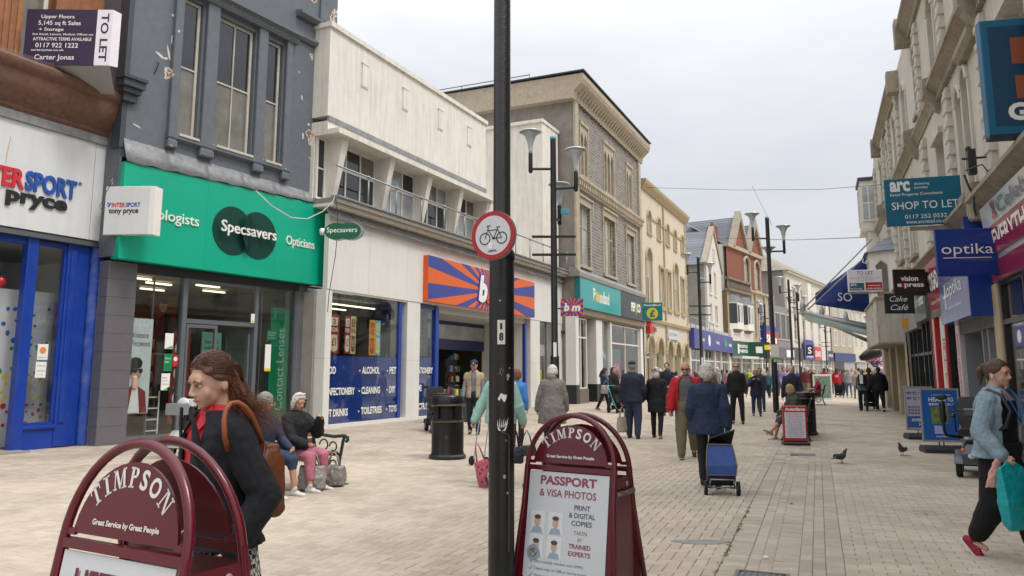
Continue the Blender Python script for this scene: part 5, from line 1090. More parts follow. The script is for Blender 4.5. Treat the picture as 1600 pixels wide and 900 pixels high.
MB().box(13.1, 14.9, .3, .36, 0, 2.3).obj('shutter_door', GRYD, B); mb = MB().box(12.95, 13.1, 0, .3, 0, 2.3).box(14.9, 15.0, 0, .3, 0, 2.3).box(15.4, 15.5, 0, .2, 0, 2.3).box(16.15, 16.3, 0, .2, 0, 2.3).box(15.0, 16.2, .02, .2, 0, .35); mb.obj('shopfront_frame', plain('steel_frame_grey', '82868a', .4), B); pane(B, 15.0, 16.2, .35, 2.3, .1)
# white pier with faint red print
q = MB().box(12.45, 12.92, -.06, .3, 0, 2.52).obj('printed_pier', plain('pink_white', 'c3b7b8', .5), B)
mb = MB(); text(mb, 'REPAIR WHILE YOU WAIT', 11.6, 13.75, 1.2, 1.36, -.065, bold=.02, rot=(12.68, 1.28, pi / 2)); mb.obj('lettering', plain('faded_red', 'b0525c', .6), q, recalc=False)
# red phone repair shop
CRED = plain('signal_red', 'b1272c', .3)
MB().xprism([(.1, 3.0), (-.1, 3.0), (-.22, 4.15), (.1, 4.15)], 9.3, 12.7).obj('red_fascia', plain('rose_fascia', 'a64046', .2, spec=.7), B); MB().box(9.3, 12.74, -.1, .3, 2.86, 3.0).obj('soffit_beam', mat('soffit_grey', '6c6a66', .8, .2, 5), B)
mb = MB(); text(mb, 'GO2GADGETS', 9.6, 12.4, 3.48, 3.9, 0, bold=.04); text(mb, 'Accessories | Repairs | Unlocking', 9.7, 12.2, 3.15, 3.27, 0); mb.v = [(x, -.1 - (z - 3) * .105 - .01, z) for x, y, z in mb.v]; mb.obj('lettering', PAPER, B, recalc=False)
MB().box(9.2, 9.55, -.08, .3, 0, 2.9).obj('white_pier', WHITE, B); MB().box(9.55, 9.7, -.1, .2, 0, 2.9).box(9.1, 9.2, -.1, .2, 0, 2.9).obj('red_strip', CRED, B)
q = MB().box(10.85, 11.32, -.1, .1, .35, 2.8).obj('red_banner', CRED, B); MB().box(10.89, 11.28, -.105, -.1, 2.3, 2.7).obj('pale_square', plain('pale_teal', 'b6cfcf', .5), q)
lines(q, [('PHONE REPAIR', 10.88, 11.29, 2.2, 2.25), ('CENTRE', 10.95, 11.22, 2.12, 2.17)], -.106, PAPER, bold=.03)
mb = MB(); text(mb, 'GET FREE CASE OR SCREEN', 10.26, 11.9, 1.12, 1.36, -.106, bold=.06, rot=(11.08, 1.24, -pi / 2)); mb.obj('lettering', PAPER, q, recalc=False)
MB().box(10.3, 10.82, -.06, .1, 0, 2.86).obj('white_pier', WHITE, B); MB().box(11.35, 11.45, -.06, .1, 0, 2.86).obj('shopfront_frame', BLK, B)
pane(B, 9.7, 10.3, .2, 2.86, .08); pane(B, 11.45, 12.45, .2, 2.86, .08); MB().box(9.7, 12.45, .0, .2, 0, .2).obj('stall_riser', BLK, B)
q = poster(B, 11.6, 12.2, 1.3, 1.9, .06, CRED); lines(q, [('SALE', 11.65, 12.15, 1.5, 1.7)], .05, PAPER)
# grey and black shops beyond
MB().box(6.6, 9.1, -.2, .2, 2.9, 3.95).obj('grey_fascia', plain('mid_grey_fascia', '6b6e72', .35), B)
lines(B, [('vision express', 6.9, 8.8, 3.2, 3.6)], -.205, PAPER, bold=.02)
MB().box(3.2, 6.5, -.14, .2, 2.8, 4.0).obj('grey_fascia', plain('lighter_grey_fascia', '8a8c90', .35), B)
mb = MB()
for x in (3.2, 4.2, 5.1, 6.5, 7.4, 8.2, 9.0): mb.box(x, x + .1, -.02, .12, 0, 2.9)
mb.box(3.2, 9.1, -.01, .1, 2.0, 2.08).box(3.2, 9.1, -.01, .14, 0, .3); mb.obj('shopfront_frame', BLK, B); pane(B, 3.2, 9.0, .3, 2.85, .05)
MB().box(4.0, 4.25, -.3, -.14, 2.9, 3.2).obj('yellow_alarm_box', plain('alarm_yellow', 'c98c20', .5), B)
# boarded projecting box with peeling paint
PEEL = mat('peeling_white', 'bdb8ad', .8, .1, 3, .5, 25, dirt=.9, dcol='6b5a48')
MB().box(-3.2, 3.0, -.92, -.86, 2.5, 3.95).obj('peeling_board', PEEL, B); MB().box(-3.2, 3.0, -.86, 0, 2.5, 3.95).obj('box_body', STUC, B); MB().box(-3.25, 3.05, -.96, 0, 3.95, 4.02).box(-3.2, 3.02, -.93, 0, 2.44, 2.5).obj('box_trim', MOULD, B)
for x in (2.6, -.6, -3.4, -6.3): MB().cbox(x, x + .5, -.14, .2, 0, 2.5, .03).obj('stone_pier', CREAMP, B)
pane(B, -6, 2.6, .3, 2.5, .1); MB().box(-6, 2.6, .05, .2, 0, .3).box(.9, 1.0, .05, .15, .3, 2.5).obj('shopfront_frame', BLK, B)
MB().tube([(2.0, -.9, 3.9), (2.5, -.6, 3.7), (3.1, -.1, 3.0), (3.12, -.1, 2.4), (3.14, -.08, .2)], .02, 6).obj('black_cable', BLACKP, B)
# oriel bays
MB().zprism([(-1.9, 0), (-1.5, -.85), (-.1, -.85), (.35, 0)], 3.98, 4.3).zprism([(-1.9, 0), (-1.5, -.85), (-.1, -.85), (.35, 0)], 5.75, 5.95).obj('oriel_frame', WHITE, B)
MB().add([(-2.1, 0, 5.95), (-1.6, -1.0, 5.95), (0, -1.0, 5.95), (.55, 0, 5.95), (-.8, 0, 6.7)], [(0, 1, 4), (1, 2, 4), (2, 3, 4), (0, 3, 2, 1)]).obj('oriel_roof', SLATE, B)
MB().add([(-.1, -.85, 4.3), (.35, 0, 4.3), (.35, 0, 5.75), (-.1, -.85, 5.75)], [(0, 1, 2, 3)]).obj('oriel_side', WHITE, B)
MB().add([(.03, -.64, 4.3), (.22, -.28, 4.3), (.22, -.28, 5.45), (.13, -.46, 5.62), (.03, -.64, 5.45)], [(0, 1, 2, 3, 4)]).xform(Matrix.Translation((.02, -.012, 0))).obj('pane', CURTPANE, B)
window(B, -1.5, -.1, 4.3, 5.75, -.85, WHITE, CURTPANE, 2, 2)
MB().box(-8.4, -6.52, -.62, .4, 7.95, 10.2).box(-8.3, -6.54, -.4, .4, 4.8, 7.9).obj('oriel_body', CREAM, B); MB().box(-8.5, -6.45, -.7, .5, 10.2, 10.36).obj('oriel_cap', DKGREY, B)
MB().box(-8.45, -6.48, -.66, .4, 7.85, 8.0).box(-8.4, -6.48, -.48, .4, 6.9, 7.02).obj('oriel_string', CREAM, B)
for z0, z1 in ((8.3, 10.0), (5.7, 6.7)):
    yo_ = -.58 if z0 > 7 else -.37
    MB().box(-6.521, -6.46, yo_, -.05, z0, z1).obj('window_frame', WHITE, B)
    for k in range(2):
        w_ = (-yo_ - .05) / 2; MB().box(-6.465, -6.45, yo_ + .04 + k * w_, yo_ + w_ - .02 + k * w_, z0 + .1, (z0 + z1) / 2 - .03).box(-6.465, -6.45, yo_ + .04 + k * w_, yo_ + w_ - .02 + k * w_, (z0 + z1) / 2 + .03, z1 - .1).obj('pane', PALEPANE, B)
    window(B, -8.2, -6.7, z0, z1, yo_ - .08, WHITE, PALEPANE, 3, 2)
MB().box(-8.3, -6.5, -.05, 8, 0, 4.8).box(-8.3, -6.5, .41, 8, 4.8, 10.2).obj('end_block', STUC, B)
# ---------------------------------------------------------------- signs projecting over the footway
def psign(name, u0, u1, v0, v1, Y, rz, m, label, th=.06):
    """board whose bottom-left corner is seen at (u0,v1); returns the Empty and its size"""
    p = at(u0, v1, Y); q = at(u1, v1, Y); r = at(u0, v0, Y); w = (q - p).x / cos(R(rz)); h = (r - p).z
    o = empty(name, p, R(rz), label, 'sign'); MB().cbox(0, w, 0, th, 0, h, .008).obj('board', m, o); return o, w, h
TEALB = plain('teal_board', '07607a', .35); NAVYT = plain('navy_teal', '043c5c', .35)
o, w, h = psign('letting_board', 1386, 1491, 281, 354, 15.4, -17, TEALB, 'teal SHOP TO LET board with white print, highest small sign on the right')
lines(o, [('arc', .07 * w, .33 * w, .72 * h, .94 * h)], -.004, PAPER, bold=.04)
lines(o, [('downing', .39 * w, .58 * w, .83 * h, .9 * h), ('bentley', .39 * w, .56 * w, .75 * h, .82 * h), ('Retail Property Consultants', .07 * w, .74 * w, .61 * h, .69 * h), ('SHOP TO LET', .08 * w, .93 * w, .34 * h, .5 * h), ('0117 252 0532', .24 * w, .77 * w, .14 * h, .225 * h), ('www.arcretail.co.uk', .25 * w, .77 * w, .035 * h, .11 * h)], -.004, PAPER)
MB().box(w, w + .06, -.01, .1, -.02, h + .02).obj('timber_edge', MOULD, o); MB().box(.3 * w, w + .3, .05, .09, -.1, -.02).obj('bracket', MOULD, o)
o, w, h = psign('opticians_sign', 1466, 1560, 358, 432, 12.2, -8, DB, 'square deep blue sign reading optika beside the matching blue fascia')
lines(o, [('optika', .08 * w, .88 * w, .4 * h, .68 * h)], -.004, PAPER); MB().box(.1 * w, .84 * w, -.006, -.002, .375 * h, .39 * h).obj('underline', PAPER, o); lines(o, [('OPTICIANS', .34 * w, .86 * w, .31 * h, .35 * h)], -.004, plain('dim_grey_print', '4a5f94', .5))
o, w, h = psign('eye_clinic_sign', 1398, 1446, 421, 462, 19.0, -6, plain('black_sign', '1a1718', .35), 'black square sign reading vision express left of the red fascia')
lines(o, [('vision', .22 * w, .76 * w, .55 * h, .74 * h), ('e press', .1 * w, .92 * w, .27 * h, .46 * h)], -.004, PAPER, bold=.03); lines(o, [('x', .2 * w, .31 * w, .31 * h, .47 * h)], -.005, RED, bold=.04)
MB().box(w, w + .18, .05, .3, .12 * h, .9 * h).obj('sign_return', plain('black_sign', '1a1718', .35), o)
o, w, h = psign('cafe_sign', 1384, 1428, 459, 490, 21.5, -6, plain('slate_sign', '23262b', .5), 'dark slate sign lettered Cake Café in white script, under the black square sign')
lines(o, [('Cake', .16 * w, .76 * w, .6 * h, .88 * h), ('Café', .18 * w, .78 * w, .17 * h, .45 * h)], -.004, PAPER, italic=.35)
o, w, h = psign('letting_board', 1326, 1376, 422, 456, 24.5, -10, plain('board_white', 'e3e0e8', .4), 'white TO LET board with teal and red panels in front of the blue sail')
lines(o, [('TO LET', .26 * w, .74 * w, .78 * h, .93 * h), ('790 sq ft Shop with', .3 * w, .7 * w, .68 * h, .72 * h), ('300 sq ft Store Storage Space below', .08 * w, .92 * w, .59 * h, .64 * h), ('Also available offices', .25 * w, .75 * w, .51 * h, .55 * h)], -.004, BLACKP)
MB().box(.04 * w, .46 * w, -.004, 0, .06 * h, .4 * h).obj('teal_panel', plain('teal_slate', '2d5f74', .4), o); MB().box(.5 * w, .98 * w, -.004, 0, .06 * h, .42 * h).obj('red_panel', CRED, o)
lines(o, [('arc', .07 * w, .24 * w, .26 * h, .37 * h), ('0117 252', .07 * w, .4 * w, .1 * h, .16 * h), ('commercial', .56 * w, .92 * w, .25 * h, .31 * h), ('01934 622222', .54 * w, .95 * w, .1 * h, .17 * h)], -.008, PAPER, bold=.03)
MB().tube([(0, .03, -.04), (w, .03, -.04), (w + .8, .0, -.1)], .03, 6).obj('bracket', MOULD, o)
o = empty('hanging_box_sign', at(1546, 212, 9.6), R(-12), 'large teal box sign with rust-orange blocks and a white G at the top right corner', 'sign'); h = at(1546, 33, 9.6).z - at(1546, 212, 9.6).z; w = 1.1
MB().cbox(0, w, 0, .14, 0, h, .01).obj('box', plain('teal_frame', '0d5c80', .4), o); MB().box(.09, w - .05, -.005, .0, .12, h - .1).obj('face', NAVYT, o)
MB().box(0, w, -.01, .13, -.05, .0).obj('bottom_rail', plain('dark_rail', '1a2a38', .5), o)
MB().box(.34, 1.0, -.01, -.005, h * .60, h * .83).box(.36, 1.0, -.01, -.005, h * .30, h * .5).obj('rust_block', plain('rust_orange', '8a4a30', .5), o); lines(o, [('GAMES', .24, 1.3, .18, .42)], -.01, PAPER, bold=.05)
# glass canopy with struts and the blue sail banner of the shopping centre
STEEL = plain('pale_steel', 'a3a7a6', .4, metal=.3); AQ = plain('aqua_glass', 'c4dad6', .2, spec=.6)
cn = empty('glass_canopy', (0, 0, 0), 0, 'steel and pale aqua glass canopy reaching across the street from the right', 'canopy')
A = lambda u, v, y=34: at(u, v, y)
mb = MB().tube([A(1252, 487), A(1392, 521, 33)], .09, 8).tube([A(1250, 486, 35.5), A(1392, 515, 35.5)], .07, 8); mb.obj('beam', STEEL, cn, smooth=True)
MB().add([A(1246, 487), A(1392, 522, 33), A(1392, 534, 33), A(1262, 502, 34)], [(0, 1, 2, 3)]).obj('glass_edge', AQ, cn); MB().add([A(1246, 488), A(1392, 524, 33), A(1392, 520, 35.5), A(1247, 488, 35.5)], [(0, 1, 2, 3)]).obj('glass_roof', AQ, cn)
for a_, b_ in [((1254, 484), (1362, 374)), ((1262, 484), (1366, 388))]: MB().tube([A(*a_), A(*b_, 33)], .035, 6).obj('tie_rod', STEEL, cn, smooth=True)
for a_, b_ in [((1265, 495), (1375, 538)), ((1262, 492), (1392, 550))]: MB().tube([A(*a_), A(*b_, 33)], .045, 6).obj('strut', STEEL, cn, smooth=True)
for u, v in [(1254, 482), (1284, 492), (1322, 501)]: MB().lathe([(.06, -.3), (.12, -.1), (.12, .1), (.06, .4)], tuple(A(u, v)), 8).obj('node', STEEL, cn, smooth=True)
for u in (1290, 1325, 1360): MB().cap(A(u, 497 + (u - 1290) * .2), A(u + 2, 507 + (u - 1290) * .2), .05, .09).obj('spotlight', STEEL, cn, smooth=True)
SAIL = mat('blue_sail', '1c3272', .7, .15, 2, .3, 6)
sl_ = empty('sail_banner', (0, 0, 0), 0, 'triangular royal blue fabric banner lettered SOVEREIGN strung above the glass canopy', 'banner')
P = [Vector(A(1274, 458, 35)), Vector(A(1279, 478, 35)), Vector(A(1376, 492, 35)), Vector(A(1392, 492, 35)), Vector(A(1392, 368, 35)), Vector(A(1358, 388, 35))]
mb = MB(); n = 10; top_ = []; bot_ = []
for k in range(n + 1):
    t = k / n; u = 1274 + 118 * t
    vt = 458 - 90 * t ** .98 + 4 * sin(pi * t); vb = (478 - 2 * t if 0 else 476 + 18 * t)
    top_.append((u, vt)); bot_.append((u + (4 if k == 0 else 0), vb))
rowsN = 5; vs = []
for r_ in range(rowsN + 1):
    for k in range(n + 1):
        f_ = r_ / rowsN; u = top_[k][0]; v = top_[k][1] * (1 - f_) + bot_[k][1] * f_; vs.append(A(u, v, 35 + .12 * sin(3 * f_ + k * .8)))
mb.add(vs, [(r_ * (n + 1) + k, (r_ + 1) * (n + 1) + k, (r_ + 1) * (n + 1) + k + 1, r_ * (n + 1) + k + 1) for r_ in range(rowsN) for k in range(n)])
me = mb.obj('fabric', SAIL, sl_, smooth=True); md = me.modifiers.new('s', 'SOLIDIFY'); md.thickness = .03
def sail_text(s, u, v, hgt, rot):
    mb = MB(); text(mb, s, 0, 1, 0, 1, 0, fit=False); p0 = Vector(A(u, v, 34.7)); c, sn = cos(rot), sin(rot)
    mb.v = [(p0.x + (x * c - z * sn) * hgt, p0.y, p0.z + (x * sn + z * c) * hgt) for x, y, z in mb.v]; return mb
sail_text('SO', 1309, 470, .38, R(-3)).obj('lettering', PAPER, sl_, recalc=False)
sail_text('E', 1357, 414, .32, R(68)).obj('lettering', PAPER, sl_, recalc=False); sail_text('I', 1362, 402, .32, R(68)).obj('lettering', PAPER, sl_, recalc=False)
# black awning and small things under the canopy
aw = empty('black_awning', (0, 0, 0), 0, 'folded black curved awning under the end of the canopy', 'awning'); MB().tube([A(1344, 560, 38), A(1352, 557, 38), A(1362, 552, 38), A(1372, 550, 38), A(1378, 549, 38)], .3, 8, rads=[.12, .24, .3, .3, .2]).obj('folded_canvas', BLACKP, aw, smooth=True)
hb = empty('flower_basket', (0, 0, 0), 0, 'pink flower basket hanging beyond the black awning', 'hanging basket'); mb = MB(); c0 = A(1367, 563, 45)
for k in range(60):
    d = Vector((random.gauss(0, .3), random.gauss(0, .3), random.gauss(0, .18))); mb.ell(c0 + d, (.07, .07, .05), n=5, m=3)
mb.obj('flowers', plain('petunia_pink', 'b43a8e', .7, var=.3), hb, kind='stuff'); MB().lathe([(.1, -.4), (.35, -.05)], tuple(c0), 10).obj('basket', DKGREY, hb)
# overhead wires
cable('overhead_wire', [at(1010, 293, 48), at(1150, 297, 44), at(1280, 296, 40), at(1386, 288, 30)], .012, CB, 'thin dark wire crossing the sky from the cream building to the teal letting board')
cable('overhead_wire', [at(1135, 372, 70), at(1240, 375, 60), at(1350, 371, 40)], .02, CB, 'lower thin wire crossing the sky above the lichened hipped roof')
cable('overhead_wire', [at(1175, 290, 45), at(1195, 330, 44), at(1206, 352, 43)], .01, CB, 'short slanting wire dropping towards the tall twin-armed lamp')
# ================================================================ street furniture
PBLK = mat('black_post_paint', '151515', .35, .3, 6, .15, 60, dirt=.25, dcol='4a4845')
def rz_dir(a): return Matrix.Rotation(a, 4, 'Z')
# near lamp column with bicycle sign and number plate
pl = empty('lamp_column', gnd(783, 977), 0, 'thick black lamp column in the centre foreground carrying the red-ringed bicycle sign', 'lamp post')
MB().lathe([(.082, -.01), (.082, 2.28), (.079, 2.33), (.058, 2.38), (.056, 6.5)], n=28).obj('shaft', PBLK, pl, smooth=40)
MB().lathe([(.0825, 2.27), (.086, 2.28), (.086, 2.31), (.081, 2.33)], n=28).obj('collar', PBLK, pl, smooth=40)
mb = MB(); ptsd = []
for k in range(25):
    t = k / 24; z = .45 + .7 * t; a = R(-55) + .0 ; ptsd.append((.0835 * cos(a), .0835 * sin(a), z))
mb.tube(ptsd, .003, 5); mb.tube([(.0835 * cos(R(-55 - 40 * sin(pi * k / 10))), .0835 * sin(R(-55 - 40 * sin(pi * k / 10))), 1.15 + .03 * sin(pi * k / 10)) for k in range(11)], .003, 5); mb.lathe([(0, 0), (.008, 0), (.008, .01), (0, .01)], (.03, -.088, 1.12), 8, 'y')
mb.obj('door_edge', plain('edge_grey', '55544f', .5), pl)
def curved(mb_, r, z0, ang0):
    """bend flat x,z artwork round the shaft"""
    mb_.v = [((r - y) * sin(x / r + ang0), -(r - y) * cos(x / r + ang0), z + z0) for x, y, z in mb_.v]; return mb_
q = MB()
for k in range(6): q.box(-.025 + k * .05 / 6, -.025 + (k + 1) * .05 / 6, -.0015, 0, 0, .155)
q = curved(q, .083, 1.72, -.02).obj('number_plate', plain('plate_white', 'd8d6cf', .4), pl)
mb = MB(); text(mb, '1', -.008, .007, .095, .135, -.0025, bold=.04, fit=True); text(mb, '8', -.014, .014, .022, .075, -.0025, bold=.05); curved(mb, .083, 1.72, -.02).obj('lettering', BLACKP, q, recalc=False)
mb = MB().prism([(-.03, 0), (.015, -.012), (.028, .03), (-.012, .042), (-.03, .01)], -.001, 0); curved(mb, .083, 1.37, .1).obj('torn_sticker', PAPER, pl)
mb = MB()
for k in range(6): mb.prism([(-.03 + k * .011, .0 + .006 * abs(k - 2)), (-.024 + k * .011, .0), (-.028 + k * .014, .05 + .01 * (k % 2))], -.001, 0)
mb.prism([(-.02, -.02), (.02, -.02), (.03, .005), (-.03, .005)], -.001, 0); curved(mb, .083, 1.2, .05).obj('sticker_scrap', PAPER, pl)
mb = MB()
for (x, z, r) in [(.045, 1.52, .012), (.04, 1.5, .006), (.055, 1.57, .005), (-.01, 2.0, .006), (.02, .9, .01), (.04, .8, .006)]: mb.prism([(x + r * cos(a), z + r * 1.3 * sin(a)) for a in [2 * pi * i / 8 for i in range(8)]], -.001, 0)
curved(mb, .083, 0, 0).obj('paint_spots', plain('old_white', '9b9a94', .6), pl)
mb = MB().tube([(-.018, -.002, .03), (-.006, -.002, .05), (-.012, -.002, .07), (0, -.002, .02), (.012, -.002, .06), (.004, -.002, .075), (-.002, -.002, .055)], .0012, 4); curved(mb, .083, 1.5, -.0).obj('scratched_heart', plain('old_white', '9b9a94', .6), pl)
# bicycle sign
sgn = empty('bicycle_sign', at(772, 368, 4.53), R(-27), 'round white no-cycling sign with a red ring and black bicycle, fixed to the black column', 'road sign')
rS = .148; ZR = 1.0
disc = MB().lathe([(0, 0), (rS, 0), (rS, .012), (0, .012)], (0, -.004, 0), 48, 'y').obj('plate', plain('sign_grey_back', '85878a', .4), sgn, smooth=40)
MB().lathe([(rS * .80, 0), (rS * .985, 0), (rS * .985, .002), (rS * .80, .002)], (0, -.0155, 0), 48, 'y').obj('red_ring', plain('ring_red', 'a51d28', .3), sgn)
MB().lathe([(0, 0), (rS * .80, 0), (rS * .8, .001), (0, .001)], (0, -.016, 0), 48, 'y').obj('white_face', plain('face_white', 'c9cbd0', .3), sgn)
mb = MB(); yb = -.0175
def wheel(cx, cz, r, w=.0065):
    mb.add([(cx + rr * cos(a), yb, cz + rr * sin(a)) for rr in (r - w, r) for a in [2 * pi * i / 24 for i in range(24)]], [(i, (i + 1) % 24, 24 + (i + 1) % 24, 24 + i) for i in range(24)])
wheel(-.053, -.02, .037); wheel(.06, -.02, .037)
def bar(x0, z0, x1, z1, w=.0055):
    d = Vector((x1 - x0, 0, z1 - z0)).normalized(); n_ = Vector((-d.z, 0, d.x)) * w / 2
    mb.add([(x0 + n_.x, yb, z0 + n_.z), (x0 - n_.x, yb, z0 - n_.z), (x1 - n_.x, yb, z1 - n_.z), (x1 + n_.x, yb, z1 + n_.z)], [(0, 1, 2, 3)])
for b_ in [(-.053, -.02, -.03, .045), (-.03, .03, .032, .03), (-.03, .03, .006, -.02), (.006, -.02, .036, .045), (.006, -.02, .06, -.02), (.06, -.02, .034, .03), (-.03, .045, -.034, .058), (-.036, .058, -.014, .058), (-.036, .058, -.038, .05), (.024, .047, .05, .047)]: bar(*b_)
bar(-.004, -.02, .016, -.02, .012)
mb.obj('bicycle_symbol', BLACKP, sgn, recalc=False)
MB().prism([(-.03, -.08), (-.005, -.085), (.0, -.055), (-.012, -.04), (-.028, -.045)], -.0185, -.0175).obj('peeled_sticker', PAPER, sgn); MB().prism([(-.035, -.102), (.03, -.097), (.018, -.088), (-.02, -.09)], -.0185, -.0175).obj('sticker_trace', plain('dull_brown', '6b6964', .6), sgn)
MB().box(-.02, .1, .005, .03, .06, .075).box(-.02, .1, .005, .03, -.075, -.06).obj('bracket', DKGREY, sgn)
# tall lamp posts with three trumpet lanterns
LGLS = mat('lantern_acrylic', 'b4bcc0', .25, .15, 3, 0); CAPM = plain('lantern_cap', 'a7acae', .35, metal=.5); CYAN = plain('cyan_cap', '4f9fb0', .4)
def lamp_post(loc, rot, banner, label, h=7.5, plate=None):
    r = empty('street_lamp', loc, rot, label, 'street lamp', 'black twin-armed street lamps with trumpet lanterns')
    MB().lathe([(.11, 0), (.11, 1.9), (.085, 1.95), (.075, h - .05), (.0, h)], n=14).obj('column', PBLK, r, smooth=40)
    MB().lathe([(.078, h - .06), (.078, h + .02), (.0, h + .05)], n=12).obj('column_cap', CYAN, r, smooth=True)
    for ang, dz in ((pi, 0), (-.25, -.52), (1.25, -1.25)):
        d = Vector((cos(ang), sin(ang), 0)); z = h - .83 + dz; e = Vector((0, 0, z)) + d * .58
        arm = MB().tube([(0, 0, z), tuple(e)], .035, 8).cap(e + Vector((0, 0, -.06)), e + Vector((0, 0, .4)), .055, .055, 10).obj('arm', PBLK, r, smooth=40)
        lan = MB().lathe([(.05, .4), (.055, .5), (.085, .72), (.15, .88), (.25, .96)], tuple(e), 18).obj('lantern', LGLS, arm, smooth=True)
        MB().lathe([(.25, .955), (.29, .97), (.27, 1.0), (.12, 1.04), (0, 1.05)], tuple(e), 20).obj('lantern_cap', CAPM, lan, smooth=40)
    if banner:
        for dz in (2.62, 3.08): MB().box(-.55, .55, -.03, .03, h - dz, h - dz + .06).obj('banner_bar', PBLK, r)
    MB().box(-.04, .04, -.12, -.108, 1.9, 2.25).obj('number_plate', PAPER, r)
    return r
def lp(u, vt, **k):
    Y = (7.5 - EYE) * 1213 / (580 - vt); Y *= .985
    return at(u, 580, Y).x, Y
for u, ub, vt, rot, ban, lab in [(867, 866, 208, .0, True, 'black street lamp with two banner bars before the white store, nearest of its kind'), (1210, 1213, 339, 0, False, 'tall black street lamp rising behind the seated woman in green'),
        (1097, 1100, 402, .0, True, 'black street lamp with banner bars before the violet-blue fascia'), (1239, 1241, 438, 0, False, 'black street lamp before the hipped-roof building, left of an almost touching one'), (1251, 1253, 457, .3, False, 'black street lamp just right of its neighbour in front of the hipped-roof building'),
        (1199, 1200, 475, .2, False, 'small distant street lamp just left of the tall black lamp column'), (1293, 1294, 502, 0, True, 'farthest street lamp, seen under the glass canopy')]:
    x, Y = lp(u, vt); lamp_post((x, Y, 0), rot, ban, lab)
MB().tube([(0, 0, 0), (0, 0, .01)], .01)
yp = empty('yellow_notice', (lp(1199, 475)[0] - .0, lp(1199, 475)[1] - .2, 3.4), 0, 'small yellow notice plate on the distant lamp behind the tall one', 'sign'); MB().box(-.22, .22, -.03, 0, 0, .42).obj('plate', plain('warn_yellow', 'd9c21c', .5), yp)
wp_ = empty('white_notice', (lp(1210, 339)[0], lp(1210, 339)[1] - .13, 2.0), 0, 'white and green notice wrapped round the tall black lamp', 'sign'); MB().box(-.15, .15, -.02, 0, 0, .55).obj('plate', PAPER, wp_); MB().box(-.15, .15, -.023, -.02, 0, .08).obj('green_strip', plain('leaf_green', '49b04a', .5), wp_)
dl = empty('direction_light', at(882, 290, 19.5), 0, 'small bright blue christmas-light fitting on the first trumpet lamp', 'light fitting'); MB().cbox(-.1, .12, 0, .1, -.75, -.62, .01).obj('blue_box', CYAN, dl)
# litter bins
BIN = mat('bin_black', '141414', .3, .25, 4, .08, dirt=.12, dcol='555049')
def litter_bin(p, rz, s, label, k=1):
    b = empty('litter_bin', p, rz, label, 'litter bin'); 
    MB().lathe([(.33, 0), (.33, .05), (.295, .08), (.285, .12), (.285, .62), (.3, .63), (.3, .66), (.285, .67), (.285, .70)], n=32).obj('body', BIN, b, smooth=35)
    MB().lathe([(.285, .9), (.3, .91), (.3, .94), (.29, .95), (.29, 1.06), (.27, 1.09), (.0, 1.1)], n=32).obj('top', BIN, b, smooth=35)
    mb = MB()
    for a0 in (R(-90 + 45), R(45), R(135), R(225)):
        pts = [(.285 * cos(a0 + t), .285 * sin(a0 + t)) for t in [R(-14 + 7 * i) for i in range(5)]]; inn = [(.26 * cos(a0 + t), .26 * sin(a0 + t)) for t in [R(14 - 7 * i) for i in range(5)]]
        mb.zprism(pts + inn, .68, .92)
    mb.obj('post', BIN, b); MB().lathe([(.24, .1), (.24, .9), (0, .9)], n=20).obj('liner', plain('liner_dark', '0c0c0c', .6), b)
    mb = MB()
    for z in (.645, .925): mb.lathe([(.302, z - .006), (.304, z), (.302, z + .006)], n=32)
    mb.obj('gilt_line', plain('dull_gilt', '7a6a40', .4, metal=.5), b)
    mb = MB().lathe([(.028, 0), (.036, 0), (.036, .004), (.028, .004)], (0, -.287, .38), 16, 'y'); mb.tube([(-.02, -.289, .4), (-.01, -.289, .36), (0, -.289, .39), (.01, -.289, .36), (.02, -.289, .4)], .003, 5); mb.obj('badge', plain('badge_grey', '3a3a3a', .5), b)
    b.scale = (s, s, s); return b
litter_bin(gnd(699, 716), 0, 1.02, 'round black litter bin with gilt lines in front of the store entrance')
litter_bin(at(1258, 677, 19.4) * 1 - Vector((0, 0, at(1258, 677, 19.4).z)), 0, .95, 'black litter bin behind the red menu board and bench')
litter_bin(gnd(1043, 640), .3, .9, 'distant black litter bin beside the man in the navy hooded top')
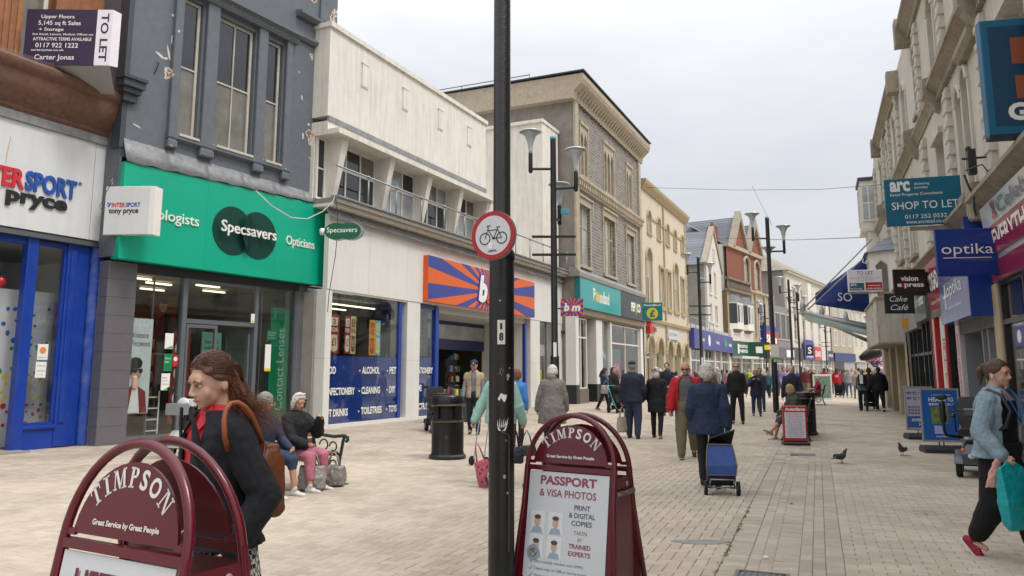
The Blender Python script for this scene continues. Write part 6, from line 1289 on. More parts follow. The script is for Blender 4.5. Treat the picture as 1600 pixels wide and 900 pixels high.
# sandwich boards of the shoe repairer
MAR = mat('maroon_enamel', '5a1220', .25, .1, 4, .03, spec=.6); 
def serif_letters(mb, y):
    """slab-serifed capitals laid on an arc, spelling the name at the board head"""
    def rect(a, b, c, d): return [(a, c), (b, c), (b, d), (a, d)]
    G = {'T': ([rect(.38, .62, 0, 1), rect(.0, 1, .88, 1), rect(.0, .1, .68, .9), rect(.9, 1, .68, .9), rect(.22, .78, 0, .08)], 1.0),
         'I': ([rect(.2, .46, 0, 1), rect(.0, .66, .92, 1), rect(.0, .66, 0, .08)], .66),
         'M': ([rect(.12, .22, 0, 1), rect(.98, 1.2, 0, 1), rect(.0, .34, 0, .08), rect(.86, 1.32, 0, .08), rect(0, .3, .92, 1), rect(1.04, 1.32, .92, 1), [(.14, 1), (.4, 1), (.78, .12), (.6, .02)], [(.62, .02), (.74, .02), (1.06, 1), (.98, 1)]], 1.32),
         'P': ([rect(.14, .38, 0, 1), rect(0, .55, 0, .08), rect(0, .3, .92, 1), [(.3, 1), (.3, .9), (.56, .9), (.7, 1 - .04)], [(.56, .98), (.58, .88), (.62, .6), (.86, .62), (.88, .8), (.76, .95)], [(.3, .56), (.3, .46), (.66, .48), (.84, .62), (.6, .62)]], .9),
         'N': ([rect(.14, .24, 0, 1), rect(.92, 1.02, 0, 1), rect(.0, .38, 0, .08), rect(.78, 1.16, .92, 1), rect(0, .3, .92, 1), [(.14, 1), (.42, 1), (1.02, .0), (.86, 0)]], 1.16)}
    w = {'S': .78, 'O': 1.1}; word = 'TIMPSON'; gap = .2; tot = sum((G[c][1] if c in G else w[c]) for c in word) + gap * 6
    Rr = .236; hh = .064; sc = .049; x = -tot * sc / 2
    for c in word:
        cw = (G[c][1] if c in G else w[c]); mid = x + cw * sc / 2; an = mid / (Rr) * .98
        def place(px, pz, cw=cw, an=an):
            lx = (px - cw / 2) * sc; lz = pz * hh; rr = Rr + lz
            return (lx * cos(an) + rr * sin(an), y, -lx * sin(an) + rr * cos(an))
        if c in G:
            for poly in G[c][0]: mb.add([place(*p) for p in poly], [tuple(range(len(poly)))])
        else:
            vs, fs = glyphs(c, .03); ax = min(v[0] for v in vs); bx = max(v[0] for v in vs); az = min(v[1] for v in vs); bz = max(v[1] for v in vs)
            mb.add([place((a - ax) / (bx - ax) * cw, (b - az) / (bz - az)) for a, b in vs], fs)
        x += (cw + gap) * sc
    return mb
def sandwich(loc, rz, label, poster_kind):
    """two arched tube frames hinged near the top; local x right, front faces -y"""
    r = empty('pavement_board', loc, rz, label, 'pavement sign', 'maroon arched pavement boards'); W_ = .31; H_ = 1.27; spread = .26
    for side in (-1, 1):
        f = empty('side_frame', (0, 0, 0)); 
        def lean(mb_, s=side):
            # frames lean together: y goes from spread at the ground to .05 at the top
            mb_.v = [(x, (y if s < 0 else -y) + s * (.055 + (spread - .055) * (1 - z / H_)), z) for x, y, z in mb_.v]; return mb_
        bpy.data.objects.remove(f)
        cz = H_ - W_ - .01; path = [(-W_ - .06, 0, 0.0), (-W_ - .005, 0, cz * .75), (-W_, 0, cz)] + [(W_ * -cos(t), 0, cz + (W_ + .01) * sin(t)) for t in [pi * i / 20 for i in range(1, 20)]] + [(W_, 0, cz), (W_ + .005, 0, cz * .75), (W_ + .06, 0, 0)]
        fr = lean(MB().tube(path, .017, 10)).obj('tube_frame', MAR, r, smooth=True)
        hp = [(-W_ + .035, .97 + .02), (-W_ + .035, .96), (W_ - .035, .96), (W_ - .035, .99)]
        arc = [((W_ - .045) * cos(t), cz + (W_ - .05) * sin(t)) for t in [pi * i / 20 for i in range(0, 21)]]
        lean(MB().prism([(-W_ + .045, cz + .022), (W_ - .045, cz + .022)] + arc[1:-1], -.004, .004)).obj('head_panel', MAR, r, smooth=30)
        lean(MB().box(-W_ + .0, W_, -.012, .012, .925, .955).box(-W_ - .015, -W_ + .02, -.01, .012, .1, .95).box(W_ - .02, W_ + .015, -.01, .012, .1, .95).box(-W_, -W_ + .06, -.006, .006, .965, .985).box(W_ - .06, W_, -.006, .006, .965, .985).box(-W_, W_, -.01, .012, .08, .12)).obj('poster_frame', MAR, r)
        if side < 0:
            P_ = lean(MB().box(-W_ + .028, W_ - .028, -.006, -.002, .12, .918)).obj('poster', plain('poster_pale', 'c3c8cc', .3), r)
            mb = MB(); serif_letters(mb, -.0055); mb.v = [(x, y, z + cz - .055) for x, y, z in mb.v]; lean(mb).obj('name_lettering', plain('soft_white', 'd5d3cf', .4), r, recalc=False)
            mb = MB(); text(mb, 'Great Service by Great People', -.17, .17, cz + .05, cz + .074, -.0055, bold=.035); lean(mb).obj('motto_lettering', plain('soft_white', 'd5d3cf', .4), r, recalc=False)
            if poster_kind == 'life':
                mb = MB(); text(mb, 'LIFETIME', -.2, .2, .79, .87, -.007, bold=.03); text(mb, 'GUARANTEE', -.2, .2, .67, .75, -.007, bold=.03); lean(mb).obj('print', plain('maroon_print', '6a1c2a', .4), P_, recalc=False)
                mb = MB(); text(mb, 'LIFETIME', -.192, .208, .783, .863, -.0065, bold=.045); lean(mb).obj('print_shadow', plain('print_shade', '7c7478', .5), P_, recalc=False)
            else:
                lean0 = lean; lean = lambda mb_, f_=lean0: (setattr(mb_, 'v', [(x_, y_, z_ + .05) for x_, y_, z_ in mb_.v]), f_(mb_))[1]
                mr_ = plain('rose_print', '8a4250', .4); dk = plain('slate_print', '3f4650', .4)
                mb = MB(); text(mb, 'PASSPORT', -.2, .2, .79, .845, -.007, bold=.04); text(mb, '& VISA PHOTOS', -.2, .2, .72, .765, -.007, bold=.02); text(mb, 'TAKEN', .06, .15, .515, .537, -.007); text(mb, 'BY', .09, .12, .478, .498, -.007); text(mb, 'TRAINED', .03, .18, .435, .462, -.007, bold=.03); text(mb, 'EXPERTS', .03, .18, .392, .42, -.007, bold=.03); lean(mb).obj('print', mr_, P_, recalc=False)
                mb = MB(); text(mb, 'PRINT', .055, .165, .655, .685, -.007, bold=.02); text(mb, '& DIGITAL', .02, .2, .61, .64, -.007, bold=.02); text(mb, 'COPIES', .04, .18, .565, .595, -.007, bold=.02)
                for i, t_ in enumerate(['Electronically checked with HMPO', 'Digital copy on USB or sent by e-mail', 'Works with online passport application', 'Instant service while you wait']): text(mb, t_, -.2, .14 + .02 * (i % 2), .325 - i * .04, .345 - i * .04, -.007); mb.tube([(-.235, -.0075, .333 - i * .04), (-.228, -.0075, .326 - i * .04), (-.214, -.0075, .348 - i * .04)], .0015, 4)
                lean(mb).obj('print', dk, P_, recalc=False)
                mb = MB().prism([(-.282, .08), (-.16, .08), (-.282, .25)], -.0075, -.006); lean(mb).obj('dark_corner', dk, P_)
                for px, pz in ((-.2, .56), (-.07, .56), (-.2, .42), (-.07, .42)):
                    c_ = lean(MB().box(px - .05, px + .05, -.0075, -.0062, pz - .06, pz + .07)).obj('portrait_card', plain('card_pale', 'd2d6d8', .4), P_)
                    for nm_, pts_, m_ in (('shirt', [(px - .042, pz - .058), (px + .042, pz - .058), (px + .03, pz - .028), (px, pz - .018), (px - .03, pz - .028)], plain('print_blue', '8fa3b5', .5)),): lean(MB().prism(pts_, -.0082, -.0074)).obj(nm_, m_, P_)
                    lean(MB().ell((px, -.0082, pz + .008), (.022, .001, .03), n=12, m=8)).obj('printed_face', plain('print_skin', 'bf9f8e', .5), P_); lean(MB().ell((px, -.0088, pz + .034), (.024, .001, .014), n=12, m=6)).obj('printed_hair', plain('print_hair', '4c3f3c', .5), P_)
                mb = MB().lathe([(.04, 0), (.046, 0), (.046, .001), (.04, .001)], (-.215, -.0095, .385), 24, 'y').lathe([(.024, 0), (.027, 0), (.027, .001), (.024, .001)], (-.215, -.0095, .385), 20, 'y'); lean(mb).obj('guarantee_ring', plain('ring_slate', '8791a5', .5), P_)
                mb = MB().prism([(-.235, .385), (-.228, .392), (-.218, .376), (-.195, .402), (-.19, .396), (-.218, .362)], -.0102, -.0095); lean(mb).obj('tick', plain('tick_lime', 'a9b54a', .5), P_)
                lean = lean0
        else: lean(MB().box(-W_ + .02, W_ - .02, -.004, .004, .12, .9)).obj('back_panel', MAR, r)
    for s_ in (-1, 1):
        yy = .055 + (spread - .055) * (1 - .84 / H_)
        MB().box(s_ * (W_ + .022), s_ * (W_ + .03), -yy, yy, .8, .83).lathe([(.011, 0), (.011, .01)], (s_ * (W_ + .03), -yy * .1, .815), 10, 'x').lathe([(.008, 0), (.008, .01)], (s_ * (W_ + .03), -yy * .9, .815), 10, 'x').obj('stay_bar', plain('brushed_steel', '8a8175', .35, metal=.7), r)
    MB().box(W_ + .0, W_ + .008, -.11, .14, .12, .9).obj('side_panel', MAR, r)
    MB().lathe([(0, 0), (.016, 0), (.014, .004), (0, .005)], (W_ + .008, .05, .86), 12, 'x').obj('rivet', plain('rivet_grey', '9a8e88', .4), r)
    return r
b1_ = sandwich((-1.225, 2.72, .03), R(-29), 'maroon arched pavement board with LIFETIME poster in the bottom-left foreground', 'life'); b1_.scale = (1.02, 1.02, 1.03); b1_.location.z = 0
sandwich((.42, 5.05, 0), R(-33), 'maroon arched pavement board advertising passport and visa photos right of the black column', 'pass')
# red framed menu-style board
r = empty('pavement_board', gnd(1244, 695), R(-8), 'red pavement board with white text panel leaning by the seated woman in green', 'pavement sign')
MB().cbox(-.25, .25, 0, .06, .06, .82, .02).obj('frame', plain('poster_red', 'b03024', .35), r); q = MB().box(-.21, .21, -.006, .0, .14, .68).obj('panel', plain('panel_pale', 'ccd2dc', .4), r)
lines(r, [('AutoSave', -.2, .22, .71, .78)], -.004, PAPER, bold=.05)
txt_ = ['OPENING HOURS TODAY', 'WALK IN WELCOME', 'NEW STOCK EVERY DAY', 'ASK FOR DETAILS', 'FAST AND FRIENDLY SERVICE', 'KEYS CUT HERE', 'FREE QUOTE', 'BATTERIES AND STRAPS', 'PHONE CASES IN STORE', 'REPAIRS FROM FIVE POUNDS', 'OPEN SEVEN DAYS', 'CALL IN TODAY']
lines(q, [(t_, -.18 + .02 * (i % 3), .18 - .02 * (i % 3), .632 - i * .042, .65 - i * .042) for i, t_ in enumerate(txt_)], -.007, plain('red_ink', 'a33a44', .5), bold=.03)
MB().cbox(-.27, .27, -.12, .16, 0, .06, .02).obj('base', BLACKP, r)
def swing_board(p, rz, w, z0, z1, label, art):
    r = empty('pavement_board', p, rz, label, 'pavement sign'); fr = plain('silver_frame', 'a3a4a6', .35, metal=.4)
    MB().cbox(-w / 2, -w / 2 + .035, -.02, .02, z0, z1, .006).cbox(w / 2 - .035, w / 2, -.02, .02, z0, z1, .006).box(-w / 2 + .035, w / 2 - .035, -.018, .02, z1 - .035, z1).box(-w / 2 + .035, w / 2 - .035, -.018, .02, z0, z0 + .035).obj('frame', fr, r)
    p_ = MB().box(-w / 2 + .03, w / 2 - .03, -.012, .012, z0 + .03, z1 - .03).obj('poster', art[0], r); art[1](p_, w, z0, z1)
    MB().cap((-.06, 0, .12), (-.06, 0, z0), .012, .012).cap((.02, 0, .12), (.02, 0, z0), .012, .012).obj('spring_legs', BLACKP, r); MB().xprism([(-.22, 0), (.22, 0), (.22, .07), (.14, .13), (-.14, .13), (-.22, .07)], -w / 2 - .02, w / 2 + .02).obj('base', plain('base_charcoal', '2c3136', .45), r); return r
def art1(p_, w, z0, z1):
    h = z1 - z0; lines(p_, [('a comprehensive', -.2 * w, .28 * w, z0 + .86 * h, z0 + .89 * h), ('HEARING', -.28 * w, .34 * w, z0 + .75 * h, z0 + .83 * h), ('SERVICES', -.28 * w, .34 * w, z0 + .68 * h, z0 + .72 * h), ('amplifon', -.15 * w, .12 * w, z0 + .08 * h, z0 + .12 * h)], -.014, PAPER, bold=.02)
    q_ = MB().box(-.24 * w, .2 * w, -.015, -.012, z0 + .34 * h, z0 + .65 * h).obj('picture', mat('garden_print', '71803f', .6, .6, 12, 0), p_); MB().ell((.05 * w, -.017, z0 + .48 * h), (.1 * w, .003, .12 * h)).obj('pictured_person', plain('print_maroon', '6e2a36', .6), p_); MB().ell((.08 * w, -.018, z0 + .6 * h), (.035 * w, .003, .035 * h)).obj('pictured_head', plain('print_skin', 'bf9f8e', .5), p_)
    MB().box(-.18 * w, .08 * w, -.015, -.012, z0 + .15 * h, z0 + .3 * h).obj('pale_box', plain('pale_lilac', 'a9b0dc', .5), p_)
def art2(p_, w, z0, z1):
    h = z1 - z0; mb = MB()
    for k in range(8): text(mb, ['eye', 'TEST'][k % 2], -.42 * w + (k % 4) * .2 * w, -.26 * w + (k % 4) * .2 * w, z0 + (.8 - .12 * (k // 4)) * h, z0 + (.88 - .12 * (k // 4)) * h, -.014, bold=.03)
    mb.obj('lettering', plain('plum_print', '5f4a6a', .5), p_, recalc=False)
    MB().box(-.45 * w, .4 * w, -.0155, -.012, z0 + .06 * h, z0 + .32 * h).obj('blue_band', plain('mid_blue_print', '2f5fa0', .5), p_); lines(p_, [('AVAILABLE', -.3 * w, .35 * w, z0 + .2 * h, z0 + .27 * h), ('HERE', -.05 * w, .3 * w, z0 + .1 * h, z0 + .17 * h)], -.017, PAPER, bold=.03)
    for i in range(3):
        for j in range(7): MB().box(-.4 * w + j * .11 * w, -.31 * w + j * .11 * w, -.0155, -.012, z0 + (.36 + i * .07) * h, z0 + (.41 + i * .07) * h).obj('frame_picture', plain('mauve_print', '7f6f86', .5), p_)
    MB().lathe([(0, 0), (.12 * w, 0), (.12 * w, .004), (0, .004)], (.18 * w, -.013, z0 + .58 * h), 16, 'y').obj('blue_roundel', plain('sky_print', '3a9ccc', .5), p_)
pa = gnd(1474, 707); swing_board(pa, R(-13), .70, .2, 1.22, 'silver-framed blue HEARING services board beside the dark mobility scooter', (plain('hearing_blue', '1f5fae', .35), art1))
pa = gnd(1440, 686); swing_board(pa, R(-10), .62, .2, 1.2, 'silver-framed white and blue poster board behind the HEARING board', (plain('pale_poster_blue', 'a9b4c4', .4), art2))
pa = gnd(1287, 628); r = empty('pavement_board', pa, R(5), 'white-framed menu board standing by the seated man in red', 'pavement sign'); MB().box(-.5, .5, 0, .05, .1, 1.4).obj('frame', WHITE, r); MB().box(-.42, .42, -.01, 0, .2, 1.3).obj('panel', mat('menu_print', '6f8478', .6, .6, 14, 0), r)
# benches
BGRN = mat('bench_green', '1c3a2e', .4, .2, 6, .1, dirt=.15); WOOD = mat('bench_slat_wood', '7d4f3e', .65, .25, 9, .25, 30)
def bench(p, rz, w, label):
    """faces -y"""
    r = empty('park_bench', p, rz, label, 'bench', 'cast iron and timber benches')
    for x in (-w / 2, w / 2):
        mb = MB()
        mb.tube([(x, .28, .0), (x, .22, .2), (x, .2, .42), (x, .27, .7), (x, .33, .88), (x, .34, .93)], .022, 8).tube([(x, -.33, 0), (x, -.26, .12), (x, -.24, .3), (x, -.27, .45), (x, -.3, .6), (x, -.33, .66)], .022, 8)
        mb.tube([(x, .26, .68), (x, .1, .66), (x, -.12, .64), (x, -.32, .66), (x, -.37, .64), (x, -.38, .60), (x, -.35, .58)], .024, 8).tube([(x, .2, .42), (x, 0, .39), (x, -.24, .40)], .02, 8)
        for c, ra in (((.05, .52), .08), ((-.12, .5), .07), ((.02, .2), .09), ((-.13, .26), .06)): mb.tube([(x, c[0] + ra * cos(t) * (1 - t * .04), c[1] + ra * sin(t) * (1 - t * .04)) for t in [pi * i / 9 for i in range(16)]], .011, 6)
        mb.tube([(x, .2, .25), (x, .0, .12), (x, -.24, .25)], .014, 6).box(x - .04, x + .04, .24, .34, 0, .015).box(x - .04, x + .04, -.38, -.27, 0, .015); mb.obj('end_frame', BGRN, r, smooth=40)
    for i in range(5): MB().cbox(-w / 2, w / 2, -.22 + i * .095, -.145 + i * .095, .415, .44, .004).obj('seat_slat', WOOD, r)
    for i in range(4):
        z = .53 + i * .1; y = .225 + (z - .42) * .24
        MB().add([(-w / 2, y - .01, z), (w / 2, y - .01, z), (w / 2, y + .012, z), (-w / 2, y + .012, z), (-w / 2, y + .008, z + .075), (w / 2, y + .008, z + .075), (w / 2, y + .03, z + .075), (-w / 2, y + .03, z + .075)], [(0, 3, 2, 1), (4, 5, 6, 7), (0, 1, 5, 4), (1, 2, 6, 5), (2, 3, 7, 6), (3, 0, 4, 7)]).obj('back_slat', WOOD, r)
    return r
BA = R(62)   # bench by the green shop faces right across the street
bc_ = Vector((-2.62, 11.12, 0)) - Vector((sin(R(28)), cos(R(28)), 0)) * .85
bench(bc_, BA, 1.7, 'green iron bench with timber slats under the two seated women, left of the bin')
b2 = gnd(1250, 690) + Vector((.3, .95, 0)); bench(b2, R(-111.5), 1.6, 'green iron bench the woman in the green coat sits on')
b3 = gnd(1280, 633) + Vector((.2, .6, 0)); bench(b3, R(-111.5), 1.7, 'green iron bench the man in red sits on, farther down the street')
# dark mobility scooter
RUBR = plain('rubber', '16171a', .8); VINYL = plain('black_vinyl', '1b1c20', .4); SILV = plain('silver_plastic', '9a9ea3', .35, metal=.4)
def scooter(p, rz, label, body, seatm, s=1):
    """travels towards -y"""
    r = empty('mobility_scooter', p, rz, label, 'mobility scooter')
    for (x, y) in ((-.24, -.5), (.24, -.5), (-.26, .42), (.26, .42)):
        w_ = MB().lathe([(.07, -.04), (.135, -.045), (.15, -.025), (.15, .025), (.135, .045), (.07, .04)], (x, y, .15), 20, 'x').obj('wheel', RUBR, r, smooth=40); MB().lathe([(0, -.048), (.075, -.042), (.075, .042), (0, .048)], (x, y, .15), 12, 'x').obj('hub', SILV, w_, smooth=40)
        mb = MB(); mb.rings([[(x + dx, y + .19 * cos(t), .15 + .19 * sin(t)) for dx in (-.06, .06)] + [(x + dx, y + .17 * cos(t), .15 + .17 * sin(t)) for dx in (.06, -.06)] for t in [R(20 + 14 * i) for i in range(11)]]); mb.obj('mudguard', body, r, smooth=40)
    MB().cbox(-.22, .22, -.42, .5, .16, .24, .03).obj('deck', VINYL, r); MB().rings([[(x, y, z) for x, y in ((-.2, .05), (.2, .05), (.23, .6), (-.23, .6))] for z in (.22, .4)] + [[(x, y, .5) for x, y in ((-.15, .15), (.15, .15), (.17, .55), (-.17, .55))]]).obj('rear_shroud', body, r)
    MB().rings([[(sx * w, y0 + (0 if sy < 0 else d_), z) for sx, sy in ((-1, -1), (1, -1), (1, 1), (-1, 1))] for w, y0, d_, z in ((.2, -.62, .3, .2), (.19, -.64, .3, .36), (.12, -.56, .16, .5))]).obj('nose_shroud', body, r)
    MB().cap((0, -.52, .3), (0, -.34, .98), .04, .03).obj('tiller', VINYL, r, smooth=True)
    MB().cbox(-.13, .13, -.42, -.28, .92, 1.05, .02).obj('control_box', body, r); mb = MB().tube([(-.05, -.33, .99), (-.2, -.3, 1.02), (-.3, -.22, .98), (-.32, -.12, .93)], .016, 8).tube([(.05, -.33, .99), (.2, -.3, 1.02), (.3, -.22, .98), (.32, -.12, .93)], .016, 8); mb.obj('handlebar', VINYL, r, smooth=True)
    for s_ in (-1, 1): mb = MB().tube([(s_ * .22, -.34, 1.0), (s_ * .3, -.38, 1.14), (s_ * .38, -.38, 1.2)], .006, 6).ell((s_ * .42, -.38, 1.22), (.085, .02, .05)); mb.obj('mirror', VINYL, r, smooth=True)
    MB().ell((-.06, -.66, .33), (.05, .04, .04)).ell((.06, -.66, .33), (.05, .04, .04)).obj('headlamp', plain('lamp_clear', 'c9cbd0', .1), r, smooth=True); MB().ell((-.17, -.6, .42), (.03, .03, .03)).ell((.17, -.6, .42), (.03, .03, .03)).obj('indicator', plain('amber', 'd86a1c', .3), r, smooth=True)
    MB().cap((0, .28, .42), (0, .28, .6), .04, .04).obj('seat_post', VINYL, r); MB().rings([[(sx * w, y, z) for sx, y in ((-1, .02), (1, .02), (1, .52), (-1, .52))] for w, z in ((.2, .58), (.25, .61), (.25, .67), (.2, .7))]).obj('seat', seatm, r, smooth=50)
    MB().rings([[(sx * w, y, z) for sx, y in ((-1, yy), (1, yy), (1, yy + .1), (-1, yy + .1))] for w, yy, z in ((.2, .46, .7), (.25, .48, .78), (.25, .53, 1.1), (.2, .56, 1.2))]).obj('backrest', seatm, r, smooth=50)
    for s_ in (-1, 1): MB().tube([(s_ * .29, .5, .62), (s_ * .3, .5, .9)], .016, 8).cap((s_ * .3, .48, .9), (s_ * .3, .12, .9), .035, .03).obj('armrest', VINYL, r, smooth=True)
    r.scale = (s, s, s); return r
sc1 = scooter(gnd(1524, 752) + Vector((.5, .75, 0)), R(-32), 'black mobility scooter with silver mudguards behind the woman in the denim jacket', plain('gunmetal', '54585e', .35, metal=.4), VINYL, .95)
mb = MB().tube([(-.4, -.3, .62), (-.42, -.34, .7), (-.42, -.36, 1.0)], .022, 8).cap((-.42, -.36, .85), (-.42, -.36, 1.12), .045, .045).tube([(-.4, -.3, .62), (-.2, .1, .56)], .022, 8); mb.obj('side_arm', VINYL, sc1, smooth=True)
WPL = plain('white_plastic', 'c6c9cc', .3)
sc2 = scooter(gnd(300, 716) + Vector((.0, .35, 0)), R(-22), 'white and chrome mobility scooter parked before the opticians door', WPL, VINYL, 1.0)
MB().box(-.16, .16, -.72, -.5, .78, .98).obj('front_basket', plain('basket_wire', '9fa3a6', .4, metal=.5), sc2); MB().ell((0, -.47, .95), (.15, .05, .13)).obj('screen_cover', WPL, sc2, smooth=True)
# pram frame and basket rack at the store door
rk = empty('clothes_rack', (Vector(at(700, 640, 24)).x, 24, 0), R(25), 'low rack of striped baskets just inside the store entrance', 'display rack')
for k in range(7): MB().rings([[(-.5 + k * .14 + .1 * cos(t), .25 * sin(t), z) for t in [2 * pi * i / 10 for i in range(10)]] for z in (.7, 1.0)]).obj('woven_basket', plain('bk%d' % k, ['2f7f86', 'c2793a', '5f8f4a', '8a3f4f', '2d3f5f', 'c7b25a', '355f52'][k], .7, var=.4, scale=20), rk)
MB().box(-.6, .6, -.2, .2, .62, .7).box(-.6, -.55, -.2, .2, 0, .62).box(.55, .6, -.2, .2, 0, .62).obj('stand', BLACKP, rk)
whl = scooter((at(692, 650, 20.5).x - .1, 20.3, 0), R(15), 'black mobility scooter parked by the store entrance behind the bin', VINYL, VINYL, .95)
# pigeons
PIG = mat('pigeon_grey', '3d3b41', .6, .3, 25, .2); PIGD = mat('pigeon_dark', '24232a', .35, .2, 20, .1)
def pigeon(p, rz, label, up=1):
    r = empty('pigeon', p, rz, label, 'pigeon')
    mb = MB().rings([[(x, ry * cos(t), z + rz_ * sin(t)) for t in [2 * pi * i / 12 for i in range(12)]] for x, z, ry, rz_ in ((-.19, .085, .012, .004), (-.15, .09, .022, .01), (-.1, .1, .035, .025), (-.04, .11, .05, .048), (.02, .12, .055, .058), (.06, .14, .045, .05), (.08, .17, .028, .032), (.09, .2, .022, .024), (.1, .225, .022, .024), (.115, .235, .012, .014), (.125, .233, .005, .006))]); mb.obj('body', PIG, r, smooth=True)
    MB().ell((.07, 0, .185), (.03, .031, .035)).obj('neck_sheen', PIGD, r, smooth=True); MB().cap((.12, 0, .232), (.142, 0, .226), .006, .002, 6).obj('beak', BLACKP, r)
    for s_ in (-1, 1):
        MB().ell((-.05, s_ * .042, .118), (.085, .014, .04)).obj('wing', PIG, r, smooth=True); MB().tube([(.0, s_ * .02, .08), (.01, s_ * .02, .03), (.005, s_ * .02, .004)], .005, 5).tube([(.005, s_ * .02, .004), (.035, s_ * .03, .003)], .003, 4).tube([(.005, s_ * .02, .004), (.035, s_ * .012, .003)], .003, 4).obj('leg', plain('pigeon_leg', '9a4a4a', .6), r)
    MB().ell((.108, 0, .232), (.004, .0225, .004)).obj('eye', plain('orange_eye', 'c06a20', .3), r)
    r.scale = (1.0,) * 3; return r
pigeon(gnd(1315, 724), R(12), 'dark grey pigeon walking right beside the drainage channel')
pigeon(gnd(1410, 712), R(-140), 'pigeon facing away on the right-hand paving, beside the HEARING board')
# ================================================================ people
SKIN = mat('skin', 'b98a74', .6, .08, 14, .1, 120, spec=.3); SKINP = mat('skin_pale', 'c49c88', .6, .08, 14, .1, 120, spec=.3)
_sk = [SKIN, SKINP]
def cloth(name, col, var=.12, rough=.85, scale=9, bump=.35, bscale=14): return mat('cloth_' + name, col, rough, var, scale, bump, bscale)
TMP = bpy.data.scenes.new('workbench')
def solidify(name, prims, m, parent, vox=.012, smooth=3, disp=0, dscale=.12):
    """melt overlapping solids into one continuous skin"""
    me = prims.mesh(name); o = bpy.data.objects.new(name, me); TMP.collection.objects.link(o)
    md = o.modifiers.new('r', 'REMESH'); md.mode = 'VOXEL'; md.voxel_size = vox; md.use_smooth_shade = True
    if smooth: sm = o.modifiers.new('s', 'SMOOTH'); sm.iterations = smooth; sm.factor = .6
    if disp:
        tx = bpy.data.textures.get('fold%.3f' % dscale) or bpy.data.textures.new('fold%.3f' % dscale, 'CLOUDS'); tx.noise_scale = dscale; tx.noise_depth = 2
        d = o.modifiers.new('d', 'DISPLACE'); d.texture = tx; d.strength = disp; d.mid_level = .5; d.texture_coords = 'LOCAL'
    TMP.view_layers[0].update(); dg = TMP.view_layers[0].depsgraph; ev = o.evaluated_get(dg); nm = bpy.data.meshes.new_from_object(ev)
    bpy.data.objects.remove(o); bpy.data.meshes.remove(me)
    nm.name = name; nm.materials.clear(); nm.materials.append(m); nm.shade_smooth()
    r = bpy.data.objects.new(name, nm); COL.objects.link(r); r.parent = parent; return r
TORSO = [(.84, .150, .105), (.92, .165, .118), (1.0, .150, .110), (1.1, .138, .102), (1.22, .152, .112), (1.30, .160, .112), (1.36, .148, .098), (1.405, .110, .078), (1.435, .075, .064), (1.455, .058, .056)]
def hairshell(line, off=.010, inner=.012, n=48, m=14, jag=.0):
    """cap of hair from the crown down to a hairline given as (degrees from the front, height)"""
    c = Vector((0, .012, 1.595)); R0 = Vector((.0745, .093, .101)); mb = MB(); out = []; inn = []
    for i in range(n):
        az = 360 * i / n; a_ = az if az <= 180 else 360 - az
        for (p0, z0), (p1, z1) in zip(line[:-1], line[1:]):
            if p0 <= a_ <= p1: t = (a_ - p0) / (p1 - p0); t = t * t * (3 - 2 * t); zl = z0 + (z1 - z0) * t; break
        zl += jag * sin(i * 2.3)
        pm = math.acos(max(-.999, min(.999, (zl - c.z) / R0.z)))
        for lst, of in ((out, off), (inn, -inner)):
            col = []
            for j in range(m + 1):
                th = pm * j / m; f = of if j < m else of * .1 if of > 0 else of
                r = R0 + Vector((f, f, f * 1.1)); s_ = max(sin(th), .02)
                col.append(c + Vector((r.x * s_ * sin(R(az)), -r.y * s_ * cos(R(az)), r.z * cos(th))))
            lst.append(col)
    vs = [p for col in out for p in col] + [p for col in inn for p in col]; N_ = n * (m + 1); f = []
    for i in range(n):
        k = (i + 1) % n
        for j in range(m):
            a, b, d, e = i * (m + 1) + j, k * (m + 1) + j, k * (m + 1) + j + 1, i * (m + 1) + j + 1
            f.append((a, e, d, b)); f.append((N_ + a, N_ + b, N_ + d, N_ + e))
        f.append((i * (m + 1) + m, N_ + i * (m + 1) + m, N_ + k * (m + 1) + m, k * (m + 1) + m))
    f.append(tuple(i * (m + 1) for i in range(n))); f.append(tuple(N_ + i * (m + 1) for i in range(n - 1, -1, -1)))
    return mb.add(vs, f)
LINE = [(0, 1.655), (35, 1.645), (60, 1.60), (78, 1.572), (100, 1.56), (125, 1.51), (180, 1.495)]
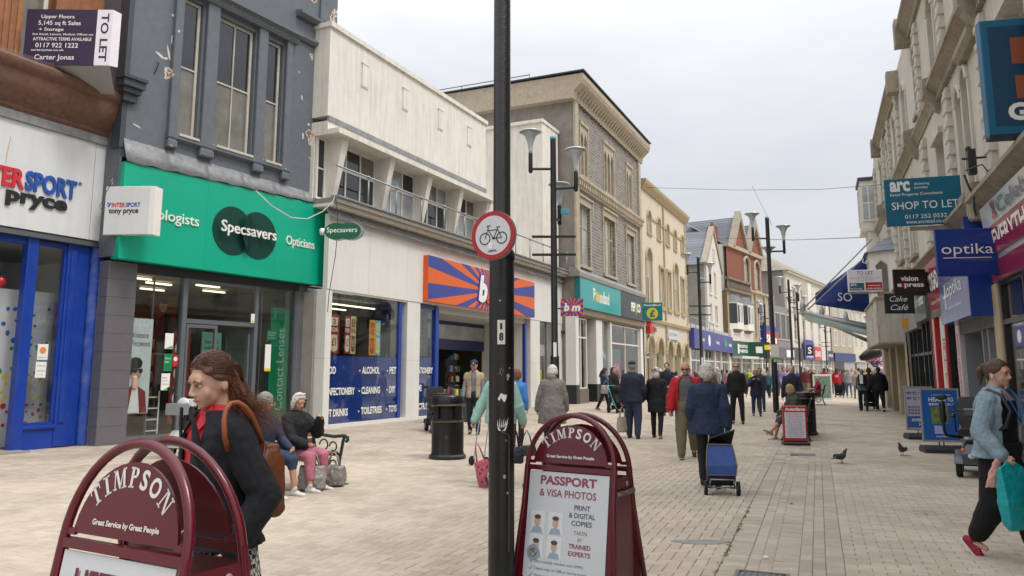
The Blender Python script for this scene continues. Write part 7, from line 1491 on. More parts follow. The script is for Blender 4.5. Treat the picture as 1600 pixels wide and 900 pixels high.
class Person:
    def __init__(s, loc, rz, H, label, pose=None, skin=None, build=1.0, vox=.012, group=None, face=False, near=False):
        P = dict(lean=0, head=(0, 0), l=(10, 8, 25, 4), r=(-8, 8, 10, 4), ll=(14, 8, 3), lr=(-10, -22, 3), fl=0, fr=25, seat=None, curl=35); P.update(pose or {}); s.P = P
        s.k = H / 1.7; s.b = build; s.vox = vox; s.near = near; k = s.k
        s.ML = Matrix.Translation((0, 0, .92 * k)) @ Matrix.Rotation(R(P['lean']), 4, 'X') @ Matrix.Translation((0, 0, -.92 * k))
        s.J = J = {}
        for sd, nm in ((1, 'l'), (-1, 'r')):
            hip = Vector((sd * .085 * k, 0, .90 * k)); tp, sp, ab = P['l' + nm]
            kn = hip + s.dirv(tp, ab, sd) * .42 * k; an = kn + s.dirv(sp, ab * .3, sd) * .41 * k
            J['hip' + nm], J['kn' + nm], J['an' + nm] = hip, kn, an
            sh = s.ML @ Vector((sd * .162 * k * (1 + (build - 1) * .5), 0, 1.352 * k)); up, ua, fp, fa = P[nm]
            el = sh + s.dirv(up, ua, sd) * .285 * k; wr = el + s.dirv(fp, fa, sd) * .245 * k
            J['sh' + nm], J['el' + nm], J['wr' + nm] = sh, el, wr; J['fd' + nm] = s.dirv(fp, fa, sd)
        low = min(J['anl'].z - .075 * k, J['anr'].z - .075 * k)
        s.dz = (P['seat'] - .92 * k + .07) if P['seat'] is not None else -low
        for q in J:
            if not q.startswith('fd'): J[q] = J[q] + Vector((0, 0, s.dz))
        s.ML = Matrix.Translation((0, 0, s.dz)) @ s.ML
        hy, hp = P['head']
        s.MH = s.ML @ Matrix.Translation((0, .01 * k, 1.45 * k)) @ Matrix.Rotation(R(hy), 4, 'Z') @ Matrix.Rotation(R(hp - P['lean'] * .7), 4, 'X') @ Matrix.Translation((0, -.01 * k * 1.05, -1.45 * k * 1.05)) @ Matrix.Scale(k * 1.05, 4)
        skin = skin or random.choice(_sk)
        mb = MB(); b = build
        mb.rings(s.loft([(z, rx * b - .012, ry * b - .012) for z, rx, ry in TORSO]))
        for n_, sd in (('l', 1), ('r', -1)):
            mb.cap(J['sh' + n_], J['el' + n_], .045 * k * b, .036 * k * b).cap(J['el' + n_], J['wr' + n_], .036 * k * b, .024 * k)
            mb.cap(J['hip' + n_], J['kn' + n_], .075 * k * b, .05 * k * b).cap(J['kn' + n_], J['an' + n_], .05 * k * b, .032 * k)
            mb.cap(J['an' + n_], J['an' + n_] + Vector((0, -.1 * k, -.045 * k)), .03 * k, .024 * k)
            s.hand(mb, n_, sd)
        hd = MB()
        hd.ell((0, .012, 1.595), (.0735, .092, .100), n=20, m=14).ell((0, -.028, 1.545), (.056, .060, .068), n=18, m=12).ell((0, -.060, 1.500), (.025, .022, .021))
        hd.ell((0, -.066, 1.608), (.05, .02, .028)).ell((-.032, -.052, 1.548), (.027, .02, .032)).ell((.032, -.052, 1.548), (.027, .02, .032))
        hd.cap((0, -.083, 1.588), (0, -.101, 1.556), .008, .0115, 8).ell((-.012, -.094, 1.549), (.009, .011, .008)).ell((.012, -.094, 1.549), (.009, .011, .008))
        hd.ell((0, -.079, 1.527), (.024, .012, .0075)).ell((0, -.077, 1.516), (.022, .012, .007))
        hd.ell((-.034, -.079, 1.6), (.02, .009, .006)).ell((.034, -.079, 1.6), (.02, .009, .006))
        for sd in (-1, 1): hd.ell((sd * .075, .014, 1.562), (.009, .017, .028), Matrix.Rotation(R(-12), 3, 'X'), n=10, m=8)
        hd.cap((0, .03, 1.40), (0, .012, 1.54), .056, .05, 14)
        hd.xform(s.MH); mb.add(hd.v, hd.f)
        s.body = solidify('person', mb, skin, None, vox, 2 if vox > .008 else 3)
        s.body.location = loc; s.body.rotation_euler = (0, 0, rz); tag(s.body, label, 'person', group)
        if face:
            e = MB(); w = MB()
            for sd in (-1, 1): w.ell((sd * .031, -.0765, 1.582), (.0125, .0095, .0055), n=12, m=8); e.ell((sd * .031, -.0845, 1.582), (.0055, .003, .0052), n=10, m=6)
            w.xform(s.MH).obj('eyes', plain('eye_white', 'b5aca6', .3), s.body, smooth=True); e.xform(s.MH).obj('pupils', plain('pupil', '2a1c16', .2), s.body, smooth=True)
            e = MB()
            for sd in (-1, 1): e.tube([(sd * .016, -.0885, 1.601), (sd * .032, -.0895, 1.607), (sd * .048, -.079, 1.602)], .0024, 5, rads=[.0028, .003, .0015])
            e.xform(s.MH).obj('eyebrows', plain('brow_brown', '4e3a2c', .8), s.body, smooth=True)
            e = MB()
            for sd in (-1, 1): e.tube([(sd * .018, -.0855, 1.586), (sd * .031, -.0895, 1.5915), (sd * .045, -.081, 1.586)], .0018, 5)
            e.xform(s.MH).obj('eyelashes', plain('lash', '3a2a24', .8), s.body, smooth=True)
            MB().tube([(-.024, -.083, 1.5225), (-.01, -.0895, 1.5235), (0, -.0905, 1.5228), (.01, -.0895, 1.5235), (.024, -.083, 1.5225)], .0035, 6, rads=[.001, .004, .004, .004, .001]).xform(s.MH).obj('lips', plain('lip_rose', 'a05f58', .45), s.body, smooth=True)
        elif vox < .02:
            e = MB()
            for sd in (-1, 1): e.ell((sd * .031, -.084, 1.584), (.012, .006, .005), n=8, m=6)
            e.xform(s.MH).obj('eyes', plain('pupil', '2a1c16', .2), s.body)
            MB().tube([(-.022, -.084, 1.5225), (0, -.091, 1.5228), (.022, -.084, 1.5225)], .004, 5).xform(s.MH).obj('lips', plain('lip_rose', 'a05f58', .45), s.body)
    def dirv(s, p, ab, sd): p = R(p); ab = R(ab); return Vector((sd * sin(ab), -sin(p) * cos(ab), -cos(p) * cos(ab)))
    def loft(s, tab, n=20, yo=0, hang=.9, arc=None, th=.02):
        k = s.k; out = []
        for q in tab:
            z, rx, ry = q[:3]; oy = q[3] if len(q) > 3 else 0; xs = q[4] if len(q) > 4 else 0
            M = s.ML if z >= hang else Matrix.Translation((0, 0, s.dz))
            if arc is None: pts = [M @ Vector(((xs + rx * cos(2 * pi * i / n)) * k, (oy + ry * sin(2 * pi * i / n)) * k, z * k)) for i in range(n)]
            else:
                g = arc[0] + (arc[1] - arc[0]) * min(1, max(0, (1.42 - z) / .6)); an = [R(-90 + g + (360 - 2 * g) * i / n) for i in range(n + 1)]
                pts = [M @ Vector((rx * cos(a) * k, (oy + ry * sin(a)) * k, z * k)) for a in an] + [M @ Vector(((rx - th) * cos(a) * k, (oy + (ry - th) * sin(a)) * k, z * k)) for a in reversed(an)]
            out.append(pts)
        return out
    def hand(s, mb, nm, sd):
        k = s.k; w = s.J['wr' + nm]; d = s.J['fd' + nm].normalized(); lat = Vector((0, -1, 0)); lat = lat - d * lat.dot(d)
        if lat.length < .25: lat = Vector((-sd, 0, 0)) - d * (-sd * d.x)
        lat.normalize(); n_ = lat.cross(d); 
        if n_.x * sd > 0 and abs(n_.x) > .1: n_ = -n_
        for o_ in (-.022, 0, .022): mb.cap(w + lat * o_ * k * .6, w + d * .075 * k + lat * o_ * k, .015 * k, .0135 * k, 8)
        c = R(s.P['curl'])
        for i, (o_, ln) in enumerate(((-.030, .052), (-.010, .066), (.010, .072), (.029, .064))):
            a = w + d * .08 * k + lat * o_ * k; b = a + (d * cos(c) + n_ * sin(c)) * ln * .5 * k; e = b + (d * cos(2.1 * c) + n_ * sin(2.1 * c)) * ln * .5 * k
            mb.cap(a, b, .0095 * k, .0088 * k, 8).cap(b, e, .0088 * k, .0074 * k, 8)
        a = w + d * .022 * k + lat * .024 * k; b = a + (lat * .6 + d * .7 + n_ * .2).normalized() * .04 * k; mb.cap(a, b, .0125 * k, .010 * k, 8).cap(b, b + (d * .85 + n_ * .5).normalized() * .03 * k, .010 * k, .008 * k, 8)
        s.J['hd' + nm] = w + d * .085 * k + n_ * .02 * k
    def top(s, m, hem=.86, marg=.022, flare=0, arm=1.0, name='jacket', arc=None, sleeve=1.0, hood=None, disp=.012, collar=True, tab=None, up=1.46):
        k = s.k; J = s.J; b = s.b; T = [(z, rx * b + marg, ry * b + marg) for z, rx, ry in (tab or TORSO) if z >= hem and z < up]
        h0 = [(hem, .160 * b + marg + flare, .112 * b + marg + flare)]
        if hem < .84: h0 = [(hem, .160 * b + marg + flare, .118 * b + marg + flare), (min(.84, hem + .02), .160 * b + marg + flare, .118 * b + marg + flare), (.87, .165 * b + marg + flare * .5, .12 * b + marg + flare * .4)]
        T = h0 + [t for t in T if t[0] > h0[-1][0] + .01]
        mb = MB().rings(s.loft(T, arc=arc, th=max(.022, 1.7 * s.vox)))
        if collar: mb.add(MB().rings(s.loft([(1.40, .085, .075, .012), (1.455, .068, .066, .012), (1.475, .066, .064, .012)])).v, MB().rings(s.loft([(1.40, .085, .075), (1.455, .068, .066), (1.475, .066, .064)])).f) if not arc else mb.rings(s.loft([(1.39, .1, .085, .01), (1.44, .078, .076, .012), (1.48, .07, .07, .014)], arc=(50, 50), th=.022))
        for n_ in 'lr':
            sh, el, wr = J['sh' + n_], J['el' + n_], J['wr' + n_]
            if sleeve > .55: e = el + (wr - el) * ((sleeve - .5) * 2 * .97); mb.cap(sh, el, (.050 * b + marg * .45) * (1 + (arm - 1) * .5) * k, (.044 * b + marg * .45) * arm * k).cap(el, e, (.046 * b + marg * .5) * arm * k, (.034 * b + marg * .4) * arm * k)
            else: mb.cap(sh, sh + (el - sh) * sleeve * 2, (.056 * b + marg * .6) * arm * k, (.052 * b + marg * .6) * arm * k)
        if hood: hm = MB().ell((0, .09, 1.46), (.10, .07, .06)).ell((0, .1, 1.42), (.08, .05, .07)); hm.v = [tuple(s.ML @ (Vector(v) * k)) for v in hm.v]; mb.add(hm.v, hm.f)
        return solidify(name, mb, m, s.body, s.vox, 2, disp, .09)
    def trousers(s, m, marg=.016, wide=1.0, name='trousers', disp=.01, length=1.0):
        k = s.k; J = s.J; b = s.b; mb = MB().rings(s.loft([(.83, .12 * b, .09 * b), (.86, .16 * b + marg, .11 * b + marg), (.92, .168 * b + marg, .12 * b + marg), (1.0, .155 * b + marg, .115 * b + marg)], hang=.95))
        if s.P['seat'] is not None: mb = MB().rings([[Vector((x * k, y * k, z * k + s.dz)) for x, y in [(.17 * b * cos(2 * pi * i / 16), .13 * b * sin(2 * pi * i / 16)) for i in range(16)]] for z in (.84, .9, .98)])
        for n_ in 'lr':
            a = J['kn' + n_] + (J['an' + n_] - J['kn' + n_]) * (.96 * length)
            mb.cap(J['hip' + n_], J['kn' + n_], (.082 * b + marg) * k, (.055 * b + marg) * k * wide).cap(J['kn' + n_], a, (.055 * b + marg) * k * wide, (.042 + marg * .8) * k * wide)
        return solidify(name, mb, m, s.body, s.vox, 2, disp, .08)
    def skirt(s, m, hem=.55, r=.24):
        return solidify('skirt', MB().rings(s.loft([(hem, r, r * .8), (hem + .015, r, r * .8), (.8, .19 * s.b, .15 * s.b), (.9, .17 * s.b, .13 * s.b), (1.0, .15 * s.b, .115 * s.b)], hang=.95)), m, s.body, s.vox, 2, .02, .07)
    def shoes(s, m, sole=None, r=1.0):
        k = s.k
        for n_, fp in (('l', s.P['fl']), ('r', s.P['fr'])):
            A = s.J['an' + n_]; M = Matrix.Translation(A) @ Matrix.Rotation(R(fp), 4, 'X') @ Matrix.Scale(k * r, 4)
            o = solidify('shoe', MB().cap((0, .045, -.035), (0, -.06, -.035), .036, .038).cap((0, -.06, -.04), (0, -.165, -.047), .04, .028, 12, (1.15, .8)).cap((0, .02, -.03), (0, 0, .03), .036, .036).xform(M), m, s.body, max(.007, s.vox * .7), 2)
            MB().rings([[(.04 * cos(t) * (1.05 if sin(t) < 0 else .9), -.06 + .145 * sin(t), z) for t in [2 * pi * i / 16 for i in range(16)]] for z in (-.076, -.06)]).xform(M).obj('sole', sole or plain('sole_dark', '26221f', .8), o)
    def hair(s, m, kind='short', disp=.014):
        h = MB()
        if kind == 'bald': h.ell((0, .04, 1.57), (.079, .07, .05)); 
        elif kind == 'short': h.add(*(lambda q: (q.v, q.f))(hairshell(LINE, .009 if s.vox < .02 else .012, .02)))
        elif kind == 'curly': h.ell((0, .022, 1.625), (.100, .108, .102), n=18, m=12).ell((0, .06, 1.57), (.096, .075, .085)).ell((-.075, .02, 1.58), (.035, .06, .06)).ell((.075, .02, 1.58), (.035, .06, .06))
        elif kind == 'bob': h.add(*(lambda q: (q.v, q.f))(hairshell(LINE, .013, .02))); h.ell((0, .055, 1.55), (.085, .06, .09)).ell((-.075, .015, 1.56), (.022, .05, .075)).ell((.075, .015, 1.56), (.022, .05, .075))
        elif kind == 'long': h.add(*(lambda q: (q.v, q.f))(hairshell(LINE, .012, .02))); h.ell((0, .06, 1.53), (.085, .055, .12)).cap((0, .08, 1.5), (0, .1, 1.32), .07, .045).ell((-.072, .02, 1.56), (.02, .045, .07)).ell((.072, .02, 1.56), (.02, .045, .07))
        elif kind == 'pony': h.add(*(lambda q: (q.v, q.f))(hairshell(LINE, .008, .018))); h.cap((0, .11, 1.63), (0, .15, 1.58), .03, .035).cap((0, .15, 1.58), (0, .145, 1.47), .035, .012)
        h.xform(s.MH); return solidify('hair', h, m, s.body, max(.006, s.vox * .7), 1, disp * s.k, .03)
    def headgear(s, m, kind='cap'):
        h = MB()
        if kind == 'cap': h.ell((0, .015, 1.64), (.083, .100, .068), n=18, m=10).cap((0, -.09, 1.638), (0, -.14, 1.628), .03, .02, 10, (2.0, .3))
        else: h.ell((0, .02, 1.625), (.092, .106, .09), n=18, m=12).ell((0, .07, 1.52), (.09, .06, .09))
        h.xform(s.MH); return solidify('cap' if kind == 'cap' else 'hood', h, m, s.body, .008, 1)
    def shades(s):
        h = MB()
        for sd in (-1, 1): h.ell((sd * .031, -.092, 1.585), (.025, .006, .017), n=12, m=8).tube([(sd * .052, -.09, 1.59), (sd * .076, -.05, 1.59), (sd * .08, .01, 1.585)], .003, 5)
        h.tube([(-.01, -.096, 1.588), (.01, -.096, 1.588)], .003, 5).xform(s.MH).obj('sunglasses', plain('lens_black', '141214', .1), s.body, smooth=True)
    def world(s, nm, off=(0, 0, 0)):
        M = Matrix.Translation(s.body.location) @ Matrix.Rotation(s.body.rotation_euler[2], 4, 'Z'); return M @ (s.J[nm] + Vector(off))
def tote(p, rz, w, h, d, m, label, cat='bag', handle=.22, hm=None, name='shopping_bag', disp=.02, r=.01, tilt=0):
    """soft bag hanging by its handles from the point p"""
    e = empty(name, p, rz, label, cat); e.rotation_euler = (0, R(tilt), rz)
    mb = MB().rings([[(x * w / 2 * q, y * d / 2 * q2, z) for x, y in ((-1, -.6), (-.8, -1), (0, -1.1), (.8, -1), (1, -.6), (1, .6), (.8, 1), (0, 1.1), (-.8, 1), (-1, .6))] for z, q, q2 in ((-handle - h, .8, .8), (-handle - h * .92, .98, 1.1), (-handle - h * .5, 1.03, 1.15), (-handle - h * .1, .95, .7), (-handle, .9, .5))])
    b = solidify('bag_body', mb, m, e, .009, 2, disp, .07)
    mb = MB()
    for sd in (-1, 1): mb.tube([(-w * .28, sd * d * .2, -handle - .02), (-w * .16, sd * d * .12, -handle * .4), (0, 0, 0), (w * .16, sd * d * .12, -handle * .4), (w * .28, sd * d * .2, -handle - .02)], r, 6)
    mb.obj('handle', hm or m, e, smooth=True); return e
BACK = R(158.5); FWD = R(-21.5)
navy = cloth('navy', '1a2233'); black = cloth('black', '131316'); denim = mat('denim_blue', '2d3d56', .85, .25, 14, .4, 30); jeans = mat('jeans', '27334a', .85, .2, 10, .35, 26)
charc = cloth('charcoal', '26272c'); beige = cloth('beige', 'a89a80'); khaki = cloth('khaki', '6f6450'); gry = cloth('grey', '77777a'); wht = cloth('white', 'c6c4c0'); redc = cloth('scarlet', 'a5161f')
BRN = mat('hair_brown', '3f2b20', .55, .35, 30, .8, 60); WHH = mat('hair_white', 'c9c6be', .7, .2, 40, .9, 70); GRH = mat('hair_grey', '8b8782', .7, .25, 40, .9, 70); DKH = mat('hair_dark', '1d1715', .5, .3, 30, .8, 60); BLH = mat('hair_blonde', 'a58c62', .6, .25, 30, .8, 60)
SHB = plain('shoe_black', '17171a', .5); SHW = plain('trainer_white', 'c9c7c3', .6); SHN = plain('shoe_brown', '4a3626', .6)
# ---- the young woman crossing in the left foreground
def hat(u, v, Y): return at(352 + (u - 375) * .925, 580 + (v - 580) * .925, Y * 1.08)
p = Person((-1.245, 3.39, 0), R(-47), 1.64, 'young woman in navy blazer and red blouse, brown hair blowing, in the left foreground', dict(lean=3, head=(6, 16), l=(-22, 20, 30, -2), r=(4, 8, 36, -16), ll=(16, 8, 2), lr=(-12, -24, 2), curl=40), build=1.14, skin=mat('skin_fair', 'c29b88', .6, .07, 14, .1, 200, spec=.3), vox=.0055, face=True, near=True)
blz = mat('blazer_navy', '10131d', .85, .1, 20, .5, 260)
RBL = mat('blouse_red', 'b00f1c', .55, .12, 6, .4, 10)
p.top(RBL, hem=.9, marg=.008, name='blouse', disp=.02, sleeve=.3)
p.top(blz, hem=.88, marg=.03, flare=.03, name='blazer', arc=(34, 16), arm=1.08, disp=.02, collar=False)
mb = MB()
def onchest(x, z, o=.0): # point on the front of the chest shell
    b_ = .150 + .03; ry = .112 + .03 + o; return p.ML @ (Vector((x, -ry * sqrt(max(.05, 1 - (x / (b_ + .02)) ** 2)), z)) * p.k)
for sd in (-1, 1):
    q = [(.055, 1.475, .01), (.095, 1.40, .012), (.125, 1.30, .014), (.095, 1.27, .014), (.115, 1.24, .014), (.06, 1.10, .012), (.045, 1.0, .008)]; inn = [(.045, 1.47, .004), (.062, 1.40, .004), (.06, 1.32, .004), (.055, 1.28, .004), (.052, 1.24, .004), (.04, 1.1, .004), (.035, 1.0, .004)]
    vs = [onchest(sd * a, z, o) for a, z, o in q] + [onchest(sd * a, z, o) for a, z, o in inn]; n = len(q); mb.add(vs, [(i, i + 1, n + i + 1, n + i) for i in range(n - 1)])
lp_ = mb.obj('lapels', blz, p.body, smooth=True); md = lp_.modifiers.new('s', 'SOLIDIFY'); md.thickness = .008; md.offset = 0
cl = MB()
for sd in (-1, 1): cl.add([p.ML @ (Vector(v) * p.k) for v in ((sd * .012, -.085, 1.43), (sd * .06, -.045, 1.475), (sd * .075, -.06, 1.425), (sd * .05, -.12, 1.36))], [(0, 1, 2, 3)])
co_ = cl.obj('blouse_collar', RBL, p.body); md = co_.modifiers.new('s', 'SOLIDIFY'); md.thickness = .006
# gingham skirt
GING = bpy.data.materials.new('gingham'); GING.use_nodes = True; _n = GING.node_tree.nodes; _l = GING.node_tree.links; _t = _n.new('ShaderNodeTexCoord'); _c = _n.new('ShaderNodeTexChecker'); _c.inputs['Scale'].default_value = 55; _c.inputs[1].default_value = C('c9c8c4'); _c.inputs[2].default_value = C('17181d'); _l.new(_t.outputs['Object'], _c.inputs[0]); _l.new(_c.outputs[0], _n['Principled BSDF'].inputs['Base Color']); _n['Principled BSDF'].inputs['Roughness'].default_value = .9
p.skirt(GING, hem=.53, r=.25); p.shoes(SHB)
HRB = mat('hair_chestnut', '553829', .4, .35, 40, .35, 60)
h = hairshell([(0, 1.652), (30, 1.648), (55, 1.618), (74, 1.588), (92, 1.572), (110, 1.54), (180, 1.50)], .012, .014, 64, 18); h.cap((0, .1, 1.58), (.01, .125, 1.50), .035, .028); h.xform(p.MH)
hr_ = solidify('hair', h, HRB, p.body, .004, 2, .004, .03)
# combed-back and wind-blown locks
mb = MB(); rnd = random.Random(4)
CH = Vector((0, .028, 1.615))
CH = Vector((0, .012, 1.595))
def onhead(v, lift=0): v = v - CH; s_ = 1 / max(1e-3, sqrt((v.x / .0865) ** 2 + (v.y / .105) ** 2 + (v.z / .113) ** 2)); return CH + v * s_ * (1 + lift)
for i in range(900):
    a = rnd.uniform(-1.5, 1.5); e0 = rnd.uniform(.62, 1.3) if abs(a) < .8 else rnd.uniform(.25, 1.2)
    st = onhead(CH + Vector((sin(a) * cos(e0), -cos(a) * cos(e0), sin(e0))) * .1)
    en = Vector((.035 * sin(a), .125, 1.575 - rnd.uniform(0, .04) + .02 * e0)); lift = rnd.uniform(.0, .035); out = []
    for j in range(8):
        q = st.lerp(en, j / 7); q.x += .06 * sin(a) * sin(pi * j / 7); q.z += .05 * sin(pi * j / 7) * max(.15, sin(e0)); q = onhead(q, lift * sin(pi * (j + .5) / 8)) if j < 6 else q
        q += Vector((.0016 * sin(j * 1.3 + i), 0, .0016 * cos(j * 1.1 + i))); out.append(q)
    mb.tube(out, .0012, 3, rads=[.0005, .0010, .0012, .0012, .0012, .0011, .001, .0008])
mb.xform(p.MH).obj('hair_locks', HRB, hr_, smooth=True)
HRR = mat('hair_auburn', '6a3c26', .45, .4, 60, .8, 90)
mb = MB()
root_ = p.MH @ Vector((.02, .13, 1.52)); inv = p.body.matrix_basis.inverted()
def loc_(u, v, Y): return inv @ hat(u, v, Y)
MHw = p.body.matrix_basis
for i in range(420):
    f = rnd.random(); u1 = 395 + 115 * f ** .7 * rnd.uniform(.5, 1.0); v1 = 628 + 55 * rnd.random() - (14 if rnd.random() < .12 else 0) + (u1 - 420) * .12
    s0 = hat(374 + rnd.uniform(-7, 9), 585 + rnd.uniform(-14, 26), 3.13 + rnd.uniform(-.03, .03)); e0 = hat(u1, v1, 3.1 + rnd.uniform(-.06, .07))
    dv = e0 - s0; pts = []
    amp = rnd.uniform(.004, .014); ph = rnd.uniform(0, 6)
    for t in range(9):
        q = s0 + dv * (t / 8); q.z += -.035 * sin(pi * (t / 8)) + amp * sin(ph + t * 1.1) * (t / 8); q.y += amp * cos(ph + t * .9) * (t / 8); pts.append(inv @ q)
    r0 = .0022 if u1 < 450 else .0011
    mb.tube(pts, .002, 4, rads=[r0 * (1 - .85 * t / 8) for t in range(9)])
for i in range(420):
    s0 = hat(374 + rnd.uniform(-8, 10), 562 + rnd.uniform(-10, 20), 3.12 + rnd.uniform(-.03, .03)); e0 = hat(398 + rnd.uniform(-8, 18), 628 + rnd.uniform(-10, 20), 3.12 + rnd.uniform(-.05, .05)); dv = e0 - s0
    mb.tube([inv @ (s0 + dv * (t / 6) + Vector((.005 * sin(i + t * .7), .004 * cos(i * 2 + t), 0))) for t in range(7)], .003, 4, rads=[.0014, .0018, .0018, .0017, .0014, .001, .0006])
mb.obj('blown_locks', HRR, hr_, smooth=True)
LEA = mat('tan_leather', '66371c', .45, .2, 5, .3, 14)
bg = empty('shoulder_bag', hat(441, 700, 3.12), R(-50), 'tan leather shoulder bag hanging from the shoulder of the young woman in the blazer', 'bag')
ivb = bg.matrix_basis.inverted()
mb = MB().rings([[(x, y, z) for x, y in ((-a, -.05 * q), (a, -.05 * q), (a, .05 * q), (-a, .05 * q))] for z, a, q in ((-.30, .09, .8), (-.27, .10, 1.2), (-.08, .105, 1.2), (.0, .09, .5))]); bb = solidify('bag_body', mb, LEA, bg, .007, 2, .02, .08)
MB().tube([(.106, -.045, -.25), (.108, -.05, -.08), (.085, -.03, .0)], .006, 5).obj('piping', plain('dark_red_leather', '4a1a18', .5), bb, smooth=True); MB().cap((.1, -.055, -.16), (.128, -.055, -.15), .008, .006).obj('clasp', SILV, bb)
st_ = [(438, 703, 3.1), (430, 678, 3.06), (420, 655, 3.03), (408, 640, 3.0), (396, 633, 2.98), (385, 634, 2.96), (377, 644, 2.945), (373, 662, 2.93), (374, 690, 2.92), (380, 715, 2.95)]
pts = [ivb @ hat(*q) for q in st_]; nrm = Vector((0, 0, 1)); mb = MB().tube(pts, .0105, 8); mb.obj('strap', mat('strap_leather', '8a4a2a', .5, .15, 8, .2), bg, smooth=True)
# ---- woman in the denim jacket at the right edge
p = Person((4.17, 6.75, 0), R(33), 1.66, 'woman in pale denim jacket and black trousers walking right, carrying a turquoise carrier bag', dict(lean=4, head=(-4, 6), l=(14, 14, 40, -5), r=(-8, 18, 42, 4), ll=(16, 8, 3), lr=(-2, -30, 3), fl=0, fr=46, curl=60), skin=SKINP, build=1.22, vox=.008, face=True)
BLKT = cloth('jersey_black', '08080a', .1); p.top(BLKT, hem=.80, marg=.0, name='top', sleeve=.2, collar=False, disp=.008, up=1.4)
DEN = mat('washed_denim', '8095a0', .9, .22, 7, .5, 40); p.top(DEN, hem=.86, marg=.038, flare=.035, name='denim_jacket', arc=(48, 48), arm=1.12, disp=.022)
p.trousers(BLKT, marg=.02, wide=1.4, disp=.016, length=.82)
REDS = plain('canvas_red', '8f1230', .7); p.shoes(REDS, SHW)
mb = MB()
for n_, fp in (('l', p.P['fl']), ('r', p.P['fr'])):
    A_ = p.J['an' + n_]; M = Matrix.Translation(A_) @ Matrix.Rotation(R(fp), 4, 'X') @ Matrix.Scale(p.k, 4)
    q = MB().ell((0, -.165, -.05), (.036, .035, .022))
    for k_ in range(5): q.tube([(-.025, -.04 - k_ * .02, .002 - k_ * .008), (.025, -.05 - k_ * .02, -.0 - k_ * .008)], .004, 4)
    q.xform(M); mb.add(q.v, q.f)
mb.obj('toe_caps_and_laces', SHW, p.body, smooth=True)
p.hair(mat('hair_lightbrown', '4a3426', .5, .35, 40, .8, 80), 'pony', .008)
LAN = plain('lanyard_blue', '2468b8', .5); k = p.k
mb = MB().tube([p.ML @ (Vector(v) * k) for v in ((-.07, -.05, 1.47), (-.085, -.115, 1.40), (-.05, -.168, 1.28), (0, -.185, 1.18))], .007, 5).tube([p.ML @ (Vector(v) * k) for v in ((.07, -.05, 1.47), (.085, -.115, 1.40), (.05, -.168, 1.28), (0, -.185, 1.18))], .007, 5); ly = mb.obj('lanyard', LAN, p.body, smooth=True)
MB().box(-.04, .04, -.2, -.19, 1.04, 1.16).xform(p.ML @ Matrix.Scale(k, 4)).obj('badge', plain('badge_clear', '8d9094', .2), ly)
mb = MB().tube([p.ML @ (Vector(v) * k) for v in ((-.115, .1, 1.38), (-.125, .02, 1.44), (-.13, -.09, 1.40), (-.135, -.165, 1.28), (-.15, -.13, 1.14), (-.17, -.02, 1.08))], .018, 8); mb.obj('rucksack_strap', BLACKP, p.body, smooth=True)
MB().ell((-.082, .002, 1.552), (.008, .008, .012)).cap((-.083, -.006, 1.545), (-.08, -.014, 1.525), .003, .003, 6).xform(p.MH).obj('earbud', SHW, p.body, smooth=True)
hnd = p.world('hdr'); TQB = mat('turquoise_plastic', '129aa0', .35, .12, 6, .5, 9)
cb = empty('carrier_bag', hnd, R(20), 'crumpled turquoise plastic carrier bag held by the woman in denim', 'bag'); mb = MB().rings([[(x, y, z) for x, y in ((-a, -b_), (0, -b_ * 1.3), (a, -b_), (a, b_), (0, b_ * 1.2), (-a, b_))] for z, a, b_ in ((-.52, .07, .015), (-.48, .10, .04), (-.3, .13, .05), (-.1, .14, .03), (-.03, .135, .012), (.03, .03, .01))]); solidify('bag_body', mb, TQB, cb, .007, 1, .022, .09)
pk = empty('pink_garment', hnd + Vector((-.06, .03, -.02)), 0, 'folded pale pink cloth held together with the turquoise carrier bag', 'cloth'); solidify('cloth_body', MB().rings([[(x, y, z) for x, y in ((c - a, -.012), (c, -.02), (c + a, -.012), (c + a, .012), (c, .02), (c - a, .012))] for z, c, a in ((-.17, -.09, .05), (-.08, -.07, .045), (.03, -.03, .03), (.1, 0, .02))]), cloth('shell_pink', 'c9968e'), pk, .008, 1, .03, .05)
# ---- man in the cream gilet at the store entrance
p = Person(at(741, 580, 19.4) * 1 - Vector((0, 0, EYE)), R(-5), 1.83, 'man in cream utility gilet and navy baseball cap outside the blue store entrance', dict(lean=3, head=(0, 14), l=(5, 10, 20, 5), r=(8, 12, 24, 4), ll=(12, 6, 3), lr=(-8, -20, 3)), vox=.014)
p.top(gry, hem=.9, marg=.012, name='sweater'); p.top(beige, hem=.84, marg=.035, name='gilet', sleeve=.12, arc=(20, 16), disp=.02); p.trousers(navy); p.shoes(plain('shoe_maroon', '4f1f28', .6), SHW); p.headgear(plain('cap_navy', '15203f', .7)); MB().ell((0, -.087, 1.65), (.016, .006, .016)).xform(p.MH).obj('cap_badge', PAPER, p.body)
# ---- woman in mint hooded top behind the column
p = Person((at(782, 580, 10.9).x, 10.9, 0), R(150), 1.70, 'woman in mint green hooded top walking away behind the black column', dict(lean=3, head=(38, 5), l=(-12, 22, -20, 18), r=(14, 12, 25, 4), ll=(14, 4, 3), lr=(-16, -44, 3), fr=50, curl=60), build=1.18, vox=.011)
MINT = cloth('mint_fleece', '8db3ab', .08); p.top(MINT, hem=.84, marg=.035, flare=.01, name='hooded_top', hood=True, arm=1.15); p.trousers(cloth('stone_trousers', 'a59a8e'), marg=.02); p.shoes(plain('trainer_offwhite', 'b8b0a4', .7), plain('sole_pale', 'c2b8a8', .7)); p.hair(BRN, 'bob')
h_ = p.world('hdl'); PKB = mat('pink_spotted', 'b35568', .7, .2, 8, .3, 12); tg = tote(at(744, 690, 10.7), R(10), .2, .42, .12, PKB, 'pink carrier bag with black spots hanging left of the column', handle=.26, tilt=-14)
mb = MB()
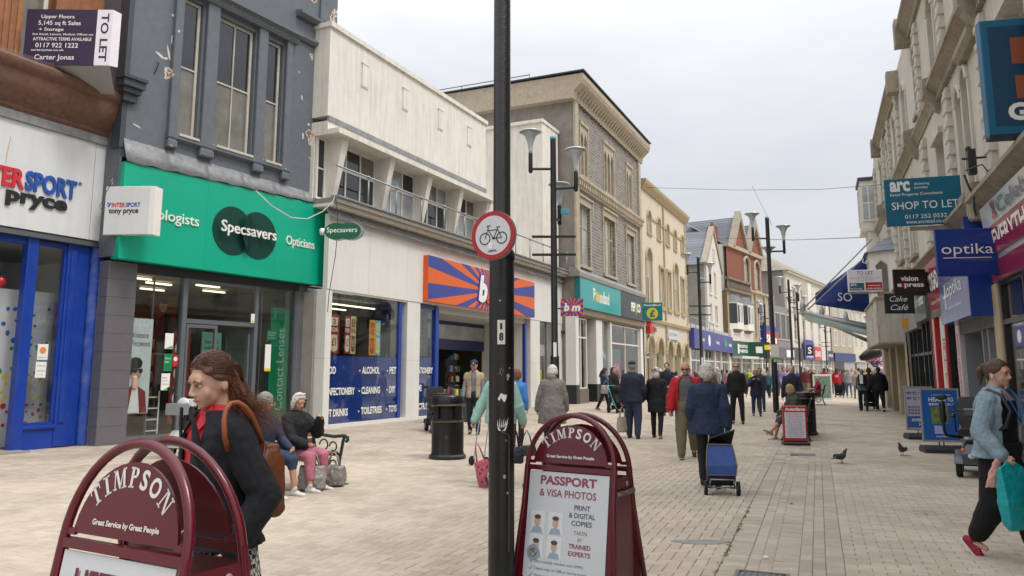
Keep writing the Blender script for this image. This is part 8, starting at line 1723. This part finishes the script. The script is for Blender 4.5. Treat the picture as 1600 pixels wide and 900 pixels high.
for i in range(26): mb.ell((random.uniform(-.09, .09), -.082, -.32 - random.uniform(0, .34)), (.012, .006, .014), n=6, m=4)
mb.obj('printed_spots', BLACKP, tg)
hb2 = tote(p.world('hdl', (0, -.05, .25)) + Vector((.55, -.12, -.22)), R(10), .26, .22, .12, plain('bag_navy', '15182c', .6), 'small navy handbag beside the right edge of the column', handle=.3)
tr_ = empty('shopping_trolley', gnd(748, 728), R(150), 'small wheeled shopper trolley behind the pink spotted bag', 'trolley'); MB().lathe([(.03, -.015), (.075, -.015), (.075, .015), (.03, .015)], (-.14, 0, .08), 14, 'x').lathe([(.03, -.015), (.075, -.015), (.075, .015), (.03, .015)], (.14, 0, .08), 14, 'x').obj('wheels', RUBR, tr_); MB().tube([(-.1, 0, .1), (-.1, -.1, .5), (-.1, -.25, .95), (.1, -.25, .95), (.1, -.1, .5), (.1, 0, .1)], .01, 6).obj('frame', SILV, tr_)
# ---- person in bright blue jacket beyond
p = Person((at(808, 580, 16.2).x, 16.2, 0), R(170), 1.60, 'person in bright blue jacket partly hidden by the black column', dict(), vox=.016); p.top(cloth('sky_blue', '3a78b8'), hem=.8); p.trousers(black); p.shoes(SHB); p.hair(mat('hair_ginger', '6d4a34', .6, .3, 30, .8, 60), 'bob')
# ---- elderly woman in grey hooded coat
p = Person((at(862, 580, 15.4).x, 15.4, 0), R(170), 1.66, 'stooping woman in long grey hooded coat, walking away right of the column', dict(lean=14, head=(-8, 8), l=(-5, 16, 4, 12), r=(4, 12, 12, 6), ll=(10, 2, 3), lr=(-10, -24, 3)), build=1.12, vox=.013)
p.top(cloth('grey_coat', '6f6b68'), hem=.55, marg=.05, flare=.06, arm=1.3, name='coat', hood=True, disp=.025); p.trousers(charc); p.shoes(SHB); p.hair(WHH, 'curly'); 
tote(at(823, 672, 14.6), R(10), .36, .34, .12, plain('bag_black', '141416', .6), 'black fabric shopping bag carried by the woman in the long grey coat', handle=.28)
# ---- couple walking away arm in arm
p = Person((at(988, 580, 18.35).x, 18.35, 0), BACK, 1.78, 'man in navy jacket and dark cap walking away beside the woman in a headscarf', dict(l=(-6, 10, 4, 8), r=(2, 14, 34, -6), ll=(10, 0, 3), lr=(-6, -16, 4), fr=14), build=1.15, vox=.013)
p.top(cloth('navy_shell', '1d2638'), hem=.80, marg=.04, flare=.015, arm=1.2, disp=.018); p.trousers(jeans, marg=.024, wide=1.1); p.shoes(SHB); p.hair(GRH, 'short'); p.headgear(plain('cap_black', '15161b', .7))
tote(p.world('hdl', (0, 0, -.03)), R(20), .27, .36, .1, mat('patterned_tote', 'a69d92', .8, .3, 30, .2), 'pale patterned cloth shopping bag carried by the man in the dark cap', handle=.26)
p = Person((at(1025, 580, 18.35).x, 18.35, 0), BACK, 1.63, 'woman in black coat and floral headscarf walking away beside the man in the cap', dict(l=(6, 16, 30, -8), r=(-4, 8, 0, 4), ll=(8, 2, 2), lr=(-8, -22, 2), fr=20), build=1.05, vox=.013)
p.top(black, hem=.62, marg=.04, flare=.025, arm=1.15, name='coat', disp=.018); p.trousers(black, marg=.012); p.shoes(SHB, SHW); fs = p.headgear(mat('floral_scarf', 'b9b2b0', .8, .6, 28, .2), 'hood'); mb = MB()
for i, c_ in enumerate(('2f7f5a', 'b02f60', '3f8f3a', 'c23f6a')): mb = MB().ell((.06 * sin(i * 1.7), .02 + .1 * cos(i * .9), 1.62 + .03 * cos(i)), (.035, .035, .03)).xform(p.MH); mb.obj('printed_bloom', plain('bloom' + c_, c_, .8), fs, smooth=True)
# ---- man in the red jacket, coming towards us
p = Person((at(1071, 580, 14.15).x, 14.15, 0), R(-12), 1.72, 'bald man in bright red jacket, grey shirt and sunglasses walking towards the viewer', dict(lean=-2, head=(-4, 8), l=(-8, 12, 10, 6), r=(16, 16, 26, 8), ll=(-14, -34, 3), lr=(14, 8, 3), fl=40, fr=-8), skin=SKIN, build=1.22, vox=.011)
p.top(mat('grey_check_shirt', '5c5a5a', .85, .2, 60, .3, 30), hem=.82, marg=.012, name='shirt', sleeve=.4, disp=.01); p.top(cloth('red_fleece', 'a5141f'), hem=.84, marg=.045, arc=(34, 46), arm=1.25, name='jacket', disp=.02); p.trousers(khaki, marg=.024, wide=1.15, disp=.016); p.shoes(SHN, plain('sole_pale', 'c2b8a8', .7)); p.hair(GRH, 'bald'); p.shades()
# ---- white haired woman with the blue trolley
p = Person((at(1104, 580, 10.7).x, 10.7, 0), R(165), 1.63, 'white-haired woman in navy coat walking away, pulling a blue shopping trolley', dict(lean=4, head=(0, 6), l=(-10, 12, 20, -8), r=(-18, 10, -8, 6), ll=(16, 8, 2), lr=(-4, -8, 2), fr=5), build=1.18, vox=.01)
p.top(cloth('navy_parka', '1b2c47', .1), hem=.74, marg=.045, flare=.045, arm=1.25, name='coat', disp=.022); p.trousers(charc, marg=.012); p.shoes(SHB); p.hair(WHH, 'curly', .03)
TRB = mat('trolley_blue', '2c4a86', .75, .15, 8, .35, 20); TRD = mat('trolley_navy', '17223f', .8, .12, 8, .3, 20)
t_ = empty('shopping_trolley', gnd(1129, 774), R(-10), 'blue wheeled shopping trolley with brown piping and raised black flap', 'trolley'); t_.rotation_euler = (R(-24), 0, R(-10))
bd = MB().rings([[(x * a, y, z) for x, y in ((-1, y0), (1, y0), (1, y1), (-1, y1))] for z, a, y0, y1 in ((.16, .17, -.1, .14), (.3, .18, -.16, .14), (.6, .16, -.12, .12), (.66, .1, -.06, .1))]); bo = solidify('bag', bd, TRD, t_, .008, 2, .015, .08)
MB().add([(-.17, -.145, .22), (.17, -.145, .22), (.19, -.175, .32), (.155, -.135, .60), (-.155, -.135, .60), (-.19, -.175, .32)], [(0, 1, 2, 5), (5, 2, 3, 4)]).obj('front_panel', TRB, bo); MB().tube([(-.155, -.14, .61), (-.19, -.178, .32), (-.172, -.15, .21), (.172, -.15, .21), (.19, -.178, .32), (.155, -.14, .61), (-.155, -.14, .61)], .009, 6).obj('piping', plain('piping_brown', '6b5a4c', .6), bo, smooth=True)
fl_ = MB().add([(-.14, .1, .66), (.16, .1, .66), (.2, -.16, .8), (-.12, -.14, .69)], [(0, 1, 2, 3)]).obj('flap', plain('flap_black', '101114', .6), t_); md = fl_.modifiers.new('s', 'SOLIDIFY'); md.thickness = .012
MB().tube([(-.12, .12, .7), (-.12, .12, .12), (-.2, .0, .1), (.2, .0, .1), (.12, .12, .12), (.12, .12, .7), (.1, .16, .95), (-.1, .16, .95), (-.12, .12, .7)], .01, 6).tube([(-.14, -.12, .16), (-.16, .0, .1)], .009, 6).tube([(.14, -.12, .16), (.16, .0, .1)], .009, 6).tube([(-.14, -.13, .16), (.14, -.13, .16)], .009, 6).obj('frame', SILV, t_, smooth=True)
for x in (-.2, .2): wv = MB().lathe([(.03, -.018), (.085, -.02), (.09, 0), (.085, .02), (.03, .018)], (x, .0, .09), 18, 'x').obj('wheel', RUBR, t_, smooth=True); MB().lathe([(0, -.021), (.035, -.02), (.035, .02), (0, .021)], (x, 0, .09), 10, 'x').obj('hub', SILV, wv)
# ---- middle distance
def std(u, Y, rz, H, label, topm, hem, trm, hairm, hk, pose=None, build=1.0, vox=.015, shoe=SHB, arc=None, flare=0, shirt=None, group=None, shades=False, marg=.028, hood=None, sleeve=1.0, nm='jacket'):
    q = Person((at(u, 580, Y).x, Y, 0), rz, H, label, pose or {}, build=build, vox=vox, group=group)
    if shirt: q.top(shirt, hem=.86, marg=.008, name='shirt', sleeve=.4)
    q.top(topm, hem=hem, marg=marg, flare=flare, arc=arc, hood=hood, sleeve=sleeve, name=nm)
    if trm: q.trousers(trm)
    q.shoes(shoe)
    if hk: q.hair(hairm, hk)
    if shades: q.shades()
    return q
std(1150, 23.4, R(-16), 1.80, 'young man in black track top and sunglasses facing the viewer', black, .88, black, BLH, 'short', dict(ll=(6, 2, 5), lr=(-4, -8, 5), fr=4, l=(4, 14, 22, 4), r=(-4, 14, 10, 6)), 1.08, shades=True)
std(1180, 27.4, R(-14), 1.62, 'grey-haired woman in navy coat holding her hands to her face', navy, .72, jeans, BLH, 'bob', dict(l=(30, 14, 150, -30), r=(30, 14, 150, -30), ll=(8, 4, 3), lr=(-6, -16, 3), head=(0, 14)), 1.1, flare=.02)
std(1187, 30.5, R(-20), 1.68, 'man in dark blue shirt and sunglasses just behind the grey-haired woman', cloth('slate_blue', '2c3748'), .86, jeans, BRN, 'short', shades=True)
std(1236, 22.0, R(-22), 1.72, 'bald man in dark jumper walking towards us right of the tall lamp', cloth('ink_jumper', '1b2230'), .84, black, GRH, 'bald', dict(l=(10, 14, 30, 4), r=(-10, 12, 5, 6)), 1.1)
std(943, 31.5, R(95), 1.72, 'dark-haired woman in denim jacket reading at the turquoise shop entrance', denim, .86, black, DKH, 'long', dict(l=(20, 10, 80, -10), r=(30, 10, 100, -10), head=(0, 22), ll=(20, 10, 2), lr=(-16, -26, 2), fr=20), shoe=plain('shoe_pink', '9c6f70', .6))
tote(Vector((at(946, 580, 31.2).x, 31.1, 1.18)), R(10), .42, .34, .1, mat('zebra_bag', '8a8a8c', .7, .9, 16, 0), 'black and white patterned bag of the woman reading outside the turquoise shop', handle=.18)
std(958, 30.2, R(30), 1.70, 'woman in long black coat pushing a turquoise-edged pushchair', black, .64, jeans, DKH, 'long', dict(l=(10, 8, 50, 0), r=(14, 8, 55, 0), ll=(10, 4, 2), lr=(-8, -20, 2)), flare=.03)
def pushchair(pos, rz, label, accent, s=1):
    r = empty('pushchair', pos, rz, label, 'pushchair')
    for (x, y, rr) in ((-.26, -.35, .09), (.26, -.35, .09), (-.28, .3, .13), (.28, .3, .13)): MB().lathe([(rr * .6, -.02), (rr, -.02), (rr, .02), (rr * .6, .02)], (x, y, rr), 14, 'x').obj('wheel', RUBR, r)
    MB().tube([(-.25, -.35, .1), (-.24, .1, .55), (-.22, .45, 1.0), (.22, .45, 1.0), (.24, .1, .55), (.25, -.35, .1)], .015, 6).tube([(-.26, .3, .14), (-.24, .0, .5)], .015, 6).tube([(.26, .3, .14), (.24, .0, .5)], .015, 6).obj('frame', accent, r, smooth=True)
    solidify('seat', MB().rings([[(x * .2, y, z) for x, y in ((-1, y0), (1, y0), (1, y1), (-1, y1))] for z, y0, y1 in ((.3, -.25, .1), (.4, -.3, .15), (.5, -.1, .2), (.85, .1, .3))]).ell((0, .12, .85), (.22, .2, .18)), BLKT, r, .02, 2)
    MB().box(-.2, .2, -.15, .25, .14, .28).obj('basket', BLKT, r); r.scale = (s, s, s); return r
pushchair((at(965, 580, 29.6).x, 29.4, 0), R(20), 'pushchair with turquoise frame beside the woman in the long black coat', plain('turquoise_frame', '39b0ba', .4))
std(1042, 27.5, R(-25), 1.84, 'tall man in navy hooded top and jeans standing before the cream arches', cloth('deep_navy', '151a2b'), .86, mat('light_jeans', '55708f', .85, .2, 10, .3, 26), BRN, 'short', dict(l=(10, 10, 60, -20), r=(10, 10, 60, -20), ll=(3, 0, 5), lr=(-2, -4, 5), fr=0), 1.1, hood=True)
std(1031, 29.5, R(-10), 1.62, 'white-haired woman in pale pink top beside the tall man in navy', cloth('blush', 'b79a97'), .84, wht, WHH, 'curly')
std(1056, 33, BACK, 1.55, 'child or short woman in white top walking beyond the tall man', wht, .84, jeans, DKH, 'short')
# red hoodies and the groups beyond the canopy
for u_, Y_, lab in ((1288, 49, 'left one of two people in scarlet hooded tops with white print, walking away'), (1307, 48, 'right one of two people in scarlet hooded tops, long dark hair, pushing a buggy')):
    q = std(u_, Y_, BACK, 1.76, lab, redc, .80, black, DKH, 'short' if u_ < 1300 else 'long', dict(l=(-2, 16, 30, 0), r=(6, 16, 34, 0), ll=(16, 6, 3), lr=(-12, -30, 3)), 1.15, .02, hood=u_ < 1300, shoe=SHW, group='people in scarlet hooded tops')
    mb = MB(); text(mb, 'HELP', -.1, .1, 1.24, 1.29, 0, bold=.04); text(mb, 'CHARITY', -.12, .12, 1.16, 1.21, 0, bold=.04); mb.v = [(-x, .172 - abs(x) * .2, z) for x, y, z in mb.v]; mb.xform(q.ML @ Matrix.Scale(q.k, 4)).obj('back_print', PAPER, q.body, recalc=False)
pushchair((at(1307, 580, 46.8).x, 46.6, 0), BACK, 'buggy at the feet of the person in the right-hand scarlet top', plain('frame_black', '202226', .4), .8)
std(1325, 46.5, BACK, 1.70, 'person in light grey hooded top and blue jeans walking away', cloth('light_grey', '8d8f96'), .84, mat('light_jeans', '55708f', .85, .2, 10, .3, 26), BLH, 'bob', vox=.02, hood=True, shoe=SHW)
std(1337, 44, BACK, 1.62, 'blonde woman in beige patterned top walking away beside the grey hooded top', cloth('dusty_beige', 'a58d80', .3), .8, gry, BLH, 'bob', vox=.02)
q = std(1346, 30.8, BACK, 1.64, 'person with black rucksack pushing a pram on the right, walking away', cloth('grey_blue', '5f6a78'), .84, navy, GRH, 'short', dict(l=(10, 6, 50, 0), r=(10, 6, 50, 0)), 1.1, .016)
rs = empty('rucksack', q.body.location + Vector((0, 0, 1.2)), BACK, 'black rucksack with a white panel on the back of the person pushing the pram', 'rucksack'); solidify('pack', MB().cbox(-.16, .16, .1, .28, -.2, .22, .03), BLKT, rs, .012, 3); MB().box(-.02, .1, .285, .292, -.14, .2).obj('white_panel', PAPER, rs)
pushchair((at(1352, 580, 31.8).x, 31.6, 0), BACK, 'dark pram pushed by the person with the black rucksack', plain('frame_black', '202226', .4), 1.05)
std(1357, 32.6, BACK, 1.70, 'woman with brown hair in burgundy top behind the pram', cloth('burgundy', '4b1f2b'), .8, black, BRN, 'bob', vox=.018)
std(1372, 30.5, BACK, 1.72, 'person in loose black hooded top and black leggings walking away at the right wall', black, .78, black, DKH, 'short', dict(l=(6, 16, 20, 4), r=(4, 16, 16, 4), ll=(14, 6, 2), lr=(-12, -26, 2)), 1.2, .014, hood=True, marg=.045, shoe=SHW)
std(1207, 57, BACK, 1.62, 'woman in silver grey coat carrying a cyan bag, left of the tall lamp', cloth('silver_grey', '8c8f94'), .62, black, BLH, 'bob', vox=.022, flare=.03)
tote(Vector((at(1202, 580, 56.6).x, 56.6, .98)), 0, .4, .5, .12, plain('cyan_bag', '2a9fc4', .5), 'cyan carrier bag of the woman in the silver grey coat', handle=.2)
# far crowd
CR = [(1086, 60, 'f'), (1093, 66, 'b'), (1121, 52, 'f'), (1128, 58, 'b'), (1136, 48, 'b'), (1142, 62, 'f'), (1163, 55, 'b'), (1170, 64, 'f'), (1194, 62, 'f'), (1216, 66, 'b'), (1222, 58, 'f'), (1230, 72, 'b'), (1246, 60, 'f'), (1254, 66, 'b'), (1261, 54, 'f'), (1268, 62, 'b'), (1274, 70, 'f'), (1280, 60, 'f'), (1297, 64, 'b'), (1302, 74, 'f'), (1315, 62, 'b'), (1319, 56, 'b'), (1331, 60, 'f'), (1342, 52, 'b'), (1363, 50, 'b'), (1367, 58, 'f'), (1378, 44, 'f'), (1078, 50, 'f'), (1312, 78, 'b'), (1322, 84, 'f'), (1335, 76, 'b'), (1349, 82, 'f'), (1357, 70, 'b'), (1286, 80, 'f'), (1264, 84, 'b'), (1236, 86, 'f'), (1328, 68, 'f'), (1352, 62, 'b'), (1112, 40, 'b'), (1200, 46, 'f'), (1213, 50, 'b'), (1225, 44, 'f'), (1258, 47, 'b'), (1270, 50, 'f'), (1297, 53, 'f'), (1316, 51, 'b'), (1384, 56, 'b')]
cols = [('plum', '4b2f48', 'plum'), ('oat', '9b8f7c', 'oatmeal'), ('teal', '2c5f66', 'teal'), ('maroon', '5f2028', 'maroon'), ('slate', '4a5563', 'slate grey'), ('olive', '4c4e36', 'olive'), ('cream', 'b3aa98', 'cream'), ('royal', '2a427f', 'royal blue'), ('black2', '17181c', 'black'), ('pink', 'a8727e', 'dusty pink'), ('hivis', '9fae2c', 'yellow-green'), ('brown', '55402f', 'brown'), ('lilac', '80789a', 'lilac'), ('ash', '84858a', 'ash grey')]
bot = [('black', black), ('blue denim', jeans), ('dark grey', charc), ('stone', khaki)]
hairs = [(DKH, 'short', 'dark short hair'), (BRN, 'bob', 'brown bobbed hair'), (GRH, 'short', 'grey short hair'), (BLH, 'long', 'long fair hair'), (WHH, 'curly', 'white curly hair'), (BRN, 'long', 'long brown hair')]
marks = ['in front of the violet-blue fascia', 'near the green fascia', 'left of the tall lamp', 'by the red-and-blue sign', 'before the hipped-roof building', 'beyond the seated man in red', 'below the glass canopy', 'near the black awning']
seen_ = set()
for i, (u_, Y_, d_) in enumerate(CR):
    c_ = cols[(i * 5 + 3) % len(cols)]; b_ = bot[(i * 3 + 1) % 4]; h_ = hairs[(i * 7 + 2) % 6]
    mk = marks[0] if u_ < 1105 else marks[1] if u_ < 1150 else marks[3] if u_ < 1200 else marks[2] if u_ < 1215 else marks[4] if u_ < 1262 else marks[5] if u_ < 1290 else marks[6] if u_ < 1345 else marks[7]
    lab = '%s in %s top, %s, %s %s' % (['man', 'woman'][h_[1] != 'short'], c_[2], h_[2], '' if d_ == 'f' else 'back turned,', mk); lab = lab.replace(',  ', ', ')
    std(u_, Y_, (FWD if d_ == 'f' else BACK) + R(random.uniform(-25, 25)), random.uniform(1.58, 1.8), lab, cloth(c_[0], c_[1]), random.choice([.84, .8, .7]), b_[1], h_[0], h_[1], dict(l=(random.uniform(-15, 20), 12, random.uniform(0, 60), 2), r=(random.uniform(-15, 20), 12, random.uniform(0, 60), 2), ll=(random.uniform(4, 18), 4, 3), lr=(-10, -26, 3)), random.uniform(.95, 1.2), .026, group='distant shoppers')
# ---- seated people
SIT = dict(lean=4, ll=(84, -6, 6), lr=(84, 6, 6), fl=0, fr=0, l=(20, 8, 60, -16), r=(20, 8, 60, -16), seat=.44)
bd_ = Vector((sin(R(28)), cos(R(28)), 0)); bn = Vector((cos(R(28)), -sin(R(28)), 0))
def sit_at(o, along_, rz): return o + bd_ * along_ + bn * -.02
q = Person(sit_at(bc_, .22, 0), BA, 1.62, 'white-haired seated woman in black jacket and pink trousers talking on a phone', dict(SIT, head=(-14, 16), l=(44, 12, 146, -26), r=(22, 10, 70, -18), ll=(84, 0, 8)), build=1.15, vox=.009, face=False)
q.top(cloth('padded_black', '15161a'), hem=.88, marg=.04, arm=1.25, disp=.03); q.trousers(cloth('rose_pink', 'b06a7c'), marg=.02, disp=.012, length=.72); q.shoes(SHW, SHW); q.hair(WHH, 'bob', .02); MB().cbox(.062, .078, -.06, .0, 1.52, 1.64, .004).xform(q.MH).obj('phone', BLACKP, q.body)
MB().tube([(-.07, .0, 1.68), (-.03, -.05, 1.715), (.03, -.05, 1.715), (.07, .0, 1.68)], .008, 5).xform(q.MH).obj('hair_clip', PAPER, q.body)
q = Person(sit_at(bc_, -.36, 0), BA, 1.62, 'grey-haired seated woman in spotted navy blouse beside the woman on the phone', dict(SIT, head=(10, 4), l=(24, 10, 64, -14), ll=(84, 8, 8)), build=1.15, vox=.009)
q.top(mat('spotted_blouse', '2b3247', .85, .5, 60, .2), hem=.86, marg=.03, name='blouse', disp=.02); q.trousers(denim, marg=.03, length=.25); q.shoes(SHW, SHW); q.hair(GRH, 'curly', .02)
tote(gnd(490, 765) + Vector((0, -.1, .52)), R(10), .34, .30, .16, mat('silver_bag', '8f8a86', .4, .15, 6, .3, 8), 'silver-grey slouchy handbag on the ground, left of the pair', 'handbag', handle=.2, disp=.04)
tote(gnd(516, 760) + Vector((.04, 0, .46)), R(-6), .32, .27, .16, mat('pewter_bag', '837e79', .4, .15, 6, .3, 8), 'grey slouchy handbag on the ground, right of the pair and by the bench end', 'handbag', handle=.18, disp=.04)
o2 = Vector(b2); q = Person(o2 + Vector((-.17, -.5, 0)), R(-88), 1.62, 'woman in dark green coat with fair hair seated sideways on the bench, legs crossed', dict(SIT, lean=12, head=(0, 12), l=(20, 8, 60, -14), r=(20, 8, 55, -14), ll=(88, 42, 2), lr=(80, 14, 3), fl=-30, fr=0), skin=SKIN, build=1.12, vox=.011)
q.top(cloth('moss_coat', '3d4338'), hem=.84, marg=.045, arm=1.25, hood=True, disp=.025); q.trousers(denim, marg=.02, length=.3); q.shoes(plain('sandal_tan', '8b7b6c', .7), plain('sole_pale', 'c2b8a8', .7)); q.hair(BLH, 'bob', .012)
o3 = Vector(b3); q = Person(o3 + Vector((-.15, -.4, 0)), R(-100), 1.70, 'man in red short-sleeved shirt seated on the far bench reading his phone', dict(SIT, lean=-4, head=(0, 20), l=(40, 8, 95, -14), r=(40, 8, 95, -14)), vox=.016)
q.top(cloth('crimson_shirt', '9a1830'), hem=.86, marg=.02, sleeve=.4, name='shirt'); q.trousers(black); q.shoes(SHW, SHW); q.hair(GRH, 'bald')

bpy.data.scenes.remove(TMP)
# ================================================================ tidy: loose pieces of one kind become parts of their own
SPLIT = {'printed_dots', 'render_scabs', 'bracket_block', 'blue_frame', 'shopfront_frame', 'shelving', 'pillar_core', 'mullion', 'ceiling_strip_light', 'white_display_arrows', 'wheels', 'rust_block', 'window_backing', 'side_wall', 'stall_riser', 'window_frame', 'building_body', 'arch_pier', 'corner_pilaster', 'pilaster_strip', 'red_strip', 'blue_window_film', 'panel_edge', 'rail', 'corner_strip', 'pier', 'box_trim', 'blue_border', 'string_course', 'cornice', 'plinth', 'corner_trim', 'oriel_string', 'bay_panel', 'oriel_frame', 'pane', 'shutter', 'soffit_beam', 'window_surround', 'bracket', 'gilt_line', 'headlamp', 'indicator', 'chair_inside', 'logo_cross', 'frame_display', 'display_rack', 'tie_rod', 'post', 'printed_spots', 'paint_spots', 'sticker_scrap', 'inner_rail', 'pierced_plaster', 'guard', 'roof_rail', 'eyes_', 'leg', 'stand', 'unit', 'spring_legs', 'duct', 'green_cross', 'parapet', 'oriel_side', 'rear_block', 'bracket_grey', 'frame', 'beam', 'strut'}
def islands(me):
    par = list(range(len(me.vertices)))
    def find(a):
        while par[a] != a: par[a] = par[par[a]]; a = par[a]
        return a
    for e in me.edges:
        a, b = find(e.vertices[0]), find(e.vertices[1])
        if a != b: par[a] = b
    # touching pieces stay together: join verts at the same place
    seen = {}
    for v in me.vertices:
        k = (round(v.co.x, 4), round(v.co.y, 4), round(v.co.z, 4))
        if k in seen: a, b = find(v.index), find(seen[k]); par[a] = b
        else: seen[k] = v.index
    g = {}
    for v in me.vertices: g.setdefault(find(v.index), []).append(v.index)
    return list(g.values())
def split(o):
    me = o.data
    if len(me.vertices) > 6000: return
    isl = islands(me)
    if not 1 < len(isl) <= 60: return
    idx = {}
    for n, g in enumerate(isl):
        for v in g: idx[v] = n
    faces = [[] for _ in isl]
    for p in me.polygons: faces[idx[p.vertices[0]]].append(tuple(p.vertices))
    nm = o.name.split('.')[0]; sm = [p.use_smooth for p in me.polygons]
    for n, g in enumerate(isl):
        mp_ = {v: i for i, v in enumerate(g)}
        nme = bpy.data.meshes.new(nm); nme.from_pydata([me.vertices[v].co for v in g], [], [tuple(mp_[v] for v in f) for f in faces[n]]); nme.materials.append(me.materials[0])
        if sm and sm[0]: nme.shade_smooth()
        if n == 0: first = nme; continue
        c = bpy.data.objects.new(nm, nme); COL.objects.link(c); c.parent = o.parent
        for m_ in o.modifiers:
            d = c.modifiers.new(m_.name, m_.type)
            if m_.type == 'SOLIDIFY': d.thickness = m_.thickness; d.offset = m_.offset
    o.data = first; bpy.data.meshes.remove(me)
for o in list(COL.objects):
    if o.type != 'MESH' or not o.parent or o.data.users > 1 or o.children: continue
    st = o.name.split('.')[0]
    if st in SPLIT: split(o)
    elif st in ('lettering', 'name_lettering', 'letter_outline') and len(set(round(v.co.y, 3) for v in o.data.vertices)) > 1 and len(o.data.vertices) < 3000 and 'sign' not in str(o.parent.get('category', '')): split(o)
